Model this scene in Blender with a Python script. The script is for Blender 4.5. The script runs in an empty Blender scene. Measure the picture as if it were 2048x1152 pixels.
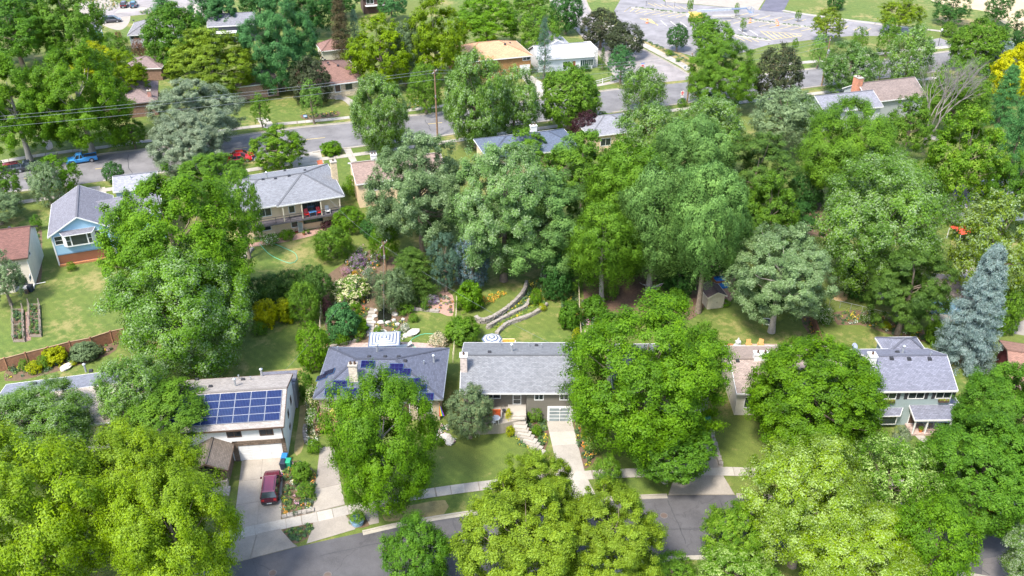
import bpy, math, random
import numpy as np
R_ = math.radians
sc = bpy.context.scene
# ------------------------------------------------------------------ camera, sky, sun, exposure
F = 1790.0; PIT = R_(31.5); HC = 68.0
CP, SP = math.cos(PIT), math.sin(PIT)
cd = bpy.data.cameras.new('camera'); cam = bpy.data.objects.new('camera', cd)
sc.collection.objects.link(cam); sc.camera = cam
cam.location = (0, 0, HC); cam.rotation_euler = (math.pi/2 - PIT, 0, 0)
cd.sensor_width = 36; cd.lens = 36*F/2048; cd.clip_end = 3000; cd.clip_start = .5
SUN_EL = R_(58); SUN_AZ = math.atan2(-.55, -.75)      # direction the light comes from (x, y)
w = bpy.data.worlds.new('World'); sc.world = w; w.use_nodes = True
wn = w.node_tree.nodes; wl = w.node_tree.links
bg = wn['Background']; sky = wn.new('ShaderNodeTexSky'); sky.sky_type = 'NISHITA'; sky.sun_disc = False
sky.sun_elevation = SUN_EL; sky.sun_rotation = SUN_AZ; sky.air_density = 1.0; sky.dust_density = 1.6; sky.ozone_density = .7
bg.inputs[1].default_value = .15; wl.new(sky.outputs[0], bg.inputs[0])
sl = bpy.data.lights.new('sun', 'SUN'); sl.energy = 2.35; sl.angle = R_(10); sl.color = (1, .95, .87)
sun = bpy.data.objects.new('sun', sl); sc.collection.objects.link(sun)
sun.rotation_euler = (math.pi/2 - SUN_EL, 0, SUN_AZ + math.pi - math.pi)
sc.view_settings.view_transform = 'Standard'; sc.view_settings.look = 'None'
sc.view_settings.exposure = 1.62; sc.view_settings.gamma = 1
sc.cycles.max_bounces = 6; sc.cycles.diffuse_bounces = 4; sc.cycles.transmission_bounces = 3; sc.cycles.transparent_max_bounces = 4
from mathutils import Vector
_d = Vector((math.sin(SUN_AZ)*math.cos(SUN_EL), math.cos(SUN_AZ)*math.cos(SUN_EL), math.sin(SUN_EL)))
sun.rotation_euler = _d.to_track_quat('Z', 'Y').to_euler()

# ------------------------------------------------------------------ layout helpers (pixel of the photo -> point in the place)
def ray(x, y):
    u = x-1024; v = y-576
    return np.array([u, F*CP-v*SP, -F*SP-v*CP])
def P(x, y, z=0.):
    d = ray(x, y); t = (z-HC)/d[2]
    return np.array([d[0]*t, d[1]*t, z])
def Q(p):
    x, y, z = p; z -= HC; dep = y*CP-z*SP
    return 1024+F*x/dep, 576-F*(y*SP+z*CP)/dep
def scale_at(p): return F/(p[1]*CP-(p[2]-HC)*SP)
COL = sc.collection.objects
# ------------------------------------------------------------------ materials
MATS = {}
def _mix(nt, fac, a, b, mode='MIX'):
    n = nt.nodes.new('ShaderNodeMix'); n.data_type = 'RGBA'; n.blend_type = mode; n.clamp_factor = True
    for sck, val in ((0, fac), (6, a), (7, b)):
        if hasattr(val, 'is_linked'): nt.links.new(val, n.inputs[sck])
        elif sck == 0: n.inputs[0].default_value = val
        else: n.inputs[sck].default_value = (*val, 1) if len(val) == 3 else val
    return n.outputs[2]
def _math(nt, op, a, b=0., c=0.):
    n = nt.nodes.new('ShaderNodeMath'); n.operation = op
    for i, val in enumerate((a, b, c)):
        if hasattr(val, 'is_linked'): nt.links.new(val, n.inputs[i])
        else: n.inputs[i].default_value = val
    return n.outputs[0]
def _ramp(nt, val, lo, hi):
    n = nt.nodes.new('ShaderNodeMapRange'); nt.links.new(val, n.inputs[0])
    n.inputs[1].default_value = lo; n.inputs[2].default_value = hi; return n.outputs[0]
def _noise(nt, vec, scale, detail=4, rough=.6):
    n = nt.nodes.new('ShaderNodeTexNoise'); n.inputs['Scale'].default_value = scale
    n.inputs['Detail'].default_value = detail; n.inputs['Roughness'].default_value = rough
    nt.links.new(vec, n.inputs['Vector']); return n.outputs['Fac']
def _brick(nt, vec, c1, c2, cm, wd, ht, mortar=.01, off=.5):
    n = nt.nodes.new('ShaderNodeTexBrick'); nt.links.new(vec, n.inputs['Vector'])
    n.inputs['Color1'].default_value = (*c1, 1); n.inputs['Color2'].default_value = (*c2, 1); n.inputs['Mortar'].default_value = (*cm, 1)
    n.inputs['Scale'].default_value = 1; n.inputs['Mortar Size'].default_value = mortar; n.offset = off
    n.inputs['Brick Width'].default_value = wd; n.inputs['Row Height'].default_value = ht; n.inputs['Bias'].default_value = 0
    return n
def sca(c, k): return tuple(min(1, max(0, x*k)) for x in c)
def newmat(name):
    m = bpy.data.materials.new(name); m.use_nodes = True; nt = m.node_tree
    return m, nt, nt.nodes['Principled BSDF']
def mat(name, col=(.5, .5, .5), kind='plain', rough=.8, var=.2, scale=2., bump=.0, metal=0., **kw):
    if name in MATS: return MATS[name]
    m, nt, b = newmat(name); L = nt.links
    geo = nt.nodes.new('ShaderNodeNewGeometry').outputs['Position']
    uv = nt.nodes.new('ShaderNodeTexCoord').outputs['UV']
    b.inputs['Roughness'].default_value = rough; b.inputs['Metallic'].default_value = metal
    out = None; h = None
    if kind == 'plain':
        n1 = _noise(nt, geo, scale); n2 = _noise(nt, geo, scale*9)
        f = _math(nt, 'ADD', _math(nt, 'MULTIPLY', n1, .6), _math(nt, 'MULTIPLY', n2, .4))
        out = _mix(nt, _ramp(nt, f, .35, .65), sca(col, 1-var), sca(col, 1+var)); h = f
    elif kind == 'shingle':
        br = _brick(nt, uv, sca(col, .78), sca(col, 1.22), sca(col, .5), kw.get('bw', .36), kw.get('bh', .17), .016)
        big = _noise(nt, geo, .5); fine = _noise(nt, geo, 14)
        o = _mix(nt, _ramp(nt, big, .3, .7), sca((1, 1, 1), .86), (1, 1, 1))
        out = _mix(nt, 1., br.outputs[0], o, 'MULTIPLY')
        out = _mix(nt, _math(nt, 'MULTIPLY', _ramp(nt, fine, .45, .75), .35), out, sca(col, 1.7))
        h = br.outputs['Fac']
    elif kind in ('brick', 'stone'):
        bw, bh, mo = (.26, .09, .012) if kind == 'brick' else (.5, .22, .03)
        vec = uv
        if kind == 'stone':
            nn = nt.nodes.new('ShaderNodeTexNoise'); nn.inputs['Scale'].default_value = 3; L.new(uv, nn.inputs['Vector'])
            vec = _mix(nt, .12, uv, nn.outputs['Color'])
        br = _brick(nt, vec, sca(col, .7), sca(col, 1.3), kw.get('mortar', sca(col, .8)), bw, bh, mo)
        n1 = _noise(nt, geo, 6)
        out = _mix(nt, 1., br.outputs[0], _mix(nt, n1, (.75, .75, .75), (1.2, 1.2, 1.2)), 'MULTIPLY'); h = br.outputs['Fac']
    elif kind == 'siding':
        sp = nt.nodes.new('ShaderNodeSeparateXYZ'); L.new(uv, sp.inputs[0])
        fr = _math(nt, 'FRACT', _math(nt, 'DIVIDE', sp.outputs[kw.get('axis', 1)], kw.get('pitch', .2)))
        line = _ramp(nt, fr, .0, .12)
        n1 = _noise(nt, geo, 1.2)
        o = _mix(nt, n1, sca(col, .88), sca(col, 1.08)); out = _mix(nt, line, sca(col, .5), o); h = fr
    elif kind == 'grass':
        n1 = _noise(nt, geo, .11, 5, .65); n2 = _noise(nt, geo, .9, 4, .7); n3 = _noise(nt, geo, 9, 3, .8); n4 = _noise(nt, geo, .045, 3)
        g = _mix(nt, _ramp(nt, n2, .3, .7), (.058, .100, .013), (.130, .175, .028))
        g = _mix(nt, _ramp(nt, n4, .4, .65), g, (.115, .14, .024))
        mw = nt.nodes.new('ShaderNodeTexWave'); mw.inputs['Scale'].default_value = .42; mw.inputs['Distortion'].default_value = .6; mw.bands_direction = 'DIAGONAL'; L.new(geo, mw.inputs['Vector'])
        g = _mix(nt, 1., g, _mix(nt, mw.outputs['Fac'], (.95, .95, .95), (1.04, 1.04, 1.04)), 'MULTIPLY')
        n5 = _noise(nt, geo, 3.2, 3, .7); g = _mix(nt, _math(nt, 'MULTIPLY', _ramp(nt, n5, .58, .7), .55), g, (.05, .10, .018))
        dry = _math(nt, 'MULTIPLY', _ramp(nt, _math(nt, 'ADD', _math(nt, 'MULTIPLY', n1, .65), _math(nt, 'MULTIPLY', n2, .35)), .515, .62), .8)
        g = _mix(nt, dry, g, (.27, .22, .085))
        out = _mix(nt, 1., g, _mix(nt, _ramp(nt, n3, .3, .7), (.55, .58, .5), (1.38, 1.38, 1.38)), 'MULTIPLY'); h = n3
    elif kind == 'asphalt':
        n1 = _noise(nt, geo, .25, 5); n2 = _noise(nt, geo, 11, 3); n3 = _noise(nt, geo, 1.4, 6, .7)
        o = _mix(nt, _ramp(nt, n1, .35, .65), sca(col, .74), sca(col, 1.22))
        o = _mix(nt, _math(nt, 'MULTIPLY', _ramp(nt, n3, .5, .7), .35), o, sca(col, 1.35))
        o = _mix(nt, _math(nt, 'MULTIPLY', _ramp(nt, n2, .45, .8), .45), o, sca(col, 1.7))
        mp = nt.nodes.new('ShaderNodeVectorMath'); mp.operation = 'SCALE'; mp.inputs['Scale'].default_value = .19
        wp = _mix(nt, .06, geo, nt.nodes.new('ShaderNodeTexNoise').outputs['Color']); L.new(geo, mp.inputs[0])
        vo = nt.nodes.new('ShaderNodeTexVoronoi'); vo.feature = 'DISTANCE_TO_EDGE'
        dn = nt.nodes.new('ShaderNodeTexNoise'); dn.inputs['Scale'].default_value = .7; L.new(geo, dn.inputs['Vector'])
        ad = nt.nodes.new('ShaderNodeVectorMath'); ad.operation = 'ADD'; L.new(mp.outputs[0], ad.inputs[0])
        sv = nt.nodes.new('ShaderNodeVectorMath'); sv.operation = 'SCALE'; sv.inputs['Scale'].default_value = .5; L.new(dn.outputs['Color'], sv.inputs[0]); L.new(sv.outputs[0], ad.inputs[1])
        vo.inputs['Scale'].default_value = .55; L.new(ad.outputs[0], vo.inputs['Vector'])
        crack = _math(nt, 'MULTIPLY', _math(nt, 'SUBTRACT', 1, _ramp(nt, vo.outputs['Distance'], .0, .008)), .4)
        out = _mix(nt, crack, o, sca(col, .45)); h = n2
    elif kind == 'concrete':
        oi = nt.nodes.new('ShaderNodeObjectInfo').outputs['Random']
        n1 = _noise(nt, geo, .5, 6, .7); n2 = _noise(nt, geo, 10, 3)
        o = _mix(nt, _ramp(nt, n1, .3, .7), sca(col, .82), sca(col, 1.12))
        o = _mix(nt, _ramp(nt, n2, .3, .7), sca(o, 1) if False else o, o)
        o = _mix(nt, 1., o, _mix(nt, oi, (.86, .85, .84), (1.1, 1.1, 1.08)), 'MULTIPLY')
        out = _mix(nt, 1., o, _mix(nt, _ramp(nt, n2, .3, .7), (.88, .88, .88), (1.1, 1.1, 1.1)), 'MULTIPLY'); h = n2
    elif kind == 'solar':
        br = _brick(nt, uv, kw['c1'], kw['c2'], kw['cm'], kw.get('cell', .16), kw.get('cell', .16), kw.get('ms', .014), 0)
        oi = nt.nodes.new('ShaderNodeObjectInfo').outputs['Random']
        out = _mix(nt, 1., br.outputs[0], _mix(nt, oi, (.85, .8, .95), (1.2, 1.1, 1.05)), 'MULTIPLY'); b.inputs['Specular IOR Level'].default_value = .22
    elif kind == 'glass':
        n1 = _noise(nt, geo, 1.5); out = _mix(nt, n1, sca(col, .5), sca(col, 1.5))
        b.inputs['Specular IOR Level'].default_value = .8
    elif kind == 'attr':
        a = nt.nodes.new('ShaderNodeAttribute'); a.attribute_name = 'col'; out = a.outputs['Color']
    if out is not None:
        L.new(out, b.inputs['Base Color'])
    if bump and h is not None:
        bn = nt.nodes.new('ShaderNodeBump'); bn.inputs['Strength'].default_value = bump; bn.inputs['Distance'].default_value = .03
        L.new(h, bn.inputs['Height']); L.new(bn.outputs[0], b.inputs['Normal'])
    MATS[name] = m; return m
def leafmat(name, tr=.36):
    """foliage: the object's own colour varied leaf by leaf; a random share of leaves takes the plant's tip or flower colour"""
    m, nt, b = newmat(name); L = nt.links
    oc = nt.nodes.new('ShaderNodeObjectInfo').outputs['Color']
    def at(n, t='GEOMETRY'): a = nt.nodes.new('ShaderNodeAttribute'); a.attribute_type = t; a.attribute_name = n; return a
    a = at('tone').outputs['Fac']; r = at('rnd').outputs['Fac']
    hs = nt.nodes.new('ShaderNodeHueSaturation'); L.new(oc, hs.inputs['Color'])
    L.new(_math(nt, 'MULTIPLY_ADD', a, -.028, .514), hs.inputs['Hue']); L.new(_math(nt, 'MULTIPLY_ADD', a, 1.15, .46), hs.inputs['Value'])
    hs.inputs['Saturation'].default_value = 1.1
    f = _math(nt, 'DIVIDE', _math(nt, 'SUBTRACT', r, at('tip_from', 'OBJECT').outputs['Fac']), at('tip_soft', 'OBJECT').outputs['Fac'])
    f = _math(nt, 'MINIMUM', _math(nt, 'MAXIMUM', f, 0.), 1.)
    c = _mix(nt, f, hs.outputs[0], at('tip_tint', 'OBJECT').outputs['Color'])
    L.new(c, b.inputs['Base Color']); b.inputs['Roughness'].default_value = .55; b.inputs['Specular IOR Level'].default_value = .22
    t = nt.nodes.new('ShaderNodeBsdfTranslucent'); L.new(c, t.inputs['Color'])
    mx = nt.nodes.new('ShaderNodeMixShader'); mx.inputs[0].default_value = tr
    L.new(b.outputs[0], mx.inputs[1]); L.new(t.outputs[0], mx.inputs[2]); L.new(mx.outputs[0], nt.nodes['Material Output'].inputs['Surface'])
    MATS[name] = m; return m
def paint(name, col, rough=.25):
    if name in MATS: return MATS[name]
    m = mat(name, col, 'plain', rough, .06, 3); b = m.node_tree.nodes['Principled BSDF']
    b.inputs['Coat Weight'].default_value = .6; b.inputs['Coat Roughness'].default_value = .06; return m
# ------------------------------------------------------------------ mesh builder
class MB:
    def __init__(s): s.v = []; s.f = []
    def add(s, v, f):
        o = len(s.v); s.v += [tuple(map(float, p)) for p in v]; s.f += [tuple(i+o for i in q) for q in f]; return s
    def hexa(s, c8): return s.add(c8, [(0, 3, 2, 1), (4, 5, 6, 7), (0, 1, 5, 4), (1, 2, 6, 5), (2, 3, 7, 6), (3, 0, 4, 7)])
    def box(s, x0, x1, y0, y1, z0, z1):
        return s.hexa([(x0, y0, z0), (x1, y0, z0), (x1, y1, z0), (x0, y1, z0), (x0, y0, z1), (x1, y0, z1), (x1, y1, z1), (x0, y1, z1)])
    def frus(s, x0, x1, y0, y1, z0, X0, X1, Y0, Y1, z1):
        return s.hexa([(x0, y0, z0), (x1, y0, z0), (x1, y1, z0), (x0, y1, z0), (X0, Y0, z1), (X1, Y0, z1), (X1, Y1, z1), (X0, Y1, z1)])
    def bar(s, a, b, wd, ht, up=(0, 0, 1)):
        a = np.array(a, float); b = np.array(b, float); d = b-a; d /= np.linalg.norm(d)+1e-9
        sd = np.cross(d, up); sd /= np.linalg.norm(sd)+1e-9; u = np.cross(sd, d); sd = sd*wd/2; u = u*ht/2
        return s.hexa([a-sd-u, a+sd-u, b+sd-u, b-sd-u, a-sd+u, a+sd+u, b+sd+u, b-sd+u])
    def prism(s, poly, z0, z1):
        n = len(poly); ar = sum(poly[i][0]*poly[(i+1) % n][1]-poly[(i+1) % n][0]*poly[i][1] for i in range(n))
        if ar < 0: poly = poly[::-1]
        v = [(p[0], p[1], z0) for p in poly]+[(p[0], p[1], z1) for p in poly]
        return s.add(v, [tuple(range(n-1, -1, -1)), tuple(range(n, 2*n))]+[(i, (i+1) % n, n+(i+1) % n, n+i) for i in range(n)])
    def sheet(s, poly, z):
        n = len(poly); ar = sum(poly[i][0]*poly[(i+1) % n][1]-poly[(i+1) % n][0]*poly[i][1] for i in range(n))
        if ar < 0: poly = poly[::-1]
        return s.add([(p[0], p[1], z) for p in poly], [tuple(range(n))])
    def tube(s, pts, rad, n=6, cap=True):
        pts = [np.array(p, float) for p in pts]
        if np.isscalar(rad): rad = [rad]*len(pts)
        o = len(s.v); prev = None
        for i, p in enumerate(pts):
            d = pts[min(i+1, len(pts)-1)]-pts[max(i-1, 0)]; d = d/(np.linalg.norm(d)+1e-9)
            if prev is None:
                a = np.array([1., 0, 0]) if abs(d[0]) < .8 else np.array([0, 1., 0])
            else: a = prev
            u = a-d*np.dot(a, d); u /= np.linalg.norm(u)+1e-9; prev = u; vv = np.cross(d, u)
            for k in range(n):
                t = 2*math.pi*k/n; s.v.append(tuple(p+rad[i]*(math.cos(t)*u+math.sin(t)*vv)))
        for i in range(len(pts)-1):
            for k in range(n):
                a = o+i*n+k; b = o+i*n+(k+1) % n; s.f.append((a, b, b+n, a+n))
        if cap:
            s.f.append(tuple(o+k for k in range(n-1, -1, -1))); q = o+(len(pts)-1)*n; s.f.append(tuple(q+k for k in range(n)))
        return s
    def lathe(s, prof, n=12, c=(0, 0)):
        o = len(s.v)
        for r, z in prof:
            for k in range(n):
                t = 2*math.pi*k/n; s.v.append((c[0]+r*math.cos(t), c[1]+r*math.sin(t), z))
        for i in range(len(prof)-1):
            for k in range(n):
                a = o+i*n+k; b = o+i*n+(k+1) % n; s.f.append((a, b, b+n, a+n))
        s.f.append(tuple(o+k for k in range(n-1, -1, -1))); q = o+(len(prof)-1)*n; s.f.append(tuple(q+k for k in range(n)))
        return s
    def blob(s, c, r, rng, n=7, m=5, j=.18):
        o = len(s.v); rows = []
        for i in range(m+1):
            ph = math.pi*i/m
            for k in range(n):
                t = 2*math.pi*k/n+i*.3; q = 1+rng.uniform(-j, j)
                s.v.append((c[0]+r[0]*q*math.sin(ph)*math.cos(t), c[1]+r[1]*q*math.sin(ph)*math.sin(t), c[2]+r[2]*math.cos(ph)*q))
        for i in range(m):
            for k in range(n):
                a = o+i*n+k; b = o+i*n+(k+1) % n; s.f.append((a, a+n, b+n, b))
        return s
    def mesh(s, name, material, smooth=False, uv=False):
        me = bpy.data.meshes.new(name); me.from_pydata(s.v, [], s.f)
        if material: me.materials.append(material)
        if uv:
            ul = me.uv_layers.new(name='UVMap'); arr = np.zeros((len(me.loops), 2))
            V = np.array(s.v)
            for p in me.polygons:
                n = np.array(p.normal); u = np.cross((0, 0, 1), n)
                if np.linalg.norm(u) < .02: u = np.array([1., 0, 0])
                u /= np.linalg.norm(u); vv = np.cross(n, u)
                for li in p.loop_indices:
                    q = V[me.loops[li].vertex_index]; arr[li] = (q@u, q@vv)
            ul.data.foreach_set('uv', arr.ravel())
        if smooth: me.polygons.foreach_set('use_smooth', [True]*len(me.polygons))
        me.update(); return me
    def build(s, name, material, parent=None, smooth=False, uv=False, **tags):
        return put(s.mesh(name, material, smooth, uv), name, parent, **tags)
def put(me, name, parent=None, loc=None, rz=0., scale=None, label=None, cat=None, group=None, kind=None):
    o = bpy.data.objects.new(name, me); COL.link(o)
    if parent is not None: o.parent = parent
    if loc is not None: o.location = loc
    if rz: o.rotation_euler = (0, 0, rz)
    if scale is not None: o.scale = scale
    if label: o['label'] = label
    if cat: o['category'] = cat
    if group: o['group'] = group
    if kind: o['kind'] = kind
    return o
def thing(name, label, cat, loc=(0, 0, 0), rz=0., group=None):
    return put(None, name, None, loc, rz, None, label, cat, group)
def spline(pts, step=1.0):
    """Catmull-Rom through world points, resampled"""
    p = [np.array(q, float) for q in pts]; p = [2*p[0]-p[1]]+p+[2*p[-1]-p[-2]]; out = []
    for i in range(1, len(p)-2):
        n = max(2, int(np.linalg.norm(p[i+1]-p[i])/step))
        for k in range(n):
            t = k/n; out.append(.5*((2*p[i])+(-p[i-1]+p[i+1])*t+(2*p[i-1]-5*p[i]+4*p[i+1]-p[i+2])*t*t+(-p[i-1]+3*p[i]-3*p[i+1]+p[i+2])*t**3))
    out.append(p[-2]); return out
def offset(pts, d):
    o = []
    for i, p in enumerate(pts):
        t = pts[min(i+1, len(pts)-1)]-pts[max(i-1, 0)]; n = np.array([-t[1], t[0], 0]); n /= np.linalg.norm(n)+1e-9; o.append(p+n*d)
    return o
def pxs(l, z=0.): return [P(a, b, z) for a, b in l]
# ------------------------------------------------------------------ ground, roads, pavements
m_grass = mat('lawn_grass', kind='grass', rough=.95, bump=.5)
m_road = mat('asphalt_dark', (.078, .075, .078), 'asphalt', .9, bump=.25)
m_road2 = mat('asphalt_faded', (.155, .148, .148), 'asphalt', .9, bump=.25)
m_street = mat('asphalt_pinkish', (.24, .215, .205), 'asphalt', .9, bump=.25)
m_lot = mat('asphalt_lot', (.20, .188, .19), 'asphalt', .9, bump=.25)
m_newroad = mat('asphalt_new', (.10, .095, .12), 'asphalt', .9)
m_conc = mat('concrete', (.37, .34, .295), 'concrete', .9, bump=.15)
m_conc2 = mat('concrete_worn', (.30, .265, .222), 'concrete', .9, bump=.15)
m_joint = mat('joint_dirt', (.22, .19, .15), 'plain', .95)
m_kerb = mat('kerb_concrete', (.33, .30, .25), 'concrete', .9)
m_yel = mat('road_paint_yellow', (.62, .47, .13), 'plain', .8, .25, 3)
m_wht = mat('road_paint_white', (.72, .68, .6), 'plain', .8, .2, 3)
m_mulch = mat('bark_mulch', (.13, .078, .05), 'plain', .95, .35, 3, .4)
m_pink = mat('pink_gravel', (.36, .22, .17), 'plain', .95, .3, 4, .4)
m_soil = mat('garden_soil', (.13, .085, .05), 'plain', .95, .35, 2.5, .4)
m_tan = mat('dry_field', (.47, .37, .22), 'plain', .95, .18, .12)
m_paver = mat('patio_pavers', (.43, .31, .27), 'brick', .9, mortar=(.3, .24, .2))
m_stone = mat('wall_stone', (.27, .24, .205), 'plain', .9, .35, 3, .4)
m_rock = mat('pale_boulder', (.52, .48, .42), 'plain', .9, .3, 3, .4)
m_dry = mat('dry_grass', (.25, .205, .085), 'plain', .95, .35, 1.2, .4)
G = 1500
MB().sheet([(-G, -G), (G, -G), (G, G), (-G, G)], 0).build('ground', m_grass, kind='structure')
def area(name, px, z, m, uv=False, smooth=True, kind='structure', parent=None):
    pts = pxs(px)
    if smooth: pts = spline(pts+[pts[0]], 1.5)[:-1]
    return MB().sheet([(p[0], p[1]) for p in pts], z).build(name, m, parent, uv=uv, kind=kind)
def strip(name, a, b, z, m, kind='structure', parent=None):
    return MB().sheet([(p[0], p[1]) for p in a]+[(p[0], p[1]) for p in b[::-1]], z).build(name, m, parent, kind=kind)
def ribbon(pts, wd, z): a = offset(pts, wd/2); b = offset(pts, -wd/2); return a, b
slab_me = MB().box(-.5, .5, -.5, .5, -.03, 0).mesh('slab', m_conc)
slab_me2 = MB().box(-.5, .5, -.5, .5, -.03, 0).mesh('slab', m_conc2)
def sidewalk(px, wd=1.4, ln=1.55, me=None, gaps=(), z=.06):
    pts = spline(pxs(px), .25)
    a, b = ribbon(pts, wd+.04, 0)
    base = strip('sidewalk', a, b, z-.025, m_joint)
    acc = 0; last = pts[0]
    cum = [0]
    for i in range(1, len(pts)): cum.append(cum[-1]+np.linalg.norm(pts[i]-pts[i-1]))
    n = int(cum[-1]/ln); k = 0
    for j in range(n):
        while cum[k] < (j+.5)*ln: k += 1
        p = pts[k]; q = Q(p)
        if not (-90 < q[0] < 2140) or any(g[0] < q[0] < g[1] for g in gaps): continue
        t = pts[min(k+1, len(pts)-1)]-pts[k-1]
        put(me or slab_me, 'slab', base, (p[0], p[1], z+random.uniform(-.004, .004)), math.atan2(t[1], t[0]), (ln-.035, wd, 1))
    return base
def kerb(px, side, gaps=(), gut=.42, w=.16, ht=.13):
    pts = spline(pxs(px), .8); runs = []; cur = []
    for p in pts:
        q = Q(p)
        if any(g[0] < q[0] < g[1] for g in gaps):
            if len(cur) > 1: runs.append(cur)
            cur = []
        else: cur.append(p)
    if len(cur) > 1: runs.append(cur)
    for r in runs:
        mb = MB(); a = offset(r, 0); b = offset(r, side*w); c = offset(r, -side*gut)
        n = len(r); v = []
        for i in range(n):
            v += [(c[i][0], c[i][1], .028), (a[i][0], a[i][1], .03), (a[i][0]+0, a[i][1], ht), (b[i][0], b[i][1], ht), (b[i][0], b[i][1], -.01)]
        f = [(i*5+j, i*5+j+1, (i+1)*5+j+1, (i+1)*5+j) for i in range(n-1) for j in range(4)]
        mb.add(v, f).build('kerb', m_kerb, kind='structure')
def slabs(px4, nx, ny, parent, m, z=.06, gap=.02, name='slab'):
    """px4: near-left, near-right, far-right, far-left"""
    a, b, c, d = pxs(px4)
    bl = lambda s, t: (a*(1-s)+b*s)*(1-t)+(d*(1-s)+c*s)*t
    for i in range(nx):
        for j in range(ny):
            q = [bl(i/nx, j/ny), bl((i+1)/nx, j/ny), bl((i+1)/nx, (j+1)/ny), bl(i/nx, (j+1)/ny)]
            ce = sum(q)/4; q = [p+(ce-p)/np.linalg.norm(ce-p)*gap for p in q]
            MB().prism([(p[0]-ce[0], p[1]-ce[1]) for p in q], -.03, 0).build(name, m, parent).location = (ce[0], ce[1], z+random.uniform(-.004, .004))
# lower street
U = [(300, 1195), (400, 1148), (465, 1127), (512, 1115), (612, 1090), (725, 1065), (785, 1051), (872, 1035), (969, 1021), (1100, 1004), (1334, 991), (1490, 991), (1700, 1000), (1850, 1015), (1980, 1036), (2120, 1070), (2300, 1130)]
us = spline(pxs(U), .8); lo = offset(us, -8.6)
road1 = strip('road', us, lo, .02, m_road)
kerb(U, 1, gaps=((440, 714), (1118, 1196), (1336, 1470)))
kerb([Q(p)[:2] for p in lo[::6]], -1, gaps=())
SW = [(380, 1093), (455, 1073), (537, 1055), (640, 1033), (740, 1010), (820, 993), (965, 972), (1170, 951), (1320, 945), (1470, 943.5), (1700, 955), (1865, 977), (2070, 1015), (2200, 1048)]
sidewalk(SW, 1.35)
low = offset(us, -11.6)
sidewalk([Q(p)[:2] for p in low[60:160:6]], 1.35)
area('verge_path', [(1255, 1118), (1340, 1118), (1330, 1126), (1262, 1132), (1245, 1160), (1225, 1160), (1235, 1128)], .034, m_conc2)
SEAM2 = []
# tar seams, patches and covers on the lower road
m_tar = mat('tar_seam', (.05, .05, .053), 'plain', .7); m_patch = mat('asphalt_patch', (.052, .052, .056), 'asphalt', .9); m_patch2 = mat('concrete_patch', (.125, .112, .108), 'asphalt', .9)
for px in ([(1335, 1000), (1348, 1030), (1358, 1052), (1372, 1088)], [(640, 1112), (720, 1094), (800, 1080), (880, 1066)], [(520, 1130), (545, 1142), (560, 1160)], [(905, 1040), (912, 1062), (925, 1085)], [(1440, 1000), (1452, 1040), (1450, 1085)], [(1320, 1060), (1400, 1058), (1500, 1060)], [(1930, 1100), (1950, 1130), (1980, 1150)]):
    pts = spline(pxs(px), .5); pts = [p+np.array([random.uniform(-.05, .05), random.uniform(-.05, .05), 0]) for p in pts]; a_, b_ = ribbon(pts, .09, 0); strip('tar_seam', a_, b_, .0245, m_tar, kind=None, parent=road1)
area('road_patch', [(760, 1062), (800, 1054), (812, 1066), (770, 1076)], .0242, m_patch, smooth=False, kind=None, parent=road1); area('road_patch', [(1400, 1072), (1450, 1070), (1455, 1090), (1402, 1093)], .0242, m_patch, smooth=False, kind=None, parent=road1)
area('road_patch', [(1966, 1118), (2008, 1112), (2020, 1165), (1962, 1165)], .0242, m_patch2, smooth=False, kind=None, parent=road1)
for x, y in ((1328, 1031), (545, 1146), (655, 1150)):
    p = P(x, y, .025); MB().lathe([(.42, 0), (.42, .004)], 16).build('manhole_ring', m_patch2, road1).location = p; MB().lathe([(.33, .0045), (.33, .008)], 16).build('manhole_cover', mat('rusty_iron', (.11, .08, .065), 'plain', .8), road1).location = p
for px in ([(30, 360), (60, 350), (62, 338)], [(255, 310), (258, 335), (268, 352)], [(560, 268), (590, 290), (600, 305)], [(300, 318), (420, 302), (560, 284)], [(850, 240), (862, 262)], [(930, 225), (960, 250)]):
    pts = spline(pxs(px), .8); pts = [p+np.array([random.uniform(-.15, .15), random.uniform(-.15, .15), 0]) for p in pts]; SEAM2.append(pts)
# driveways
d1 = area('driveway', [(484, 919), (567, 911), (562, 1043), (466, 1062)], .03, m_joint, smooth=False)
slabs([(466, 1061), (562, 1043), (567, 911), (484, 919)], 2, 3, d1, m_conc2)
ap = area('driveway_apron', [(466, 1075), (562, 1057), (568, 1075), (596, 1093), (452, 1131), (440, 1134)], .03, m_joint, smooth=False)
slabs([(445, 1131), (500, 1117), (513, 1068), (464, 1077)], 1, 1, ap, m_conc2); slabs([(502, 1117), (592, 1094), (560, 1058), (515, 1068)], 1, 1, ap, m_conc2)
d2 = area('driveway', [(640, 895), (668, 893), (690, 1010), (624, 1027)], .03, m_joint, smooth=False)
slabs([(624, 1026), (690, 1009), (668, 893), (641, 895)], 1, 3, d2, m_conc2)
ap = area('driveway_apron', [(626, 1044), (690, 1028), (712, 1057), (612, 1088), (628, 1068)], .03, m_joint, smooth=False)
slabs([(613, 1088), (711, 1059), (690, 1029), (627, 1045)], 1, 1, ap, m_conc2)
d3 = area('driveway', [(1092, 838), (1143, 838), (1170, 944), (1118, 952)], .03, m_joint, smooth=False)
slabs([(1118, 951), (1169, 943), (1143, 838), (1092, 838)], 1, 4, d3, m_conc, gap=.008)
ap = area('driveway_apron', [(1120, 965), (1175, 957), (1196, 999), (1120, 1006)], .03, m_joint, smooth=False)
slabs([(1120, 1004), (1194, 998), (1175, 957), (1121, 965)], 1, 1, ap, m_conc)
d4 = area('driveway', [(1388, 860), (1423, 860), (1446, 936), (1350, 938)], .03, m_joint, smooth=False)
slabs([(1352, 937), (1445, 936), (1423, 860), (1388, 860)], 2, 3, d4, m_conc2)
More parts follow.
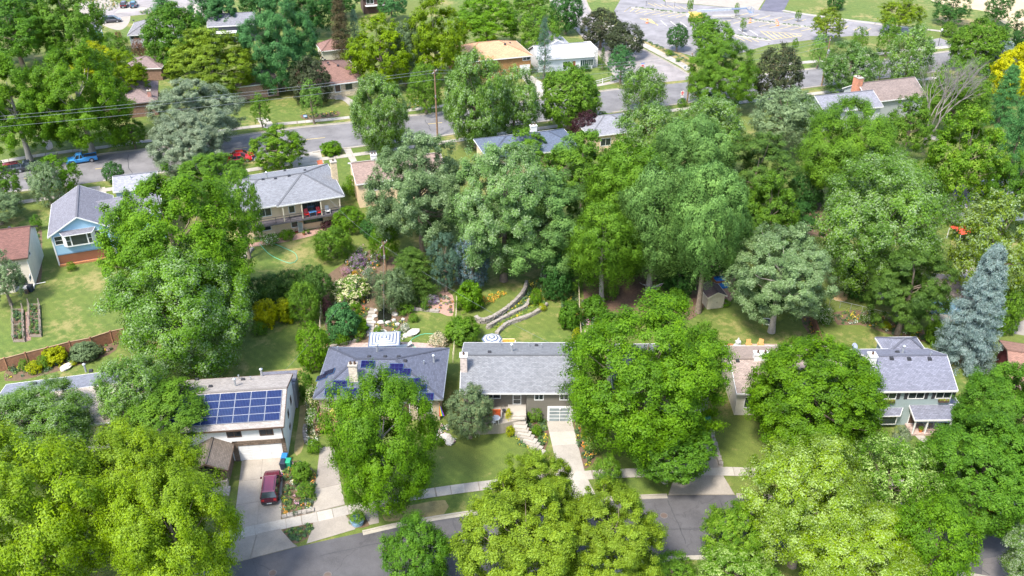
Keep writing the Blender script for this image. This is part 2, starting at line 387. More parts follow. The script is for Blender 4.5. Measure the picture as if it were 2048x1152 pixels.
ap = area('driveway_apron', [(1349, 953), (1446, 951), (1470, 990), (1336, 991)], .03, m_joint, smooth=False)
slabs([(1338, 990), (1468, 989), (1446, 951), (1349, 953)], 2, 1, ap, m_conc2)
area('tree_lawn_dirt', [(694, 1030), (722, 1026), (738, 1040), (738, 1052), (712, 1056), (696, 1046)], .016, m_soil)
area('side_driveway', [(722, 1018), (755, 1013), (758, 1046), (739, 1050)], .022, m_conc2, smooth=False)
# upper road
FK = [(-160, 366), (-60, 350), (30, 335), (193, 310), (293, 298), (440, 277), (579, 257), (699, 245), (812, 232), (882, 225), (1040, 204), (1197, 183), (1237, 178), (1400, 162), (1560, 145), (1769, 119), (1917, 100), (2120, 76)]
NK = [(-160, 410), (-60, 395), (123, 373), (200, 363), (480, 325), (625, 305), (829, 280), (1000, 255), (1197, 229), (1377, 206), (1560, 183), (1764, 157), (1917, 138), (2120, 113)]
fk = spline(pxs(FK), 1.5); nk = spline(pxs(NK), 1.5)
road2 = strip('road', fk, nk, .02, m_road2)
kerb(FK, 1, gaps=((1238, 1385), (1090, 1118)), gut=.5, w=.25); kerb(NK, -1, gaps=((140, 200), (640, 665), (600, 625), (1190, 1225)), gut=.5, w=.25)
for pts in SEAM2: a_, b_ = ribbon(pts, .12, 0); strip('tar_seam', a_, b_, .0242, m_tar, kind=None, parent=road2)
for (x0, y0, x1, y1) in [(48, 357, 70, 354), (190, 338, 206, 336), (330, 317, 350, 314), (468, 298, 495, 295), (612, 279, 650, 275), (740, 262, 768, 258), (856, 248, 884, 245), (985, 231, 1008, 228)]:
    a, b = P(x0, y0, .024), P(x1, y1, .024); MB().bar(a, b, .14, .004).build('centre_dash', m_yel, road2)
sidewalk([(-60, 335), (47, 316), (130, 304), (195, 296), (290, 283), (400, 268), (512, 253), (699, 235), (885, 212), (1040, 191), (1187, 172), (1254, 158)], 1.5, 1.6)
sidewalk([(-60, 418), (60, 402), (205, 381), (330, 362), (480, 343), (625, 321), (692, 312), (840, 292), (1000, 268), (1200, 241), (1377, 217), (1560, 196), (1764, 170), (1900, 152)], 1.5, 1.6)
sidewalk([(1545, 131), (1640, 122), (1740, 110), (1800, 102), (1917, 92), (2060, 75)], 1.8, 1.7)
# paths and driveways on the upper road
area('driveway', [(152, 378), (200, 372), (208, 398), (168, 408)], .03, m_conc, smooth=False)
area('front_walk', [(203, 375), (210, 374), (216, 400), (209, 402)], .035, m_conc, smooth=False)
area('driveway', [(590, 312), (640, 300), (648, 326), (585, 338)], .032, m_conc, smooth=False)
area('front_walk', [(686, 298), (701, 296), (714, 322), (702, 325)], .035, m_conc, smooth=False)
area('brick_pad', [(633, 322), (644, 320), (646, 328), (636, 331)], .07, mat('red_pavers', (.5, .13, .06), 'plain', .9, .2, 4), smooth=False)
area('driveway', [(1040, 152), (1062, 150), (1118, 188), (1108, 195), (1070, 195), (1056, 170)], .03, m_conc, smooth=False)
area('front_walk', [(512, 237), (530, 235), (546, 247), (540, 254), (528, 256)], .035, m_conc)
area('front_walk', [(655, 193), (688, 192), (712, 205), (716, 216), (702, 214), (684, 200), (656, 198)], .035, m_conc)
area('front_walk', [(70, 272), (82, 270), (100, 280), (106, 296), (94, 300), (88, 288)], .035, m_conc2)
area('driveway', [(1195, 240), (1245, 234), (1262, 250), (1230, 262), (1205, 256)], .03, m_conc)
# side street and car park
SL = [(1250, 172), (1228, 150), (1213, 128), (1186, 96), (1158, 66), (1130, 38), (1105, 8), (1085, -22)]
SR = [(1392, 158), (1361, 139), (1324, 118), (1287, 99), (1240, 76), (1205, 50), (1180, 20), (1165, -15)]
strip('side_street', spline(pxs(SL), 2), spline(pxs(SR), 2), .026, m_street)
kerb(SR, -1, gut=.3, w=.25); kerb(SL, 1, gut=.3, w=.25)
sidewalk([(1380, 141), (1366, 131), (1330, 112), (1288, 90), (1240, 66), (1212, 44)], 2.2, 2.2)
lot = area('car_park', [(1252, -20), (1228, 22), (1240, 52), (1272, 76), (1330, 97), (1400, 116), (1440, 118), (1536, 90), (1620, 80), (1700, 72), (1790, 72), (1828, 66), (1815, 56), (1780, 48), (1640, 32), (1565, 24), (1520, 20), (1400, 10), (1330, 4), (1300, -20)], .016, m_lot, smooth=False)
area('access_road', [(1519, 21), (1536, -8), (1582, -8), (1566, 25)], .020, m_newroad, smooth=False)
area('plaza', [(1330, 4), (1400, 9), (1516, 20), (1534, -8), (1330, -14)], .022, m_conc2, smooth=False)
sidewalk([(1565, 21), (1600, 27), (1650, 34), (1730, 45), (1800, 54), (1860, 60), (1930, 68)], 1.6, 2.4)
area('access_road', [(1875, 96), (1915, 90), (1880, 76), (1845, 82)], .022, m_lot, smooth=False)
area('dry_field', [(1845, -12), (1960, -30), (2160, -30), (2160, 60), (2048, 62), (2000, 42), (1975, 24), (1880, 8)], .012, m_tan)
area('dry_verge', [(1262, 80), (1290, 88), (1330, 110), (1375, 134), (1392, 130), (1360, 105), (1310, 90), (1272, 74)], .012, m_dry)
area('dry_verge', [(1880, 30), (1960, 42), (1990, 52), (1960, 54), (1880, 42)], .012, m_dry)
def line(px, m=None, wd=.16): MB().bar(P(px[0], px[1], .024), P(px[2], px[3], .024), wd, .004).build('parking_line', m or m_yel, lot)
def row(a, b, n, **k):
    for i in range(n): t = i/max(1, n-1); line([a[j]*(1-t)+b[j]*t for j in range(4)], **k)
row((1272, 27, 1294, 22), (1352, 35, 1376, 29), 6); row((1321.5, 41, 1334, 52), (1361, 44, 1374, 54), 3, m=m_wht)
row((1296, 6, 1312, 13), (1372, 14, 1385, 20), 7); row((1468, 34, 1497, 26), (1518, 38, 1540, 31), 3); row((1541, 40, 1564, 34), (1591, 44, 1612, 39), 3)
row((1442, 45, 1462, 40), (1490, 49, 1512, 43), 3); row((1518, 53, 1540, 48), (1602, 62, 1624, 57), 5); row((1476, 58, 1494, 69), (1499, 60, 1516, 71), 2, m=m_wht)
row((1522, 63, 1546, 79), (1592, 69, 1602, 73), 7, wd=.2); line((1520, 62, 1605, 68)); line((1546, 79, 1604, 71))
row((1250, 22, 1262, 13), (1270, 24, 1280, 18), 3); line((1249, 23, 1262, 13)); row((1280, 37, 1308, 47), (1296, 38, 1316, 50), 3); line((1280, 36, 1300, 38)); line((1300, 38, 1316, 51))
row((1470, 73, 1490, 82), (1500, 76, 1518, 84), 3); row((1640, 52, 1652, 46), (1730, 63, 1742, 57), 5)
for q in ([(1262, 15), (1284, 16), (1372, 27), (1372, 30), (1284, 19), (1262, 18)], [(1464, 33), (1532, 43), (1628, 55), (1628, 58), (1530, 46), (1462, 36)], [(1466, 69), (1536, 79), (1543, 83), (1530, 82), (1464, 72)], [(1425, 31), (1470, 30), (1470, 34), (1425, 34)]):
    pp = pxs(q); MB().prism([(p[0], p[1]) for p in pp], 0, .15).build('median_kerb', m_conc, lot)
# beds and bare ground
area('forest_floor', [(1165, 560), (1230, 525), (1330, 500), (1420, 480), (1465, 500), (1440, 560), (1420, 600), (1380, 640), (1330, 640), (1240, 625), (1175, 610)], .010, m_mulch)
area('forest_floor', [(1560, 440), (1640, 400), (1700, 400), (1690, 470), (1620, 470)], .010, m_mulch)
area('gravel_bed', [(826, 592), (870, 575), (905, 590), (905, 632), (880, 626), (838, 620), (820, 618)], .010, m_pink)
area('garden_soil', [(640, 560), (700, 520), (760, 500), (830, 560), (830, 620), (790, 665), (740, 690), (670, 695), (650, 650)], .008, m_soil)
area('mulch_ring', [(1664, 588), (1680, 582), (1696, 588), (1696, 598), (1680, 603), (1665, 598)], .012, mat('wood_chips', (.5, .34, .16), 'plain', .95, .3, 5, .4))
area('mulch_bed', [(1600, 625), (1622, 618), (1640, 660), (1650, 690), (1625, 675), (1606, 650)], .010, m_mulch)
area('garden_bed', [(1665, 625), (1720, 620), (1790, 640), (1850, 662), (1850, 684), (1790, 672), (1720, 650), (1675, 650)], .009, m_soil)
area('garden_bed', [(560, 925), (600, 922), (634, 950), (630, 1022), (564, 1040), (560, 990)], .010, m_soil)
area('garden_bed', [(564, 1060), (627, 1046), (628, 1066), (594, 1087), (576, 1080)], .012, m_soil)
area('garden_bed', [(1146, 842), (1182, 850), (1200, 892), (1196, 915), (1172, 938), (1164, 925), (1152, 870)], .010, m_mulch)
area('garden_bed', [(1025, 850), (1090, 845), (1096, 885), (1080, 905), (1050, 880), (1020, 862)], .010, m_mulch)
area('garden_bed', [(20, 720), (95, 702), (180, 685), (235, 670), (232, 700), (190, 720), (80, 752), (10, 762)], .010, m_soil)
area('garden_bed', [(60, 455), (82, 452), (84, 520), (82, 560), (68, 565), (66, 500)], .010, m_soil)
area('garden_bed', [(600, 230), (650, 226), (676, 222), (676, 232), (612, 240)], .010, m_soil)
area('gravel_drive', [(1890, 600), (1905, 560), (1940, 515), (1975, 520), (1950, 560), (1930, 600)], .012, m_conc2)
area('gravel_drive', [(2015, 655), (2080, 630), (2080, 670), (2030, 668)], .012, m_conc2)
area('gravel_drive', [(1420, 540), (1450, 505), (1478, 520), (1470, 590), (1440, 610)], .012, m_pink)
area('back_patio', [(655, 712), (655, 690), (720, 686), (800, 684), (880, 690), (880, 708)], .020, m_paver, uv=True)
area('back_patio', [(930, 690), (975, 684), (1060, 685), (1065, 694), (930, 700)], .020, m_conc, uv=True)
area('back_patio', [(1440, 696), (1500, 688), (1570, 690), (1570, 700), (1440, 702)], .020, m_paver, uv=True)
area('dirt_strip', [(600, 812), (622, 810), (616, 860), (602, 905), (588, 905), (596, 850)], .006, m_dry)
area('dirt_strip', [(530, 742), (610, 736), (600, 748), (520, 752)], .006, m_dry)
area('dirt_strip', [(835, 1008), (890, 1000), (888, 1028), (800, 1040), (770, 1042), (770, 1022)], .006, m_dry)
area('back_walk', [(495, 488), (540, 480), (585, 470), (640, 455), (660, 452), (655, 462), (600, 478), (545, 488), (500, 494)], .012, m_pink)
area('gravel_court', [(140, 8), (185, 40), (240, 60), (260, 30), (220, 0)], .01, m_conc2)
area('back_street', [(180, 58), (200, 40), (330, 24), (420, 8), (480, -12), (480, -30), (300, -6), (190, 28)], .014, m_street)
area('driveway', [(228, 27), (300, 18), (275, 14), (245, 16)], .02, m_conc)
area('driveway', [(352, 22), (380, 10), (425, 8), (450, 25), (400, 35)], .02, m_conc2)
area('front_walk', [(1820, 848), (1832, 848), (1838, 862), (1858, 880), (1872, 888), (1864, 893), (1838, 880), (1824, 862)], .035, m_conc)
area('front_walk', [(1846, 262), (1852, 258), (1868, 272), (1888, 279), (1886, 284), (1860, 278)], .035, m_conc)
area('back_lawn_path', [(1752, 580), (1758, 576), (1770, 600), (1766, 606)], .012, m_conc2)
# ------------------------------------------------------------------ house kit
m_white = mat('white_trim', (.66, .65, .63), 'plain', .6, .06, 2)
m_frame = mat('window_frame_white', (.70, .70, .68), 'plain', .5, .05, 2)
m_glass = mat('window_glass', (.022, .03, .036), 'glass', .08)
m_gglass = mat('green_glass', (.02, .05, .045), 'glass', .1)
m_dark = mat('dark_metal', (.035, .035, .04), 'plain', .5, .2)
m_galv = mat('galvanised', (.45, .47, .48), 'plain', .35, .15, 3, metal=.6)
m_brown = mat('brown_trim', (.10, .06, .04), 'plain', .7)
m_wood = mat('stained_wood', (.36, .15, .065), 'plain', .75, .3, 4)
m_pole = mat('weathered_pole', (.24, .145, .085), 'plain', .9, .3, 3)
m_red = mat('red_paint', (.55, .025, .025), 'plain', .5, .1)
class House: pass
def house(name, label, cat, anchor, ang, W, D, ze, wall, wuv=True):
    """anchor=(px,py,z,lx,ly): local point (lx,ly) at height z is seen at that pixel; front wall on y=0, facing -y"""
    h = House(); h.W, h.D, h.ze, h.a = W, D, ze, R_(ang); h.wall = wall
    p = P(*anchor[:3]); c, s = math.cos(h.a), math.sin(h.a)
    h.o = np.array([p[0]-c*anchor[3]+s*anchor[4], p[1]-s*anchor[3]-c*anchor[4], 0.])
    h.e = thing(name, label, cat, h.o, h.a); h.c, h.s = c, s; h.planes = []
    return h
def to_local(h, p): d = np.array(p)-h.o; return np.array([d[0]*h.c+d[1]*h.s, -d[0]*h.s+d[1]*h.c, d[2]])
def to_world(h, q): return np.array([h.o[0]+q[0]*h.c-q[1]*h.s, h.o[1]+q[0]*h.s+q[1]*h.c, q[2]])
def hit(h, px, py, axis, val):
    """local point where the pixel's ray meets local plane axis=val"""
    o = to_local(h, (0, 0, HC)); d = ray(px, py); d = np.array([d[0]*h.c+d[1]*h.s, -d[0]*h.s+d[1]*h.c, d[2]])
    return o+d*((val-o[axis])/d[axis])
def roof(h, V, Fc, m, fm=None, th=.13, name='roof', parent=None, fh=.2):
    V = [np.array(v, float) for v in V]; n = len(V); mb = MB()
    cnt = {}
    for f in Fc:
        for i in range(len(f)): e = (f[i], f[(i+1) % len(f)]); cnt[e] = 1
    bnd = [e for e in cnt if (e[1], e[0]) not in cnt]
    dn = np.array([0, 0, -th])
    mb.add(V+[v+dn for v in V], [tuple(f) for f in Fc]+[tuple(i+n for i in f[::-1]) for f in Fc]+[(b, a, a+n, b+n) for a, b in bnd])
    r = mb.build(name, m, parent or h.e, uv=True)
    if fm:
        fb = MB()
        for a, b in bnd:
            d = V[b]-V[a]; out = np.array([d[1], -d[0], 0]); out /= np.linalg.norm(out)+1e-9
            lo_, hi_ = -fh, .012
            q = [V[a]+out*.004, V[b]+out*.004]; q2 = [x+out*.05 for x in q]
            fb.hexa([q[0]+[0, 0, lo_], q2[0]+[0, 0, lo_], q2[1]+[0, 0, lo_], q[1]+[0, 0, lo_], q[0]+[0, 0, hi_], q2[0]+[0, 0, hi_], q2[1]+[0, 0, hi_], q[1]+[0, 0, hi_]])
        fb.build('fascia', fm, h.e)
    h.roof = r
    for f in Fc:
        nn = np.cross(V[f[1]]-V[f[0]], V[f[2]]-V[f[0]]); nn /= np.linalg.norm(nn); h.planes.append((nn, V[f[0]], [V[i] for i in f]))
    return r
def zroof(h, x, y):
    best = None
    for nn, p0, poly in h.planes:
        z = p0[2]-(nn[0]*(x-p0[0])+nn[1]*(y-p0[1]))/nn[2]
        ins = True
        for i in range(len(poly)):
            a = poly[i]; b = poly[(i+1) % len(poly)]
            if (b[0]-a[0])*(y-a[1])-(b[1]-a[1])*(x-a[0]) < -.05: ins = False
        if ins: best = (z, nn) if best is None or z > best[0] else best
    return best or (h.ze, np.array([0, 0, 1.]))
def onroof(h, px, py):
    p = hit(h, px, py, 2, h.ze+1)
    for _ in range(8): z, nn = zroof(h, p[0], p[1]); p = hit(h, px, py, 2, z)
    return p, nn
def box_wall(h, m, x0=0, x1=None, y0=0, y1=None, z0=0, z1=None, name='wall', **k):
    return MB().box(x0, x1 if x1 is not None else h.W, y0, y1 if y1 is not None else h.D, z0, z1 if z1 is not None else h.ze, ).build(name, m, h.e, uv=True, **k)
def gable_x(h, zr, m, fm, oh=.45, os=.25, rf=.5, wall=True):
    """ridge along x"""
    W, D, ze = h.W, h.D, h.ze; yr = -oh+(D+2*oh)*rf
    V = [(-os, -oh, ze), (W+os, -oh, ze), (W+os, yr, zr), (-os, yr, zr), (W+os, D+oh, ze), (-os, D+oh, ze)]
    roof(h, V, [(0, 1, 2, 3), (3, 2, 4, 5)], m, fm)
    MB().bar((-os, yr, zr+.02), (W+os, yr, zr+.02), .3, .04).build('ridge_cap', m, h.roof)
    h.yr = yr; h.zr = zr
    if wall:
        zf = ze+(zr-ze)*oh/(yr+oh)-.14; zb = ze+(zr-ze)*oh/(D+oh-yr)-.14
        pr = [(0, 0), (D, 0), (D, zb), (yr, zr-.14), (0, zf)]
        v = [(0, a, b) for a, b in pr]+[(W, a, b) for a, b in pr]
        MB().add(v, [(0, 4, 3, 2, 1), (5, 6, 7, 8, 9), (0, 1, 6, 5), (1, 2, 7, 6), (2, 3, 8, 7), (3, 4, 9, 8), (4, 0, 5, 9)]).build('wall', h.wall, h.e, uv=True)
def gable_y(h, zr, m, fm, oh=.35, os=.4, wall=True, x0=0, x1=None, y0=0, y1=None, ze=None, name='roof', wname='wall', cap=True, z0=0):
    """ridge along y over the box x0..x1, y0..y1"""
    x1 = h.W if x1 is None else x1; y1 = h.D if y1 is None else y1; ze = h.ze if ze is None else ze; xm = (x0+x1)/2
    V = [(x0-os, y0-oh, ze), (xm, y0-oh, zr), (xm, y1+oh, zr), (x0-os, y1+oh, ze), (x1+os, y0-oh, ze), (x1+os, y1+oh, ze)]
    roof(h, V, [(0, 1, 2, 3), (1, 4, 5, 2)], m, fm, name=name)
    if cap: MB().bar((xm, y0-oh, zr+.02), (xm, y1+oh, zr+.02), .3, .04).build('ridge_cap', m, h.roof)
    if wall:
        zs = ze+(zr-ze)*os/((x1-x0)/2+os)-.14
        pr = [(x0, z0), (x1, z0), (x1, zs), (xm, zr-.14), (x0, zs)]
        v = [(a, y0, b) for a, b in pr]+[(a, y1, b) for a, b in pr]
        MB().add(v, [(0, 1, 2, 3, 4), (9, 8, 7, 6, 5), (1, 0, 5, 6), (2, 1, 6, 7), (3, 2, 7, 8), (4, 3, 8, 9), (0, 4, 9, 5)]).build(wname, h.wall, h.e, uv=True)
def hip(h, zr, m, fm, oh=.5, r0=None, r1=None, yr=None, wall=True, caps=True, x0=0, x1=None, y0=0, y1=None):
    x1 = h.W if x1 is None else x1; y1 = h.D if y1 is None else y1; ze = h.ze
    yr = (y0+y1)/2 if yr is None else yr; k = (y1-y0)/2
    r0 = x0+k if r0 is None else r0; r1 = x1-k if r1 is None else r1
    V = [(x0-oh, y0-oh, ze), (x1+oh, y0-oh, ze), (x1+oh, y1+oh, ze), (x0-oh, y1+oh, ze), (r0, yr, zr), (r1, yr, zr)]
    roof(h, V, [(0, 1, 5, 4), (1, 2, 5), (2, 3, 4, 5), (3, 0, 4)], m, fm)
    if caps:
        cb = MB()
        for a, b in ((0, 4), (3, 4), (1, 5), (2, 5), (4, 5)): cb.bar(np.array(V[a])+[0, 0, .01], np.array(V[b])+[0, 0, .01], .28, .05)
        cb.build('ridge_cap', m, h.roof)
    if wall: box_wall(h, h.wall, x0, x1, y0, y1, 0, ze-.13)
def win(h, face, u0, u1, z0, z1, nx=1, ny=1, fm=None, gm=None, at=0., name='window', fw=.09, proud=.05):
    """a framed opening on a wall face; u runs along the wall"""
    fm = fm or m_frame; gm = gm or m_glass
    def T(u, d, z):
        if face == 'front': return (u, at-d, z)
        if face == 'back': return (u, at+d, z)
        if face == 'right': return (at+d, u, z)
        return (at-d, u, z)
    def bx(mb, a, b, d0, d1, c, d):
        q = [T(a, d0, c), T(b, d0, c), T(b, d1, c), T(a, d1, c), T(a, d0, d), T(b, d0, d), T(b, d1, d), T(a, d1, d)]; mb.hexa(q)
    fb = MB()
    bx(fb, u0-fw, u1+fw, -.02, proud, z0-fw, z0); bx(fb, u0-fw, u1+fw, -.02, proud, z1, z1+fw)
    bx(fb, u0-fw, u0, -.02, proud, z0, z1); bx(fb, u1, u1+fw, -.02, proud, z0, z1)
    for i in range(1, nx): q = u0+(u1-u0)*i/nx; bx(fb, q-.03, q+.03, -.02, proud-.008, z0, z1)
    for i in range(1, ny): q = z0+(z1-z0)*i/ny; bx(fb, u0, u1, -.02, proud-.012, q-.025, q+.025)
    o = fb.build(name, fm, h.e)
    for i in range(nx):
        for j in range(ny):
            gb = MB(); a = u0+(u1-u0)*i/nx; b = u0+(u1-u0)*(i+1)/nx; c = z0+(z1-z0)*j/ny; d = z0+(z1-z0)*(j+1)/ny
            bx(gb, a+.004, b-.004, -.01, .012, c+.004, d-.004); gb.build('pane', gm, o)
    return o
def wpx(h, x0, y0, x1, y1, nx=1, ny=1, at=0., **k):
    a = hit(h, x0, y1, 1, at); b = hit(h, x1, y0, 1, at); c = hit(h, (x0+x1)/2, y1, 1, at); d = hit(h, (x0+x1)/2, y0, 1, at)
    return win(h, 'front', min(a[0], b[0]), max(a[0], b[0]), c[2], d[2], nx, ny, at=at, **k)
def wpxr(h, x, y0, y1, wd, at=None, **k):
    at = h.W if at is None else at
    a = hit(h, x, y1, 0, at); b = hit(h, x, y0, 0, at)
    return win(h, 'right', a[1]-wd/2, a[1]+wd/2, a[2], b[2], at=at, **k)
def vent(h, px, py, kind='box'):
    p, nn = onroof(h, px, py); z = p[2]
    if kind == 'box': MB().frus(p[0]-.24, p[0]+.24, p[1]-.22, p[1]+.22, z-.08, p[0]-.18, p[0]+.18, p[1]-.14, p[1]+.16, z+.2).build('roof_vent', m_dark, h.roof)
    elif kind == 'pipe': MB().lathe([(.07, z-.1), (.07, z+.42), (.1, z+.43), (.1, z+.5)], 8, (p[0], p[1])).build('vent_pipe', m_galv, h.roof)
    elif kind == 'stack': MB().lathe([(.16, z-.1), (.13, z+.1), (.12, z+.9), (.2, z+.92), (.22, z+1.02), (.05, z+1.15)], 8, (p[0], p[1])).build('flue', m_galv, h.roof)
def chimney(h, x0, x1, y0, y1, z0, z1, m, capm=None, flues=1, parent=None):
    c = MB().box(x0, x1, y0, y1, z0, z1).build('chimney', m, parent or h.e, uv=True)
    MB().box(x0-.07, x1+.07, y0-.07, y1+.07, z1+.002, z1+.14).build('chimney_cap', capm or m_conc, c)
    for i in range(flues):
        q = x0+(x1-x0)*(i+.5)/flues; MB().lathe([(.15, z1+.142), (.13, z1+.45), (.1, z1+.452), (.1, z1+.3)], 8, (q, (y0+y1)/2)).build('flue', m_brown, c)
    return c
SH = lambda n, c: mat('shingles_'+n, c, 'shingle', .9, bump=.35)
SD = lambda n, c, p=.2: mat('siding_'+n, c, 'siding', .7, pitch=p, bump=.3)
# ------------------------------------------------------------------ white house with the solar array
s_tan = SH('tan', (.34, .305, .275))
H1 = house('white_house', 'white two storey house with a large blue solar array on its tan roof', 'house', (567, 853, 4.75, 13.2, -.45), 6, 13.0, 8.6, 4.75, mat('white_stucco', (.74, .73, .71), 'plain', .8, .08, 1.2))
gable_x(H1, 6.25, s_tan, m_brown, .45, .2, .52)
nn = H1.planes[0][0]; sl_ = math.sqrt((H1.yr+.45)**2+(6.25-4.75)**2)
solar_m = mat('solar_cells', kind='solar', rough=.18, c1=(.002, .011, .05), c2=(.005, .009, .048), cm=(.07, .11, .22), cell=.162, ms=.012)
frame_m = mat('panel_frame', (.40, .43, .50), 'plain', .4, .05, metal=.3)
upv = np.array([0, H1.yr+.45, 6.25-4.75])/sl_
pan_cells = MB().box(-.79, .79, -.46, .46, .031, .043).mesh('cells', solar_m, uv=True); pan_fr = MB().box(-.82, .82, -.49, .49, -.02, .03).mesh('solar_panel', frame_m)
tilt = math.atan2(upv[2], upv[1])
tr = hit(H1, 570, 776, 2, 6.05)
for i in range(7):
    for j in range(4):
        s_ = sl_-.35-.5-j*1.01; c_ = np.array([12.75-.83-i*1.68, -.45, 4.75])+upv*s_+nn*.09
        o = put(pan_fr, 'solar_panel', H1.e, c_); o.rotation_euler = (tilt, 0, 0); put(pan_cells, 'cells', o)
wpx(H1, 456, 862, 480, 873, 2, fm=m_brown); wpx(H1, 521, 858, 544, 869, 2, fm=m_brown)
a = hit(H1, 486, 914, 1, -.0); b = hit(H1, 567, 908, 1, 0); gx0, gx1 = 12.55-4.6, 12.55
stone_b = mat('brown_ledgestone', (.17, .12, .085), 'stone', .9, mortar=(.09, .07, .05), bump=.5)
fc = MB(); fc.box(gx0-.6, gx0-.05, -.14, -.003, 0, 2.75).box(gx1+.05, 13.05, -.14, -.003, 0, 2.75).box(gx0-.6, 13.05, -.14, -.003, 2.16, 2.75).build('stone_facing', stone_b, H1.e, uv=True)
gd = MB().box(gx0-.04, gx1+.04, -.06, -.004, 0, 2.15).build('garage_door', m_white, H1.e)
for i in range(4):
    for j in range(4): MB().box(gx0+.08+j*1.13, gx0+1.12+j*1.13, -.085, -.061, .06+i*.52, .50+i*.52).build('panel', m_white, gd)
for x, y0, y1 in ((582, 784, 806), (577, 812, 832), (580, 845, 855)): wpxr(H1, x, y0, y1, .55, fm=m_brown)
MB().tube([(12.95, -.42, 4.55), (12.9, -.1, 4.2), (12.9, -.1, 2.8)], .06, 6).build('downspout', m_brown, H1.e)
for q, k in (((421, 774), 'box'), ((471, 772), 'stack'), ((478, 757), 'pipe'), ((486, 760), 'box'), ((502, 760), 'pipe'), ((524, 752), 'stack'), ((394, 760), 'box')): vent(H1, *q, kind=k)
MB().box(9.2, 13.3, H1.D+.02, H1.D+2.6, 0, 3.5).build('rear_annex', SD('grey_vert', (.22, .22, .24)), H1.e, uv=True)
MB().box(9.1, 13.4, H1.D+.5, H1.D+2.7, 3.52, 3.6).build('annex_roof', SH('slate2', (.15, .15, .18)), H1.e, uv=True)
# entry porch
s_porch = SH('brown', (.155, .125, .10))
px0, px1, py0 = 3.6, 7.2, -3.9
gable_y(H1, 3.55, s_porch, m_brown, .3, .35, False, px0, px1, py0, -.02, 2.45, name='porch_roof')
for _x in (px0, px1-.35): MB().box(_x, _x+.35, py0+.1, -.02, 0, 2.35).build('porch_wall', stone_b, H1.e, uv=True)
MB().box(px1-.65, px1+.05, py0-.35, py0+.09, 0, 1.0).build('porch_pier', mat('pale_stone', (.42, .36, .29), 'stone', .9, bump=.4), H1.e, uv=True)
MB().frus(px1-.5, px1-.15, py0-.2, py0+.05, 1.0, px1-.45, px1-.2, py0-.15, py0, 2.35).build('porch_post', m_brown, H1.e)
MB().box(px0+.4, px1-.4, py0+.2, -.03, .3, .42).build('porch_floor', m_conc2, H1.e)
win(H1, 'front', 4.7, 5.7, .45, 2.3, 1, 1, m_brown, mat('brown_door', (.12, .05, .025), 'plain', .5), -.0, 'front_door')
for i in range(3): MB().box(px0+1.4, px1+.3, py0-.8-i*.38, py0-.42-i*.38, 0, .36-i*.12).build('step', m_conc, H1.e)
MB().box(-.1, px0-.4, -2.2, -.02, 2.5, 2.62).build('side_roof', s_porch, H1.e, uv=True)
# ------------------------------------------------------------------ slate hip roof house with dark panels
s_slate = SH('slate', (.10, .11, .15))
H2 = house('hip_roof_house', 'beige house with dark slate hip roof carrying scattered dark blue panels', 'house', (626, 796, 3.6, -.5, -.5), -.8, 13.9, 9.1, 3.6, mat('beige_stucco', (.42, .34, .24), 'plain', .85, .1, 1.5))
a = hit(H2, 712, 717, 1, 4.55); zr2 = a[2]; b = hit(H2, 790, 717, 2, zr2)
hip(H2, zr2, s_slate, m_galv, .5, a[0], b[0], 4.55)
blue_pan = mat('dark_blue_panel', kind='solar', rough=.12, c1=(.005, .006, .05), c2=(.009, .007, .05), cm=(.02, .03, .10), cell=.5, ms=.02)
blk_pan = mat('black_panel', kind='solar', rough=.15, c1=(.012, .013, .03), c2=(.016, .016, .035), cm=(.04, .045, .07), cell=.3, ms=.012)
def roof_panel(h, px, py, wd, ht, m, rot=0.):
    p, nn = onroof(h, px, py); z = np.array([0, 0, 1.]); u = np.cross(z, nn); u /= np.linalg.norm(u); v = np.cross(nn, u)
    if rot: u, v = u*math.cos(rot)+v*math.sin(rot), -u*math.sin(rot)+v*math.cos(rot)
    c = p+nn*.1; mb = MB(); uu, vv, n2 = u*wd/2, v*ht/2, nn*.03
    o = mb.hexa([c-uu-vv-n2, c+uu-vv-n2, c+uu+vv-n2, c-uu+vv-n2, c-uu-vv+n2, c+uu-vv+n2, c+uu+vv+n2, c-uu+vv+n2]).build('roof_panel', mat('panel_edge', (.05, .12, .25), 'plain', .4), h.e)
    uu, vv = uu*.965, vv*.94; e = nn*.032; t = nn*.042
    MB().hexa([c-uu-vv+e, c+uu-vv+e, c+uu+vv+e, c-uu+vv+e, c-uu-vv+t, c+uu-vv+t, c+uu+vv+t, c-uu+vv+t]).build('cells', m, o, uv=True)
for q in ((736, 729), (793, 735), (810, 745, .8), (783, 744), (828, 764, .9), (841, 777, .9), (853, 794), (680, 769), (664, 784), (700, 784)):
    roof_panel(H2, q[0], q[1], 1.65*(q[2] if len(q) > 2 else 1), .98, blue_pan)
roof_panel(H2, 645, 755, 1.0, 1.5, blk_pan); roof_panel(H2, 659, 746, 1.0, 1.5, blk_pan)
ch = mat('cream_brick', (.55, .47, .36), 'brick', .9, mortar=(.5, .45, .38))
p, _ = onroof(H2, 708, 764); chimney(H2, p[0]-.48, p[0]+.48, p[1], p[1]+.7, p[2]-.4, p[2]+2.2, ch, flues=2)
for q, k in (((676, 700), 'pipe'), ((755, 703), 'stack'), ((738, 714), 'box'), ((770, 714), 'box'), ((797, 714), 'box'), ((810, 722), 'box'), ((848, 728), 'pipe'), ((868, 724), 'stack')): vent(H2, *q, kind=k)
wpx(H2, 658, 803, 672, 816, 1, at=0.); 
dk = mat('deck_red', (.34, .16, .11), 'siding', .8, pitch=.14, axis=0)
z_d = 1.0
MB().box(-.1, 3.6, -3.0, -.01, z_d-.15, z_d).build('deck', dk, H2.e, uv=True)
rl = MB()
for x in np.arange(-.1, 3.7, .62): rl.box(x-.04, x+.04, -3.0, -2.92, z_d+.002, z_d+1)
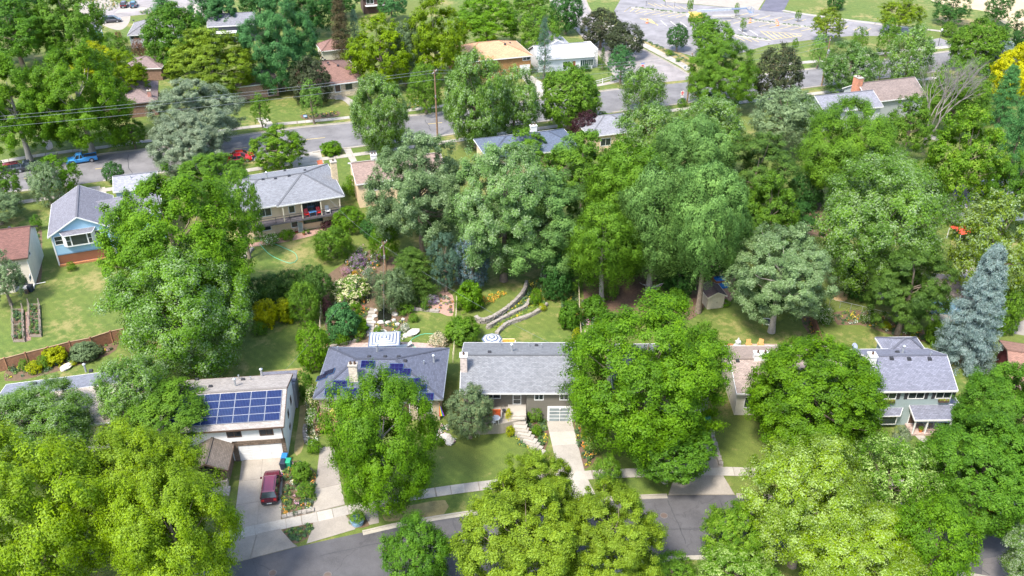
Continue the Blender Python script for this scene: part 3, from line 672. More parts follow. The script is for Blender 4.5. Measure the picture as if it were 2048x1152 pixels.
for y in np.arange(-2.9, 0, .6): rl.box(-.14, -.06, y-.04, y+.04, z_d+.002, z_d+1)
rl.box(-.16, 3.65, -3.03, -2.9, z_d+1.002, z_d+1.06).box(-.17, -.03, -2.9, -.02, z_d+1.002, z_d+1.06).build('deck_railing', m_brown, H2.e)
dp = MB()
for x, y in ((0, -2.8), (3.4, -2.8), (1.7, -2.8)): dp.box(x-.08, x+.08, y-.08, y+.08, 0, z_d-.151)
dp.build('deck_posts', m_brown, H2.e)
win(H2, 'front', 5.5, 8.2, 1.4, 2.9, 3); win(H2, 'front', 9.4, 10.4, .3, 2.6, 1, name='front_door', gm=m_brown); win(H2, 'front', 11.4, 13.0, 1.2, 2.7, 2)
# ------------------------------------------------------------------ grey gable house with glazed garage door
s_grey = SH('pale_grey', (.19, .195, .205)); w_taupe = SD('taupe', (.165, .15, .125), .2)
H3 = house('grey_house', 'taupe sided house with pale grey gable roof and glass panelled garage door', 'house', (920, 786, 4.5, -.25, -.45), 0, 13.1, 9.1, 4.5, w_taupe)
gable_x(H3, 6.45, s_grey, m_white, .45, .25, .47, False)
# right part goes down to the garage; left part stands back behind a raised patio
sp_x = hit(H3, 1053, 800, 1, 0)[0]
def wall_sec(x0, x1, y0, nm='wall'):
    D, ze, zr, yr = H3.D, 4.5, 6.45, H3.yr
    z = lambda y: (ze+(zr-ze)*(y+.45)/(yr+.45) if y < yr else zr-(zr-ze)*(y-yr)/(D+.45-yr))-.14
    pr = [(y0, 0), (D, 0), (D, z(D)), (yr, z(yr)), (y0, z(y0))]; v = [(x0, a, b) for a, b in pr]+[(x1, a, b) for a, b in pr]
    MB().add(v, [(0, 4, 3, 2, 1), (5, 6, 7, 8, 9), (0, 1, 6, 5), (1, 2, 7, 6), (2, 3, 8, 7), (3, 4, 9, 8), (4, 0, 5, 9)]).build(nm, w_taupe, H3.e, uv=True)
wall_sec(sp_x, H3.W, 0.); wall_sec(0, sp_x-.01, .9)
wpx(H3, 1070, 789, 1086, 799, 2); wpx(H3, 1120, 789, 1136, 799, 2)
a = hit(H3, 1098, 838, 1, 0); b = hit(H3, 1141, 815, 1, 0)
gd = MB().box(a[0]-.22, b[0]+.22, -.07, -.003, 0, b[2]+.2).build('garage_door', m_white, H3.e)
for i in range(4):
    for j in range(2):
        wx = (b[0]-a[0])/2; MB().box(a[0]+j*wx+.03, a[0]+(j+1)*wx-.03, -.085, -.071, .06+i*b[2]/4, (i+1)*b[2]/4-.06).build('pane', mat('frosted_pane', (.20, .24, .25), 'glass', .15), gd)
MB().box((a[0]+b[0])/2-.08, (a[0]+b[0])/2+.08, -.25, -.071, b[2]-.12, b[2]+.1).build('garage_lamp', m_white, H3.e)
lt = MB()
for i in range(6): lt.box(H3.W-.75, H3.W+.35, -.22, -.19, .3+i*.28, .36+i*.28)
for i in range(5): lt.box(H3.W-.72+i*.24, H3.W-.66+i*.24, -.185, -.16, .02, 2.0)
lt.build('trellis', m_white, H3.e)
MB().tube([(H3.W+.05, -.4, 4.35), (H3.W-.02, -.06, 4.0), (H3.W-.02, -.06, .1)], .05, 6).build('downspout', m_white, H3.e)
wpx(H3, 972, 789, 1000, 796, 2, at=.9); wpx(H3, 1027, 790, 1041, 807, 1, 2, at=.9, name='front_door')
p, _ = onroof(H3, 923, 744); chimney(H3, -.28, .5, p[1]-.05, p[1]+.75, 3.2, p[2]+2.1, mat('pink_brick', (.50, .40, .35), 'brick', .9, mortar=(.5, .46, .42)), m_white)
for q, k in (((979, 705), 'box'), ((1024, 702), 'stack'), ((1001, 691), 'pipe'), ((1058, 693), 'pipe'), ((1073, 692), 'box'), ((1083, 695), 'pipe')): vent(H3, *q, kind=k)
PZ = 1.45
pt = MB().prism([(-.2, .88), (sp_x-.02, .88), (sp_x-.02, -1.2), (4.6, -2.2), (2.0, -2.4), (-.2, -2.0)], 0, PZ).build('patio', m_conc2, H3.e, uv=True)
lx = hit(H3, 1033, 815, 2, PZ)[0]
MB().box(lx-1.0, sp_x-.05, -1.19, .86, PZ+.003, PZ+.35).build('stoop', m_conc, H3.e); MB().box(lx-.9, sp_x-.2, -1.6, -1.2, PZ+.002, PZ+.18).build('step', m_conc, H3.e)
# ------------------------------------------------------------------ house hidden under the locust
H4 = house('shaded_house', 'grey roofed house almost hidden beneath the big locust crown', 'house', (1225, 782, 3.6, -.3, -.45), 1, 11.2, 8.5, 3.6, SD('sage', (.30, .32, .28)))
gable_x(H4, 5.6, SH('greygreen', (.17, .18, .17)), m_white)
win(H4, 'front', 1.5, 3.3, 1.2, 2.6, 2); win(H4, 'front', 4.5, 5.5, .2, 2.3, 1, name='front_door', gm=m_brown); win(H4, 'front', 7.4, 10.4, .05, 2.2, 1, name='garage_door', gm=m_white)
# ------------------------------------------------------------------ pink-tan roof house
H5 = house('tan_roof_house', 'cream house with pinkish tan shingle roof half hidden behind the round maple', 'house', (1441, 692, 3.6, -.25, 9.0), 0, 12.6, 8.5, 3.6, mat('cream_stucco', (.60, .55, .47), 'plain', .85, .08, 1.5))
gable_x(H5, 5.1, SH('pink_tan', (.32, .25, .21)), m_white, .5, .25, .5)
p, _ = onroof(H5, 1520, 722); chimney(H5, p[0]-.7, p[0]+1.0, p[1], p[1]+.8, p[2]-.3, p[2]+.8, m_white, m_white, 2); vent(H5, 1475, 722)
MB().box(9.9, 12.4, 8.52, 11, 0, 3.1).build('rear_annex', m_white, H5.e); MB().box(9.8, 12.5, 9.05, 11.1, 3.103, 3.2).build('annex_roof', m_white, H5.e)
win(H5, 'front', 1, 2.6, 1.2, 2.6, 2); win(H5, 'front', 4, 6.6, 1.1, 2.7, 3); win(H5, 'front', 8, 9, .2, 2.3, 1, name='front_door', gm=m_red)
# ------------------------------------------------------------------ blue-grey two storey house
s_bg = SH('blue_grey', (.175, .18, .225)); w_aqua = SD('aqua', (.30, .37, .37), .2)
H6 = house('blue_grey_house', 'pale blue grey two storey house with dark shutters and a covered front porch', 'house', (1916, 781, 5.3, 9.15, -.4), 1.2, 8.9, 7.4, 5.3, w_aqua)
gable_x(H6, 7.3, s_bg, m_white, .4, .25, .5)
for x0, x1 in ((1764, 1793), (1819, 1849), (1874, 1903)):
    a = hit(H6, x0, 786, 1, 0)[0]; b = hit(H6, x1, 786, 1, 0)[0]
    win(H6, 'front', a, b, 3.95, 4.75, 2, 1)
    for q in ((a-.5, a-.12), (b+.12, b+.5)): MB().box(q[0], q[1], -.05, -.003, 3.88, 4.82).build('shutter', m_dark, H6.e)
def flower_box(h, u, z, y0, wd=1.2):
    o = MB().box(u-wd/2, u+wd/2, y0-.32, y0-.06, z-.25, z).build('flower_box', m_brown, h.e)
    r = random.Random(int(u*77)); mb = MB()
    for i in range(26): mb.blob((u+r.uniform(-wd/2, wd/2), y0-.2+r.uniform(-.1, .1), z+r.uniform(0, .16)), (.09, .09, .08), r, 5, 3)
    mb.build('flowers', mat('box_flowers', (.16, .17, .03), 'plain', .9, .6, 9), o)
flower_box(H6, hit(H6, 1779, 796, 1, 0)[0], 3.75, 0); flower_box(H6, hit(H6, 1887, 797, 1, 0)[0], 3.75, 0)
pa = hit(H6, 1822, 806, 1, 0)[0]
V = [(pa-.1, -1.9, 2.35), (9.6, -1.9, 2.35), (9.6, -.01, 2.95), (pa-.1, -.01, 2.95)]
roof(H6, V, [(0, 1, 2, 3)], s_bg, m_white, name='porch_roof')
MB().box(8.92, 10.4, .3, 6.5, 0, 2.3).build('side_wing', w_aqua, H6.e, uv=True)
roof(H6, [(8.91, .1, 2.8), (10.7, .1, 2.3), (10.7, 6.8, 2.3), (8.91, 6.8, 2.8)], [(0, 1, 2, 3)], s_bg, m_white, name='wing_roof')
MB().box(pa, 8.9, -1.9, -.01, 0, .25).build('porch_floor', m_paver, H6.e, uv=True)
for x in (pa+.15, 6.0, 8.7): MB().box(x-.07, x+.07, -1.8, -1.66, .252, 2.2).build('porch_post', m_white, H6.e)
rl = MB()
for x in np.arange(pa+1.7, 8.6, .17): rl.box(x-.012, x+.012, -1.75, -1.72, .26, 1.0)
rl.box(pa+1.6, 8.62, -1.76, -1.71, 1.001, 1.05); rl.build('porch_railing', m_dark, H6.e)
win(H6, 'front', pa+.3, pa+1.2, .26, 2.2, 1, name='front_door', gm=m_brown); win(H6, 'front', pa+2.4, pa+4.2, 1.1, 2.1, 2)
ba = hit(H6, 1770, 806, 1, 0)[0]; bb = hit(H6, 1796, 806, 1, 0)[0]
bay = MB().hexa([(ba-.3, -.7, .7), (bb, -.7, .7), (bb+.5, -.01, .7), (ba-.8, -.01, .7), (ba-.3, -.7, 2.1), (bb, -.7, 2.1), (bb+.5, -.01, 2.1), (ba-.8, -.01, 2.1)]).build('bay', m_white, H6.e)
MB().box(ba-.2, bb-.1, -.72, -.701, .85, 2.0).build('pane', m_glass, bay)
roof(H6, [(ba-.45, -.9, 2.15), (bb+.15, -.9, 2.15), (bb+.7, -.01, 2.6), (ba-1.0, -.01, 2.6)], [(0, 1, 2, 3)], s_bg, m_white, name='bay_roof', fh=.1)
p, _ = onroof(H6, 1741, 735); chimney(H6, -.35, .45, 2.4, 3.3, 0, 8.0, m_white, m_white)
H6.roof = H6.roof
for q, k in (((1783, 717), 'box'), ((1818, 718), 'box'), ((1859, 718), 'box'), ((1889, 718), 'box'), ((1795, 705), 'box'), ((1805, 706), 'stack'), ((1861, 711), 'pipe'), ((1747, 716), 'box')): vent(H6, *q, kind=k)
ez = 5.0; hh = House(); hh.__dict__.update(H6.__dict__); hh.ze = ez; hh.planes = []; hh.W = 9
hip(hh, 6.6, s_bg, m_white, .3, 6.2, 6.9, 8.2, True, True, 4.2, 8.7, 7.42, 10.4)
# satellite dish
dd = thing('satellite_dish', 'grey satellite dish on the back eave of the blue grey house', 'satellite dish', to_world(H6, (.1, 7.9, 5.2)))
MB().tube([(0, 0, -.4), (0, 0, .3), (0, -.1, .5)], .03, 6).build('mast', m_dark, dd)
o = MB().lathe([(.05, 0), (.25, .03), (.42, .1), (.44, .12), (.42, .12), (.2, .06)], 14).build('dish', mat('dish_grey', (.3, .32, .42), 'plain', .5), dd, smooth=True); o.location = (0, -.15, .55); o.rotation_euler = (R_(50), 0, R_(30))
MB().tube([(0, -.15, .4), (.1, -.55, .5)], .015, 5).build('feed_arm', m_dark, dd)
# ------------------------------------------------------------------ long low house bottom left
H0 = house('low_grey_house', 'long low house with grey and cream roof behind the bottom left trees', 'house', (13, 769, 4.2, -.3, 9.3), 13, 15.5, 8.8, 4.2, mat('cream_wall', (.58, .53, .45), 'plain', .85))
W, D = H0.W, H0.D
roof(H0, [(-.3, 5.6, 5.0), (W+.3, 5.6, 5.0), (W+.3, 9.3, 4.2), (-.3, 9.3, 4.2)], [(0, 1, 2, 3)], SH('steel', (.2, .21, .25)), m_white)
roof(H0, [(-.3, -.5, 4.2), (W+.3, -.5, 4.2), (W+.3, 5.58, 4.95), (-.3, 5.58, 4.95)], [(0, 1, 2, 3)], SH('cream', (.44, .38, .32)), m_white, name='front_roof')
box_wall(H0, H0.wall, z1=4.0); win(H0, 'front', 2, 4, 1.5, 2.9, 2); win(H0, 'front', 7, 9.5, 1.5, 2.9, 3); win(H0, 'front', 11.5, 12.5, .1, 2.2, name='front_door', gm=m_brown)
for q, k in (((172, 742), 'stack'), ((105, 763), 'box'), ((70, 768), 'box'), ((182, 742), 'box')): vent(H0, *q, kind=k)
# ------------------------------------------------------------------ brown roof house on the left edge
s_rb = SH('redbrown', (.17, .08, .062))
H8 = house('brown_roof_house', 'cream stucco house with red brown roof at the left edge of the picture', 'house', (55, 515, 4.9, 9.3, -.4), 17, 9.0, 9.5, 4.9, mat('cream_stucco2', (.66, .60, .50), 'plain', .85, .08, 1.2))
gable_x(H8, 6.9, s_rb, m_brown, .4, .3, .6)
MB().box(2.2, 6.6, -1.2, -.01, 0, 2.6).build('bay', H8.wall, H8.e); wpx(H8, 34, 557, 51, 583, 3, fm=m_dark)
wpxr(H8, 60, 497, 510, .8); wpxr(H8, 61, 545, 558, .8); vent(H8, 19, 456)
MB().box(0, 9, -.9, -.02, 0, .3).build('plinth', m_white, H8.e)
MB().tube([(9.1, -.35, 4.7), (9.03, -.05, 4.3), (9.03, -.05, .3), (10.4, .3, .2)], .06, 6).build('downspout', m_white, H8.e)
# ------------------------------------------------------------------ light blue house
s_bl = SH('grey_lilac', (.175, .17, .195)); w_blue = SD('light_blue', (.29, .47, .62), .22)
H9 = house('light_blue_house', 'light blue gabled house with bay window above brown lattice', 'house', (95, 475, 5.1, -.4, -.35), 21, 8.3, 11.2, 5.1, w_blue)
gable_y(H9, 7.7, s_bl, m_white, .35, .4)
z0 = hit(H9, 150, 505, 1, 0)[2]
wood_l = mat('lattice_brown', (.21, .08, .038), 'siding', .85, pitch=.12, axis=0)
MB().box(.15, 8.15, -.05, -.003, .3, z0-.05).build('lattice', wood_l, H9.e, uv=True)
for x in (-.02, 8.1): MB().box(x-.06, x+.14, -.07, -.055 if False else -.003, 0, 5.05).build('corner_board', m_white, H9.e)
MB().box(.12, 8.1, -.09, -.053, z0-.04, z0+.12).build('trim_board', w_blue, H9.e)
MB().box(.1, 8.2, -.5, -.1, 0, .28).build('planter_box', m_wood, H9.e)
wpx(H9, 112, 473, 125, 489, 1, 2)
a = hit(H9, 131, 480, 1, -.6); b = hit(H9, 183, 470, 1, -.6); za, zb = hit(H9, 157, 489, 1, -.6)[2], hit(H9, 157, 469, 1, -.6)[2]
bay = MB().hexa([(a[0], -.6, za-.2), (b[0], -.6, za-.2), (b[0]+.5, -.01, za-.2), (a[0]-.5, -.01, za-.2), (a[0], -.6, zb+.15), (b[0], -.6, zb+.15), (b[0]+.5, -.01, zb+.15), (a[0]-.5, -.01, zb+.15)]).build('bay', m_white, H9.e)
L_ = b[0]-a[0]
for q0, q1, ny in ((.02, .17, 2), (.22, .80, 1), (.85, .98, 2)):
    for j in range(ny): MB().box(a[0]+L_*q0, a[0]+L_*q1, -.63, -.601, za+.05+(zb-za)*j/ny, za+(zb-za)*(j+1)/ny-.03).build('pane', m_glass, bay)
roof(H9, [(a[0]-.2, -.85, zb+.2), (b[0]+.2, -.85, zb+.2), (b[0]+.7, -.01, zb+.62), (a[0]-.7, -.01, zb+.62)], [(0, 1, 2, 3)], s_bl, m_white, name='bay_roof', fh=.1)
a = hit(H9, 188, 468, 1, 0); win(H9, 'front', a[0], a[0]+.9, za+.1, zb-.1, 1, 2)
w2 = House(); w2.__dict__.update(H9.__dict__); w2.W, w2.D, w2.ze, w2.planes = 15.5, 0, 5.0, []
# right wing, ridge along x
roof(w2, [(8.72, 3.2, 4.9), (16, 3.2, 4.9), (16, 7.2, 6.4), (5.9, 7.2, 6.4), (16, 11, 4.9), (8.72, 11, 4.9)], [(0, 1, 2, 3), (3, 2, 4, 5)], s_bl, m_white, name='wing_roof')
MB().box(8.32, 15.6, 3.6, 10.6, 0, 4.8).build('wing_wall', w_blue, H9.e, uv=True)
MB().box(9.5, 10.3, 3.3, 3.58, 3.2, 4.3).build('window', m_frame, H9.e)
# ------------------------------------------------------------------ far garage piece behind it
H9b = house('grey_garage', 'pale grey roofed garage beside the road behind the light blue house', 'garage', (232, 352, 3.4, -.3, 6.4), 17, 6.5, 6.0, 3.4, SD('pale_blue', (.45, .52, .58)))
gable_x(H9b, 4.8, SH('pale', (.28, .28, .31)), m_white, .4, .3); vent(H9b, 262, 357, 'pipe')
# ------------------------------------------------------------------ cream house with deck
s_g10 = SH('silver_grey', (.20, .205, .22))
H10 = house('cream_deck_house', 'cream two level house with grey hip roof and long dark balcony', 'house', (689, 391, 5.6, 17.6, -1.4), 21.3, 17.0, 11.6, 5.6, mat('cream_stucco3', (.70, .53, .34), 'plain', .85, .08, 1.5))
a = hit(H10, 604, 346, 1, 5.8); b = hit(H10, 500, 362, 2, a[2])
V = [(-.6, -1.0, 5.6), (6.9, -1.0, 5.6), (6.9, -1.4, 5.6), (17.6, -1.4, 5.6), (17.6, 12.2, 5.6), (-.6, 12.2, 5.6), (5.2, 5.8, a[2]), (a[0], 5.8, a[2])]
roof(H10, V, [(0, 1, 7, 6), (1, 2, 7), (2, 3, 7), (3, 4, 7), (4, 5, 6, 7), (5, 0, 6)], s_g10, m_white)
cb = MB()
for i, j in ((2, 7), (3, 7), (4, 7), (6, 7), (0, 6), (5, 6)): cb.bar(np.array(V[i])+[0, 0, .02], np.array(V[j])+[0, 0, .02], .34, .06)
cb.build('ridge_cap', s_g10, H10.roof)
box_wall(H10, H10.wall, z1=5.45)
ZD = 2.75
MB().box(2.0, 17.4, -1.5, -.01, ZD-.32, ZD).build('balcony', mat('dark_fascia', (.10, .09, .10), 'plain', .7), H10.e)
rl = MB()
for x in np.arange(2.0, 17.5, 2.2): rl.box(x-.03, x+.03, -1.48, -1.42, ZD+.002, ZD+1.0)
rl.box(2, 17.4, -1.49, -1.41, ZD+1.001, ZD+1.05).box(2, 17.4, -1.46, -1.44, ZD+.5, ZD+.53).box(2, 17.4, -1.46, -1.44, ZD+.2, ZD+.22).build('balcony_railing', m_dark, H10.e)
for px in (566, 604, 643, 681):
    x = hit(H10, px, 420, 1, -1.3)[0]; MB().box(x-.08, x+.08, -1.36, -1.2, ZD+.003, 5.45).build('balcony_post', mat('cream_post', (.6, .54, .42), 'plain', .7), H10.e)
wpx(H10, 508, 418, 541, 433, 3); wpx(H10, 579, 412, 588, 425, name='balcony_door'); wpx(H10, 607, 405, 640, 420, 4, fm=m_dark); wpx(H10, 516, 450, 541, 461, 1); wpx(H10, 584, 439, 594, 454, gm=m_gglass, name='back_door'); wpx(H10, 608, 431, 644, 444, 3, gm=m_gglass, fm=m_dark)
for q, k in (((526, 359), 'box'), ((534, 356), 'stack'), ((551, 357), 'box'), ((578, 352), 'box'), ((610, 341), 'box'), ((570, 342), 'box'), ((505, 370), 'box')): vent(H10, *q, kind=k)
chimney(H10, 17.05, 18.0, 5.2, 6.2, 0, 8.6, mat('yellow_brick', (.58, .44, .25), 'brick', .9, mortar=(.5, .44, .33)), m_conc)
# ------------------------------------------------------------------ tan gable house next door
H11 = house('tan_gable_house', 'cream house with brown gable roof behind the grey green oak', 'house', (712, 369, 4.6, -.3, -.4), 17, 15.0, 8.6, 4.6, H10.wall)
gable_x(H11, 6.5, SH('brown_tan', (.27, .19, .155)), m_white, .4, .3)
win(H11, 'front', 1.8, 3.6, 3.0, 4.0, 2); win(H11, 'front', 6, 8, 3.0, 4.0, 2); chimney(H11, 3.2, 4.2, 4.2, 5.0, 4, 7.4, m_white, m_white, 2)
# ------------------------------------------------------------------ dark blue roof and others along the upper road
s_navy = SH('navy', (.10, .125, .175))
H12 = house('navy_roof_house', 'house with dark blue grey hip roof between the tall middle trees', 'house', (1127, 257, 4.0, 17.5, 9.5), 17, 17.0, 9.0, 4.0, H10.wall)
hip(H12, 6.0, s_navy, m_white); chimney(H12, 9.4, 10.6, 5, 5.8, 4, 6.9, m_white, m_white, 2); win(H12, 'front', 2, 4, 1.2, 2.6, 2); win(H12, 'front', 12, 14, 1.2, 2.6, 2); vent(H12, 1078, 268)
H13 = house('grey_hip_house', 'pale grey hip roof house beside the upper road junction', 'house', (1237, 226, 3.6, 9.6, 9.6), 17, 10.0, 9.0, 3.6, H10.wall)
hip(H13, 5.6, SH('ash', (.23, .23, .25)), m_white, .5, 4.4, 5.6); win(H13, 'front', 2, 4, 1.2, 2.6, 2); vent(H13, 1232, 238)
H14 = house('grey_gable_house', 'grey gabled house peeping out of the right hand woods', 'house', (1650, 193, 4.2, 5, 8), 15, 13.0, 8.0, 4.2, SD('pale2', (.5, .52, .52)))
gable_x(H14, 6.2, SH('grey3', (.22, .22, .25)), m_white); vent(H14, 1676, 188); vent(H14, 1700, 186); win(H14, 'front', 2, 4, 1.2, 2.6, 2)
H15 = house('brick_chimney_house', 'brown roofed house with a big orange brick chimney on its gable', 'house', (1738, 205, 4.4, -.3, -.4), 17, 13.5, 8.5, 4.4, SD('grey4', (.38, .40, .40)))
gable_x(H15, 7.0, SH('brown5', (.225, .175, .155)), m_white)
chimney(H15, -.9, .25, 3.4, 5.2, 0, 8.2, mat('orange_brick', (.52, .19, .095), 'brick', .9, mortar=(.4, .25, .18)), m_conc, 2)
win(H15, 'left', 2.0, 3.1, 4.4, 5.6, 2, 2, at=0.); vent(H15, 1830, 178, 'pipe'); vent(H15, 1848, 172, 'pipe')
H16 = house('grey_roof_cottage', 'small grey roofed house with brick chimney behind the right edge trees', 'house', (1922, 415, 3.6, -.3, -.4), 10, 13.0, 8.0, 3.6, SD('pale6', (.5, .5, .5)))
gable_x(H16, 5.6, SH('grey7', (.24, .25, .29)), m_white); chimney(H16, 2.0, 3.0, 5, 5.8, 3, 6.6, MATS['orange_brick'], m_conc); win(H16, 'front', 2, 4, 1.2, 2.6, 2)
H17 = house('blue_garage', 'light blue sided garage beside the blue spruce', 'garage', (1860, 628, 0, 0, 0), -8, 5.6, 6.0, 2.9, SD('sky_blue', (.20, .36, .48), .25))
gable_x(H17, 3.9, SH('brown8', (.28, .22, .2)), m_white, .3, .3); wpx(H17, 1870, 587, 1883, 597, 2, fm=m_white)
MB().tube([(3.2, -.1, 3.3), (3.15, -.12, 1.2), (2.9, -.3, 1.1)], .035, 6).build('downspout', m_white, H17.e); MB().box(-.2, 5.8, -1.6, -.02, 0, .12).build('pad', m_conc, H17.e)
H7 = house('maroon_house', 'house with red brown roof and maroon wall at the lower right edge', 'house', (1998, 680, 3.0, -.3, 8.2), -17, 9.0, 7.8, 3.0, mat('maroon_wall', (.14, .02, .025), 'siding', .8, pitch=.2))
gable_x(H7, 4.4, SH('redbrown2', (.27, .145, .105)), m_brown, .4, .3)
# pergola
pg = thing('pergola', 'weathered wooden pergola beside the maroon wall', 'pergola', to_world(H7, (.3, -3.6, 0)), H7.a)
m_pgw = mat('weathered_wood', (.32, .23, .19), 'plain', .9, .25)
for x in (0, 4.4):
    for y in (0, 2.6): MB().box(x-.08, x+.08, y-.08, y+.08, 0, 2.4).build('post', m_pgw, pg)
for y in (0, 2.6): MB().box(-.4, 4.9, y-.05, y+.05, 2.402, 2.58).build('beam', m_pgw, pg)
for i in range(9): MB().box(-.1+i*.55, -.02+i*.55, -.5, 3.1, 2.582, 2.72).build('rafter', m_pgw, pg)
# ------------------------------------------------------------------ upper row of houses
s_br = SH('plum_brown', (.225, .125, .10))
H18 = house('stone_bungalow', 'stone bungalow with red brown hip roof behind the purple tree', 'house', (733, 160, 3.3, 14.3, -.5), 22.8, 13.8, 15.0, 3.3, mat('buff_stone', (.52, .42, .28), 'stone', .9, mortar=(.40, .34, .26), bump=.4))
hip(H18, 6.3, s_br, m_white, .5, 6.2, 8.0, 7.5)
wpx(H18, 671, 169, 680, 184, name='front_door', gm=m_brown); wpx(H18, 692, 167, 703, 178, 2, fm=m_dark); win(H18, 'front', 13.0, 13.7, .8, 2.6, 1, fm=m_dark)
p, _ = onroof(H18, 667, 147); chimney(H18, p[0]-.6, p[0]+.6, p[1], p[1]+1.2, p[2]-.5, p[2]+1.6, mat('orange_brick2', (.55, .27, .11), 'brick', .9), m_conc)
for q in ((676, 131), (650, 120), (653, 123), (656, 126), (682, 141), (645, 116)): vent(H18, *q)
a = hit(H18, 676, 190, 1, -.6)[0]
for i in range(3): MB().box(a-.8, a+.8, -.5-i*.4, -.05-i*.4 if i == 0 else -.1-i*.4, 0, .55-i*.18).build('step', m_conc, H18.e)
H19 = house('brick_cottage', 'small brick cottage with grey brown roof left of the purple tree', 'house', (558, 164, 3.2, 9.3, -.4), 22, 9.0, 9.0, 3.2, mat('salmon_brick', (.48, .30, .21), 'brick', .9))
hip(H19, 5.2, SH('greybrown', (.25, .2, .18)), m_white, .4, 4, 5); wpx(H19, 539, 167, 544, 176, fm=m_white); wpx(H19, 537, 180, 546, 190, gm=m_dark, name='back_door')
H20 = house('small_garage', 'cream garage with red brown roof behind the stone bungalow', 'garage', (643, 103, 2.9, -.3, -.4), 22, 6.0, 6.5, 2.9, mat('cream_panel', (.58, .52, .42), 'siding', .8, pitch=.2))
hip(H20, 4.7, s_br, m_white, .3, 2.9, 3.1); win(H20, 'left', 1.5, 4.6, .05, 2.2, at=0., gm=mat('tan_door', (.45, .33, .22), 'plain', .7), name='garage_door')
H21 = house('brown_hip_house', 'brown hip roofed house behind the yellow green trees at upper left', 'house', (305, 203, 3.2, 11.4, -.4), 18, 12.0, 13, 3.2, mat('brown_brick', (.22, .13, .09), 'brick', .9))
hip(H21, 6.2, SH('mauve_brown', (.225, .165, .155)), m_brown, .4, 5.6, 6.4, 6.5); vent(H21, 295, 178); chimney(H21, 10.6, 11.3, 1, 1.7, 3, 5.0, mat('pinkbrick', (.5, .25, .2), 'brick', .9), m_conc)
H21b = house('brown_shed', 'brown roofed outbuilding with brick wall behind the hip roofed house', 'shed', (322, 136, 3.0, 8.2, -.3), 5, 8.0, 8.0, 3.0, MATS['brown_brick'])
hip(H21b, 4.7, SH('mauve_brown', (.2, .15, .14)), m_white, .3)
H22 = house('grey_hip_cottage', 'light grey hip roof house beside the parked minivan', 'house', (254, 71, 3.4, -.4, -.4), 12, 12.5, 12.0, 3.4, mat('grey_wall', (.45, .45, .47), 'plain', .8))
hip(H22, 6.0, SH('grey9', (.21, .2, .21)), m_white, .4, 5.6, 6.8); wpx(H22, 263, 69, 277, 77, fm=m_dark); vent(H22, 267, 41)
sb = house('blue_shed', 'small bright blue gabled shed at the upper left', 'shed', (182, 88, 0, 0, 0), 20, 3.0, 5.0, 3.0, SD('bright_blue', (.16, .40, .58), .25))
gable_y(sb, 4.2, SH('grey9', (.3, .3, .3)), m_white, .2, .2)
H23 = house('charcoal_house', 'charcoal sided house with pale porch roof near the top edge', 'house', (418, 62, 3.2, 0, 0), 12, 11.5, 9.0, 4.4, SD('charcoal', (.06, .07, .09)))
gable_x(H23, 6.4, SH('dark10', (.2, .2, .22)), m_white); win(H23, 'front', .8, 2.2, 1.5, 3.4, 2); win(H23, 'front', 5, 6.4, 1.5, 2.8, 2)
MB().box(1, 7, -2.4, -.02, 2.9, 3.02).build('porch_roof', m_white, H23.e); MB().box(1.1, 1.25, -2.3, -2.15, 0, 2.89).build('porch_post', m_white, H23.e); MB().box(6.7, 6.85, -2.3, -2.15, 0, 2.89).build('porch_post', m_white, H23.e)
H24 = house('orange_roof_house', 'brown brick house with light orange hip roof and white garage door', 'house', (1066, 111, 4.8, 17.4, -.4), 18, 17.0, 12.0, 4.8, mat('ochre_brick', (.30, .16, .06), 'brick', .9))
hip(H24, 7.2, SH('orange', (.52, .30, .165)), m_white, .4, 6, 11); wpx(H24, 1046, 112, 1060, 120, 2); 
a = hit(H24, 1040, 145, 1, 0)[0]; b = hit(H24, 1059, 145, 1, 0)[0]; win(H24, 'front', a, b, .02, 2.6, 1, gm=m_white, name='garage_door')
p, _ = onroof(H24, 962, 100); chimney(H24, p[0]-.6, p[0]+.6, p[1], p[1]+1, p[2]-.5, p[2]+1.3, ch, m_conc, 2); vent(H24, 1010, 88); vent(H24, 1020, 86)
H25 = house('white_corner_house', 'white house with very pale roof and red door on the corner lot', 'house', (1189, 112, 3.2, 13.8, -.4), 13, 13.5, 8.5, 3.2, mat('white_wall', (.66, .67, .68), 'siding', .8, pitch=.2))
gable_x(H25, 5.3, SH('white_grey', (.40, .40, .42)), m_white)
a = [hit(H25, x, 124, 1, 0) for x in (1126, 1140, 1146, 1151, 1161, 1186)]
win(H25, 'front', a[0][0], a[1][0], .9, 2.2, 3); win(H25, 'front', a[2][0], a[3][0], .1, 2.2, 1, gm=mat('crimson_door', (.30, .02, .05), 'plain', .5), name='front_door'); win(H25, 'front', a[4][0], a[5][0], .9, 2.3, 6, gm=m_gglass)
MB().box(13.52, 15.2, 1.2, 7.8, 0, 4.4).build('stone_wall', mat('white_stone', (.60, .57, .53), 'stone', .9, mortar=(.5, .48, .45)), H25.e, uv=True)
g2 = House(); g2.__dict__.update(H25.__dict__); g2.planes = []
gable_y(g2, 5.1, SH('white_grey', (.5, .5, .5)), m_white, .3, .3, True, 3.5, 10.5, 8.52, 17, 3.1, name='rear_roof', wname='rear_wall')
H26 = house('brown_balcony_house', 'dark brown house with balcony at the top edge between trees', 'house', (728, 28, 0, 0, 0), 15, 9.0, 8.0, 4.6, mat('dark_brown_wall', (.10, .055, .045), 'siding', .8, pitch=.2))
gable_x(H26, 6.4, SH('greybrown', (.25, .2, .18)), m_white); win(H26, 'front', 1, 3, 2.8, 4.1, 2); MB().box(.5, 6, -1.3, -.02, 2.3, 2.45).build('balcony', m_white, H26.e)
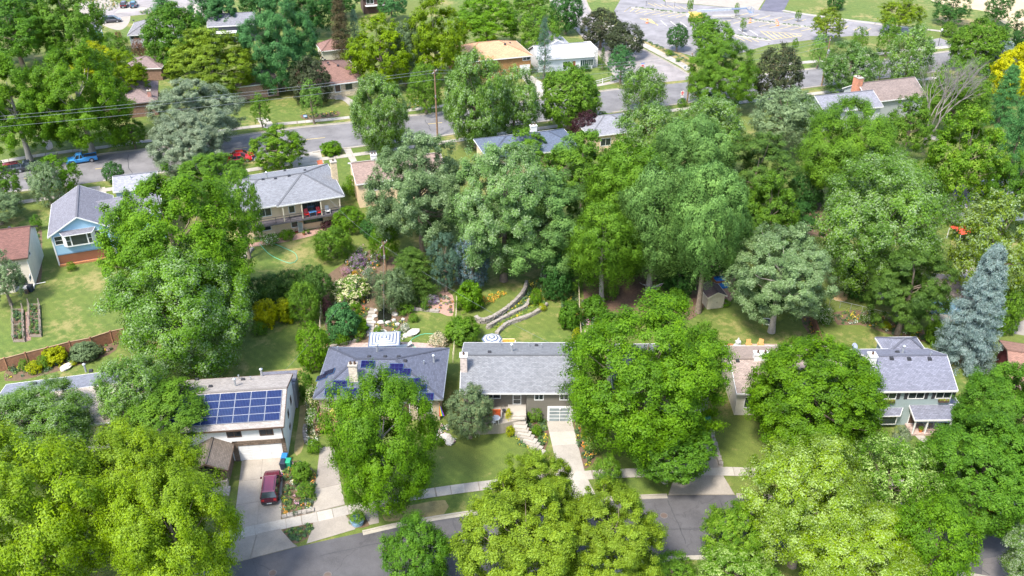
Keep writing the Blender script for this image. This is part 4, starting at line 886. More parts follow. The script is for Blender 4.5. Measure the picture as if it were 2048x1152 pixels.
# beige shed
sh = house('beige_shed', 'beige garden shed with dark gable roof beside the blue tarp', 'shed', (1414, 619, 0, 0, 0), 12, 2.4, 2.7, 2.1, mat('beige_panel', (.56, .50, .38), 'siding', .85, pitch=.3, axis=0))
gable_y(sh, 2.8, SH('dark_brown', (.11, .08, .075)), mat('beige_trim', (.55, .5, .4), 'plain', .8), .25, .25)
sd_ = MB().box(.4, 2.0, -.04, -.003, .1, 1.85).build('door', mat('beige_door', (.52, .47, .36), 'plain', .85), sh.e); MB().box(1.3, 1.36, -.07, -.041, .9, 1.1).build('handle', m_dark, sd_)
# ------------------------------------------------------------------ foliage
def leaf_mesh(name, pos, nrm, tan, ln, wd, tone, rnd, material, colr=None):
    n = len(pos); tan = tan-nrm*(tan*nrm).sum(1, keepdims=True); tan /= np.linalg.norm(tan, axis=1, keepdims=True)+1e-9
    bi = np.cross(nrm, tan); ln = ln[:, None]/2; wd = wd[:, None]/2
    V = np.stack([pos-tan*ln*.8-bi*wd, pos-tan*ln*.8+bi*wd, pos+tan*ln*1.2], 1).reshape(-1, 3).astype(np.float32)
    me = bpy.data.meshes.new(name); me.vertices.add(n*3); me.vertices.foreach_set('co', V.ravel())
    me.loops.add(n*3); me.loops.foreach_set('vertex_index', np.arange(n*3, dtype=np.int32))
    me.polygons.add(n); me.polygons.foreach_set('loop_start', np.arange(0, n*3, 3, dtype=np.int32))
    me.update(calc_edges=True)
    for k, a in (('tone', tone), ('rnd', rnd)):
        if a is not None: at = me.attributes.new(k, 'FLOAT', 'FACE'); at.data.foreach_set('value', a.astype(np.float32))
    if colr is not None: at = me.attributes.new('col', 'FLOAT_COLOR', 'FACE'); at.data.foreach_set('color', np.c_[colr, np.ones(n)].astype(np.float32).ravel())
    me.materials.append(material); return me
def unit(v): return v/(np.linalg.norm(v, axis=-1, keepdims=True)+1e-9)
def fib(n, rng):
    i = np.arange(n)+.5; z = 1-2*i/n; t = i*2.39996+rng.uniform(0, 6); r = np.sqrt(1-z*z)
    return unit(np.c_[r*np.cos(t), r*np.sin(t), z]+rng.normal(0, .13, (n, 3)))
PROTO = {}
STY = dict(   # lobes, lobe radius, clumps per lobe, clump radius, shoot length, flatten, leaf length, leaf width, droop, floor
    broad=(44, .30, 15, .085, .10, .75, .034, .022, 0, -.72),
    dense=(58, .25, 16, .075, .05, .8, .034, .024, 0, -.85),
    spiky=(40, .25, 13, .060, .17, .8, .036, .018, 0, -.85),
    airy=(48, .27, 14, .085, .10, .42, .032, .018, .1, -.6),
    layer=(30, .30, 14, .10, .06, .30, .034, .016, 0, -.5),
    willow=(42, .27, 11, .058, .22, .6, .045, .017, .55, -.75),
    oak=(44, .245, 11, .080, .07, .7, .030, .022, 0, -.65),
    pine=(34, .26, 14, .085, .08, .38, .042, .013, 0, -.6),
    ball=(26, .32, 13, .12, .07, .8, .075, .05, 0, -.6),
    oval=(44, .26, 12, .065, .14, .9, .032, .020, 0, -.97))
def crown(style, seed, nleaf):
    key = (style, seed, nleaf)
    if key in PROTO: return PROTO[key]
    rng = np.random.default_rng(seed*131+7)
    nl, rl, nc, rc, sh, fl, ll, lw, droop, floor = STY[style]
    kq = .80 if nleaf > 60000 else 1.12 if nleaf > 40000 else 1.3 if nleaf > 20000 else 1.65 if nleaf > 7000 else 2.3
    if style == 'ball': kq *= .55
    ll, lw = ll*kq, lw*kq*1.15
    d = fib(int(nl*1.35), rng); d = d[d[:, 2] > floor][:nl+20]
    rr = rng.uniform(*((.88, 1.06) if style in ('dense', 'oval') else (.78, 1.12)), (len(d), 1)); lr = rl*rng.uniform(.75, 1.3, len(d))
    # big scale lumps make the outline uneven
    bd = fib(5, rng); lump = 1+.10*(np.max(d@bd.T, 1)-.6)[:, None]
    lc = d*(1-lr[:, None])*rr*lump
    inn = unit(rng.normal(size=(10, 3)))*rng.uniform(.15, .5, (10, 1)); lc = np.r_[lc, inn]; ld = np.r_[d, unit(inn)]; lr = np.r_[lr, np.full(10, rl*1.1)]
    L = len(lc); lt = rng.uniform(0, 1, L)
    li = np.repeat(np.arange(L), nc); n = len(li)
    cdir = unit(ld[li]*.75+unit(rng.normal(size=(n, 3)))*.9+[0, 0, .28])
    cc = lc[li]+cdir*(lr[li]*rng.uniform(.55, 1.08, n)*np.where(rng.uniform(0, 1, n) < .1, 1.32, 1))[:, None]*[1, 1, .92]
    ct = rng.uniform(0, 1, n); cr = rc*rng.uniform(.7, 1.35, n)
    k = max(6, int(1.6*nleaf)//n); ll, lw = ll*.9, lw*.9; ci = np.repeat(np.arange(n), k); m = len(ci)
    s = rng.uniform(0, 1, m)
    sd = unit(cdir[ci]*.7+rng.normal(0, .35, (m, 3))+[0, 0, .35-droop*1.6])
    pos = cc[ci]+unit(rng.normal(size=(m, 3)))*(cr[ci]*rng.uniform(.2, 1, m)**.6)[:, None]*[1, 1, fl]+sd*(s*sh)[:, None]
    pos[:, 2] -= droop*.25*s*s
    nr = unit((pos-cc[ci])/cr[ci][:, None]*.6+cdir[ci]*.5+ld[li][ci]*.25+rng.normal(0, .36, (m, 3))+[0, 0, .25])
    tn = unit(sd+rng.normal(0, .6, (m, 3)))
    qh = np.percentile(np.hypot(pos[:, 0], pos[:, 1]), 98.6); z0_, z1_ = np.percentile(pos[:, 2], [.3, 99.7]); q = np.array([qh, qh, (z1_-z0_)/2]); zm = np.array([0, 0, (z0_+z1_)/2])
    pos = (pos-zm)/q; cc = cc-zm
    sz = np.clip(np.exp(rng.normal(0, .36, m))*.95, .4, 1.7)
    tone = np.clip(.32*lt[li][ci]+.33*ct[ci]+.35*rng.uniform(0, 1, m), 0, 1); rnd = np.clip(.35*ct[ci]+.65*rng.uniform(0, 1, m), 0, 1)
    me = leaf_mesh('crown', pos, nr, tn, ll*sz, lw*sz, tone, rnd, LEAF)
    tg = cc/q; PROTO[key] = (me, tg[rng.permutation(len(tg))[:60]]); return PROTO[key]
def conifer(style, seed, nleaf):
    key = (style, seed, nleaf)
    if key in PROTO: return PROTO[key]
    rng = np.random.default_rng(seed*17+3); big = nleaf > 14000
    layers = 30 if big else 20; per = 13; nb = layers*per
    t = np.repeat((np.arange(layers)+.3)/layers, per)+rng.uniform(-.014, .014, nb); t = np.clip(t, 0, 1)
    az = rng.uniform(0, 2*math.pi, nb); prof = (1-t)**.56*(.92+.16*rng.uniform(-1, 1, nb)) if style == 'spruce' else ((1-t)**.55)*(1+.3*rng.uniform(-1, 1, nb))*np.where(t < .12, .8, 1)
    prof = prof+.03; z0 = -1+2*t; k = max(10, 2*nleaf//nb)
    bi_ = np.repeat(np.arange(nb), k); m = len(bi_); u = rng.uniform(.12, 1, m)**.7
    r = prof[bi_]*u; rise = -.20*u*prof[bi_]+.16*u*u*prof[bi_]
    az2 = az[bi_]+rng.normal(0, .10, m)/(.4+u)
    lat = rng.normal(0, .028 if big else .04, (m, 3))*[1, 1, .7]
    pos = np.c_[r*np.cos(az2), r*np.sin(az2), z0[bi_]+rise]+lat
    od = np.c_[np.cos(az2), np.sin(az2), np.full(m, .25)]
    tn = unit(od+rng.normal(0, .5, (m, 3))); nr = unit(rng.normal(0, .5, (m, 3))+[0, 0, .8]+od*.3)
    bt = rng.uniform(0, 1, nb); tone = np.clip(.35*bt[bi_]+.3*u+.35*rng.uniform(0, 1, m), 0, 1); rnd = np.clip(.25*bt[bi_]+.75*rng.uniform(0, 1, m), 0, 1)
    s = 1 if big else 1.45
    s *= .76; me = leaf_mesh('crown', pos, nr, tn, .075*s*rng.uniform(.6, 1.3, m), .019*s*rng.uniform(.7, 1.3, m), tone, rnd, LEAF)
    PROTO[key] = (me, np.zeros((0, 3))); return PROTO[key]
m_bark = mat('bark', (.20, .155, .115), 'plain', .95, .35, 4, .6); m_barkg = mat('bark_grey', (.36, .32, .28), 'plain', .95, .25, 4, .6)
m_dead = mat('dead_wood', (.26, .225, .20), 'plain', .95, .25, 4)
LEAF = leafmat('foliage')
LM = dict(leaf=dict(), silver=dict(pale=(.30, .40, .20), pthr=.5), pale=dict(pale=(.34, .40, .26), pthr=.40), lime=dict(pale=(.38, .50, .16), pthr=.48), gold=dict(pale=(.24, .36, .035), pthr=.52), needle=dict(),
          bneedle=dict(pale=(.36, .44, .41), pthr=.45), brown=dict(pale=(.2, .12, .07), pthr=.6), seed=dict(pale=(.22, .15, .07), pthr=.72))
def setleaf(o, lm):
    d = LM[lm]; o['tip_tint'] = list(d.get('pale', (0., 0., 0.))); o['tip_from'] = d.get('pthr', 2.0); o['tip_soft'] = .04 if d.get('hard') else .35
C = dict(lime=(.21, .32, .035), yg=(.165, .250, .022), bright=(.108, .212, .023), mid=(.090, .165, .028), rich=(.066, .138, .022), dark=(.038, .095, .026), teal=(.062, .148, .056),
         silver=(.120, .205, .070), oak=(.105, .160, .072), olive=(.160, .230, .028), yellow=(.43, .43, .010), ygold=(.30, .34, .02), purple=(.050, .022, .026), plum=(.055, .070, .032), pine=(.065, .115, .028),
         bspruce=(.16, .225, .205), gspruce=(.085, .145, .095), yew=(.050, .10, .024), grey=(.12, .165, .09), sage=(.15, .20, .115), larch=(.15, .26, .06))
for _k in ('mid', 'rich', 'dark', 'silver', 'oak', 'grey', 'teal', 'pine', 'yew'): C[_k] = tuple(v*f for v, f in zip(C[_k], (1.26, 1.28, 1.12)))
def col4(c): return (*c, 1.)
def solve(bb, t, base=None):
    x0, y0, x1, y1 = bb; cx, cy = (x0+x1)/2, (y0+y1)/2; a = 1.
    def run(t):
        zc = t+4; a = 1.; Rr = 4.
        for _ in range(14):
            p = P(cx, cy, zc); s = scale_at(p); Rr = (x1-x0)/2/s
            th = math.atan2(HC-zc, math.hypot(p[0], p[1])); hv = (y1-y0)/2/s
            q = hv*hv-(Rr*math.sin(th))**2; a = math.sqrt(max(q, .02))/(math.cos(th)*Rr); a = min(2.6, max(.55, a))
            zc = t+a*Rr*.96
        return p, Rr, a*Rr, zc
    if base is not None:
        lo_, hi_ = 0., 22.
        for _ in range(24):
            t = (lo_+hi_)/2; p, Rr, A, zc = run(t)
            if Q((p[0], p[1], 0))[1] > base: hi_ = t
            else: lo_ = t
    return run(t)
TN = [0]
def trunk_mesh(zc, A, Rr, tg, rng, rad, material, scaleR, rz=0., lean=0.):
    mb = MB(); top = zc+A*.45
    j = lambda k: rng.uniform(-k, k)
    kx, ky = j(.25), j(.25)
    pts = [(0, 0, -.1), (kx*.3, ky*.3, zc*.18), (kx, ky, zc*.5), (kx*1.4, ky*.7, zc*.85), (0, 0, top)]
    mb.tube(pts, [rad*1.5, rad*1.05, rad*.85, rad*.6, rad*.12], 8, cap=False)
    cs, sn = math.cos(rz), math.sin(rz)
    for g in tg:
        gx, gy = g[0]*cs-g[1]*sn, g[0]*sn+g[1]*cs
        e = np.array([gx*Rr, gy*Rr, zc+g[2]*A]); f = np.clip((e[2]-zc+A)/(2*A), 0, 1); bz = max(zc*.35, zc-A*.75)+f*A*.8
        b = np.array([kx, ky, bz]); md = b*.45+e*.55+np.array([j(.3), j(.3), -.12*np.linalg.norm(e-b)])
        r0 = rad*.34
        mb.tube([b, b*.75+md*.25+np.array([0, 0, .1]), md, e], [r0, r0*.8, r0*.45, r0*.1], 5, cap=False)
    return mb.mesh('trunk', material, smooth=True)
def tree(bb, style, col, label, t=2.5, base=None, lm='leaf', group=None, name='deciduous_tree', q=None, bark=None, cat='tree', limbs=16, seed=None):
    TN[0] += 1; rng = random.Random(TN[0]*77+5)
    p, Rr, A, zc = solve(bb, t, base); w = bb[2]-bb[0]
    con = style in ('spruce', 'fir')
    n = (92000 if style in ('spiky', 'oak', 'dense', 'airy') else 50000) if (w > 185 or (q or 0) > 30000) else 26000 if w > 100 else 11000 if w > 52 else 4000
    sd = TN[0] % 2 if (n > 40000 and style in ('spiky', 'oak', 'dense', 'willow')) else 0
    me, tg = (conifer if con else crown)(style, sd, n)
    e = thing(name, label, cat, (p[0], p[1], 0), 0, group)
    rz = rng.uniform(0, 6.28); c = C[col] if isinstance(col, str) else col
    tg = tg[:limbs] if w > 55 else tg[:6]
    rad = max(.06, .055*Rr**.9+.02*A**.7) if not con else .03*Rr+.05*A**.6
    tm = trunk_mesh(zc, A, Rr, tg, rng, rad, bark or m_bark, Rr, rz); put(tm, 'trunk', e)
    o = put(me, 'crown', e, (0, 0, zc), rz, (Rr, Rr, A)); o.color = col4(sca(c, rng.uniform(.92, 1.1))); setleaf(o, lm)
    return e
def dead_tree(bb, base_px, label):
    b = P(*base_px); x0, y0, x1, y1 = bb; rng = random.Random(5); s = scale_at(b)
    e = thing('dead_tree', label, 'tree', b); mb = MB(); tw = MB()
    top = P((x0+x1)/2+10, y0, 0); ht = (base_px[1]-y0)/s/.93; wd = (x1-x0)/s
    def grow(p, d, ln, r, dep):
        q = p+d*ln; m = (p+q)/2+np.array([rng.uniform(-1, 1)*ln*.07 for _ in range(3)])
        (mb if dep > 2 else tw).tube([p, m, q], [r, r*.82, r*.62], 5 if dep > 2 else 3, cap=False)
        if dep == 0: return
        for i in range(3 if dep > 1 else 4):
            nd = d*.9+np.array([rng.gauss(0, .36), rng.gauss(0, .36), rng.gauss(.16, .2)]); nd /= np.linalg.norm(nd)
            st = p+(q-p)*rng.uniform(.55, 1) if i else q
            grow(st, nd, ln*rng.uniform(.58, .82), r*.58, dep-1)
    for d, k in (((.16, 0, .98), 1.2), ((.30, -.05, .95), 1.15), ((.02, .05, 1.), 1.05)):
        grow(np.array([0, 0, 0.]), np.array(d), ht*.31*k, .17, 5)
    mb.build('trunk', m_dead, e); tw.build('twigs', mat('dead_twigs', (.22, .19, .18), 'plain', .95, .2), e)
def shrub(bb, col, label, lm='leaf', style='ball', q=2200, name='shrub', group=None, t=.05, cat='shrub'):
    TN[0] += 1; rng = random.Random(TN[0]*31)
    p, Rr, A, zc = solve(bb, t); w = bb[2]-bb[0]
    q = (11000 if w > 60 or q > 8000 else 4000) if style != 'ball' else (7000 if w > 44 else 2200)
    con = style in ('spruce', 'fir')
    me, _ = (conifer if con else crown)(style, 0, q)
    o = put(me, name, None, (p[0], p[1], zc), rng.uniform(0, 6), (Rr, Rr, A), label, cat, group); o.color = col4(C[col] if isinstance(col, str) else col); setleaf(o, lm); return o
# ------------------------------------------------------------------ trees, near to far
T = tree
# bottom edge
T((-120, 855, 235, 1215), 'spiky', 'yg', 'huge yellow green tree filling the bottom left corner', 3, lm='gold')
T((140, 842, 408, 1090), 'spiky', 'yg', 'tall yellow green tree left of the solar house porch', 5, lm='gold')
T((215, 925, 476, 1215), 'spiky', 'yg', 'yellow green tree overhanging the solar house driveway', 3, lm='gold')
T((-60, 772, 180, 925), 'spiky', 'mid', 'loose green tree in front of the long low house', 3, lm='silver')
T((192, 708, 338, 860), 'spiky', 'mid', 'silvery green tree between low house and solar house', 3, lm='silver')
T((245, 758, 424, 895), 'spiky', 'mid', 'green tree brushing the left end of the solar panels', 3)
T((648, 738, 878, 1012), 'spiky', 'bright', 'bright green maple in front of the slate hip roof house', base=1022, bark=m_barkg)
T((758, 1030, 908, 1185), 'spiky', 'rich', 'small dark green street tree at the bottom edge', 1.5)
T((905, 950, 1190, 1215), 'oak', 'olive', 'large olive yellow tree at the bottom centre, left crown', 4, lm='gold')
T((975, 892, 1170, 1075), 'oak', 'olive', 'olive yellow tree top rising to the stepped path', 6, lm='gold', q=40000)
T((1110, 965, 1335, 1180), 'oak', 'olive', 'olive yellow tree beside the bottom centre crown, leaning over the road', 4, lm='gold')
T((1118, 585, 1466, 905), 'airy', 'bright', 'wide bright green locust hiding the shaded house', 3.0, q=52000, lm='leaf')
T((1248, 818, 1430, 955), 'dense', 'rich', 'dark green street maple beside the right concrete driveway', base=964, bark=m_barkg)
T((1184, 906, 1246, 975), 'spiky', 'mid', 'small young tree on the verge right of the garage driveway', .8)
T((1496, 670, 1768, 905), 'dense', 'bright', 'round dense green maple in front of the tan roof house', 2.5, q=40000)
T((1488, 868, 1745, 1115), 'spiky', 'yg', 'pale lime tree hiding the road at lower right', 4, lm='lime')
T((1690, 872, 1872, 1055), 'spiky', 'bright', 'lime green tree below the blue grey house porch', 4, lm='lime')
T((1590, 1000, 1860, 1205), 'spiky', 'yg', 'pale lime tree at the bottom edge right of centre', 4, lm='lime')
T((1780, 985, 1952, 1190), 'spiky', 'bright', 'bright lime green tree beside the parked red car', 3)
T((1402, 1000, 1535, 1130), 'spiky', 'bright', 'bright green young tree over the lower road', 2.5, lm='gold')
T((1392, 1080, 1560, 1215), 'spiky', 'bright', 'lime green tree clipped by the bottom edge right of the verge', 2, lm='lime')
T((1300, 1098, 1395, 1180), 'airy', 'mid', 'small green tree on the near verge at the bottom edge', .8)
T((1915, 726, 2120, 930), 'dense', 'rich', 'dark green maple beside the maroon house, upper of two', 4, q=40000)
T((1846, 815, 2100, 1055), 'dense', 'rich', 'massive dark green maple above the parked dark red car', 3, q=40000)
T((2008, 1045, 2130, 1190), 'spiky', 'mid', 'pale silvery tree in the bottom right corner', 2, lm='pale')
T((888, 768, 990, 875), 'airy', 'grey', 'grey green crabapple in front of the grey garage house', 1.0, lm='seed', q=20000)
T((1782, 850, 1822, 912), 'spiky', 'sage', 'small silvery young tree on the lawn of the blue grey house', .6, lm='pale')
# gardens left
T((222, 492, 495, 752), 'spiky', 'bright', 'big silvery green maple left of the slate roof garden', 2.0, lm='silver', q=52000)
T((196, 342, 505, 640), 'oak', 'bright', 'big green oak beside the light blue house', 4, q=40000)
T((438, 335, 524, 490), 'airy', 'mid', 'slender open branched tree at the left end of the cream balcony', 3)
T((345, 300, 500, 400), 'oak', 'mid', 'green tree behind the big oak near the upper road', 3)
T((-40, 498, 44, 600), 'oak', 'grey', 'grey green tree in front of the brown roof house', 1.5, lm='silver')
T((-60, 385, 45, 440), 'airy', 'grey', 'low grey green tree left of the light blue house', 1.0)
T((-40, 325, 38, 400), 'oak', 'mid', 'green tree at the left edge below the upper road', 1.5)
T((64, 306, 156, 385), 'oak', 'bright', 'yellow green tree hiding the parked dark pickup', 1.5)
T((55, 322, 122, 408), 'spiky', 'grey', 'grey green small tree beside the yellow green one near the light blue house', 1.0, lm='silver')
T((204, 322, 246, 362), 'dense', 'dark', 'little round tree on the verge by the grey garage', .5, base=366)
T((496, 248, 612, 334), 'oak', 'bright', 'bright green spreading tree beside the parked red cars', base=340, lm='gold')
T((590, 642, 662, 738), 'dense', 'bright', 'upright bright green bush tree left of the slate roof', .3, name='garden_tree')
T((572, 560, 642, 650), 'spiky', 'mid', 'pyramidal light green garden tree above the yellow shrub', .3, name='garden_tree')
T((622, 452, 708, 522), 'willow', 'mid', 'rounded soft green willow on the cream house lawn', .2, name='garden_tree')
T((664, 410, 730, 462), 'dense', 'bright', 'yellow green tree at the right end of the cream balcony', .5, name='garden_tree')
T((744, 536, 830, 622), 'willow', 'grey', 'grey weeping tree above the garden pond', .3, name='garden_tree')
T((735, 440, 800, 520), 'airy', 'bright', 'light green open tree behind the backyard pole', 1.0, name='garden_tree')
T((765, 488, 885, 600), 'fir', 'pine', 'dark green spreading conifer right of the backyard pole', .2, name='conifer_tree', lm='needle')
T((850, 464, 928, 575), 'pine', 'gspruce', 'grey green spruce with bare trunk above the gravel bed', 1.2, name='conifer_tree', lm='needle')
T((902, 462, 980, 575), 'dense', (.13, .20, .21), 'blue spruce in the shade of the middle oaks', .4, name='conifer_tree', lm='brown')
# the middle woods
T((728, 262, 948, 488), 'oak', 'oak', 'grey green oak left of the middle woods', 4, lm='silver', q=34000)
T((893, 278, 1120, 520), 'oak', 'silver', 'pale green oak rising left of the middle woods', 5, lm='silver', q=40000)
T((960, 330, 1225, 540), 'oak', 'silver', 'pale green oak with a thick trunk above the stone terraces', base=552, q=40000, bark=m_barkg)
T((1080, 260, 1250, 420), 'oak', 'mid', 'green tree behind the pale oaks in the middle woods', 5)
T((1130, 405, 1290, 568), 'willow', 'mid', 'feathery elm with pale trunk at the edge of the wood', base=606, bark=m_barkg, q=34000)
T((1215, 330, 1405, 552), 'willow', 'silver', 'yellowish elm with two pale trunks above the hammock', base=582, bark=m_barkg, q=34000)
T((1335, 330, 1505, 552), 'willow', 'silver', 'yellowish elm crown right of the twin trunk elm', 7, q=34000)
T((1165, 285, 1355, 470), 'willow', 'mid', 'feathery green elm deep in the middle woods', 7, q=34000)
T((1300, 235, 1470, 400), 'willow', 'silver', 'pale feathery elm at the back of the middle woods', 6, q=34000)
T((1230, 205, 1372, 345), 'spiky', 'mid', 'silver maple behind the junction facing roof', 4, lm='silver')
T((1345, 192, 1492, 335), 'spiky', 'mid', 'pale silver maple below the utility pole at the junction', 4, lm='silver')
T((1425, 268, 1605, 425), 'pine', 'pine', 'broad dark pine in the middle right woods', 5, name='pine_tree', lm='needle', q=34000)
T((1478, 345, 1600, 500), 'oak', 'mid', 'bright green tree under the broad dark pine', 4)
T((1400, 425, 1488, 548), 'dense', 'dark', 'dark green tree over the blue tarp', 1.5)
T((1325, 470, 1402, 590), 'dense', 'dark', 'dark bushy tree left of the beige shed', .5)
T((1458, 448, 1672, 636), 'oak', 'oak', 'grey green oak with a leaning thick trunk on the back lawn', base=664, lm='silver', bark=m_barkg, q=34000)
T((1636, 318, 1895, 570), 'spiky', 'mid', 'tall pale silver maple right of the woods with mulched trunk', base=594, lm='silver', q=40000)
T((1598, 203, 1795, 385), 'spiky', 'mid', 'green maple behind the tall silver maple', 4)
T((1690, 290, 1845, 400), 'spiky', 'bright', 'light green maple between two taller silver maples', 5, lm='silver')
T((1738, 486, 1905, 650), 'pine', 'pine', 'dark spreading pine over the light blue garage', base=668, name='pine_tree', lm='needle', q=34000)
T((1900, 385, 2080, 600), 'airy', 'olive', 'open olive green locust at the right edge', 4, lm='silver')
T((1848, 215, 2015, 410), 'oak', 'bright', 'yellow topped green tree below the dead tree', 3, lm='gold')
T((1980, 300, 2090, 450), 'oak', 'rich', 'dark green tree at the right edge above the locust', 3)
T((1990, 168, 2090, 380), 'spruce', 'teal', 'tall deep green spruce at the right edge', .5, name='conifer_tree', lm='needle')
T((1892, 486, 2026, 740), 'spruce', 'bspruce', 'tall silvery blue spruce at the right', .3, name='conifer_tree', lm='bneedle', q=46000)
T((1770, 190, 1870, 300), 'oak', 'mid', 'olive green tree in front of the brick chimney house', 2)
T((1500, 175, 1640, 290), 'airy', 'grey', 'grey green open tree at the back right of the woods', 3, lm='silver')
T((1560, 190, 1650, 260), 'airy', 'mid', 'green birch like tree beside the grey gabled house', 3)
T((1545, 400, 1640, 470), 'pine', 'dark', 'dark shaded pine behind the silver maple trunk', 3, name='pine_tree', lm='needle')
dead_tree((1820, 120, 1960, 300), (1845, 296), 'leafless grey dead tree beside the brown roof')
# right far
T((1988, 88, 2090, 195), 'dense', 'yellow', 'brilliant golden yellow tree at the right edge', 1, q=20000)
T((1902, 38, 2015, 135), 'dense', 'mid', 'rounded green tree left of the golden yellow tree', 1)
T((1965, 80, 2045, 150), 'spruce', 'bspruce', 'small blue spruce beside the golden yellow tree', .2, name='conifer_tree', lm='bneedle')
T((1975, 130, 2050, 250), 'spruce', 'teal', 'deep green spruce below the golden yellow tree', .2, name='conifer_tree', lm='needle')
T((1850, 120, 1985, 260), 'airy', 'mid', 'green tree behind the dead tree', 2)
T((2005, 20, 2090, 110), 'pine', 'dark', 'dark pine in the top right corner', 3, name='pine_tree', lm='needle')
T((1775, 52, 1872, 165), 'spiky', 'mid', 'pale green maple beside the brown roofed chimney house', 1, lm='silver')
T((1643, 85, 1758, 182), 'spiky', 'rich', 'dark green maple on the verge right of the leaning pole', 1.5, lm='silver')
T((1748, 115, 1778, 155), 'airy', 'mid', 'tiny street tree on the far right verge', base=160, q=3600)
T((1760, -8, 1850, 54), 'oak', 'olive', 'spreading oak by the far end of the car park', 2)
T((1866, -12, 1942, 42), 'pine', 'dark', 'lone dark pine on the park grass', base=48, name='pine_tree', lm='needle')
T((1972, -20, 2026, 40), 'pine', 'dark', 'sparse pine beside the tan field', base=50, name='pine_tree', lm='needle')
T((1884, 42, 1914, 72), 'dense', 'mid', 'small round tree on the grass below the lone pine', .3)
T((1622, 14, 1692, 78), 'layer', 'olive', 'rust topped tree beside the car park', 1, lm='seed')
T((1754, 36, 1804, 108), 'layer', 'mid', 'layered young tree on the car park verge', base=112)
T((1703, 54, 1738, 98), 'airy', 'mid', 'small feathery tree on the car park verge', 1)
T((1620, 68, 1660, 130), 'airy', 'larch', 'pale thin tree beside the leaning wooden pole', 1)
T((1655, -15, 1690, 18), 'dense', 'dark', 'round dark tree on the grass by the access road', .3)
T((1508, 88, 1608, 200), 'dense', 'plum', 'dark bronze green tree below the car park', 2, lm='seed')
T((1372, 82, 1518, 212), 'airy', 'mid', 'large green tree right of the junction pole', 1.5, lm='leaf', q=34000)
T((1385, 38, 1472, 106), 'dense', 'mid', 'round green tree beside the car park entrance', 1)
T((1382, 26, 1428, 70), 'dense', 'mid', 'smaller green tree behind the round car park tree', 1)
T((1333, 48, 1379, 92), 'dense', 'dark', 'lollipop shaped green tree on the dry verge', base=102)
T((1240, 133, 1336, 222), 'willow', 'mid', 'wispy wind blown willow at the junction', 1, lm='silver')
T((1214, 90, 1272, 160), 'layer', 'teal', 'young blue green tree inside the white fence corner', base=167)
T((1160, 16, 1245, 86), 'dense', 'plum', 'bronze green tree on the side street, left of a pair', 1.5, lm='seed')
T((1208, 44, 1292, 106), 'dense', 'plum', 'bronze green tree on the side street, right of a pair', 1.5)
T((1098, -25, 1168, 58), 'dense', 'dark', 'dark green tree at the top of the side street', 1.5)
T((1035, 15, 1125, 105), 'airy', 'mid', 'light green tree behind the white corner house', 1)
T((1064, 38, 1112, 158), 'spruce', 'gspruce', 'tall grey blue spruce between orange and white roofs', .2, name='conifer_tree', lm='needle')
T((1078, 128, 1202, 248), 'dense', 'mid', 'green maple covering the driveway below the spruce', 1.5)
T((1140, 180, 1204, 236), 'spiky', 'yg', 'yellow green bush tree in front of the green maple', .5, lm='gold')
T((1142, 220, 1208, 280), 'dense', 'purple', 'purple leaved round tree near the navy roof', .5)
T((884, 104, 1018, 288), 'oval', 'mid', 'tall egg shaped silver maple on the upper road', 1.5, lm='silver', q=34000)
T((975, 135, 1084, 268), 'oval', 'mid', 'second silver maple behind the egg shaped one', 1.5, lm='silver')
T((1000, 255, 1100, 330), 'oak', 'mid', 'green tree in front of the navy roof', 1.5)
T((1100, 265, 1190, 340), 'oak', 'silver', 'pale tree right of the navy roof', 2)
T((698, 150, 816, 300), 'oval', 'mid', 'tall oval maple on the near verge of the upper road', base=306, lm='silver', q=34000)
T((812, 128, 888, 222), 'airy', 'mid', 'thin green tree behind the roadside pole', 1)
T((688, 32, 838, 165), 'oak', 'yg', 'yellow green tree right of the stone bungalow', 1.5)
T((768, 50, 850, 160), 'willow', 'grey', 'grey green tree between two yellow green crowns', 1.5)
T((798, -5, 938, 152), 'oak', 'yg', 'large yellow green tree left of the orange roof', 2)
T((900, -15, 1050, 92), 'layer', 'bright', 'olive yellow tree behind the orange roof', 2)
T((652, -20, 708, 118), 'spruce', (.09, .085, .04), 'brownish spruce behind the small garage', .5, name='conifer_tree', lm='brown')
T((690, 20, 730, 110), 'spruce', 'gspruce', 'pale green spruce beside the brownish spruce', .5, name='conifer_tree', lm='needle')
T((472, -15, 640, 172), 'oak', 'teal', 'large blue green linden above the brick cottage', base=178, q=34000)
T((578, 112, 662, 208), 'dense', 'plum', 'dark crimson maple beside the stone bungalow', .3)
T((596, 158, 648, 230), 'layer', 'larch', 'young light green larch on the verge', base=247, name='conifer_tree')
T((500, 185, 542, 250), 'layer', 'mid', 'thin young tree left of the young larch', base=262)
T((296, 155, 482, 285), 'oak', 'sage', 'whitish silver poplar above the upper road', 3, lm='pale', q=34000)
T((298, 232, 445, 345), 'oak', 'sage', 'whitish silver poplar drooping across the road', 2, lm='pale', q=34000)
T((335, 55, 505, 190), 'layer', 'olive', 'broad olive yellow tree at upper left centre', 2, lm='gold', q=34000)
T((284, 8, 415, 130), 'dense', 'rich', 'dark green tree beside the light grey hip roof', 1.5)
T((136, 84, 242, 165), 'layer', 'ygold', 'bright yellow tree at upper left', 1.5)
T((186, 100, 296, 205), 'layer', 'yg', 'yellow green tree right of the bright yellow one', 1.5)
T((-70, 110, 120, 300), 'oak', 'bright', 'large yellow green tree at the left edge above the road', 3, base=322, bark=m_barkg)
T((55, 92, 255, 288), 'oak', 'bright', 'large yellow green tree above the parked blue pickup', base=305, bark=m_barkg, q=34000)
T((-60, 0, 112, 125), 'oak', 'rich', 'dark green tree in the top left corner', 2)
T((60, -35, 205, 110), 'oak', 'mid', 'green tree at the top edge left of the minivan', 2)
T((-40, -40, 80, 50), 'oak', 'dark', 'shaded tree at the very top left corner', 2)
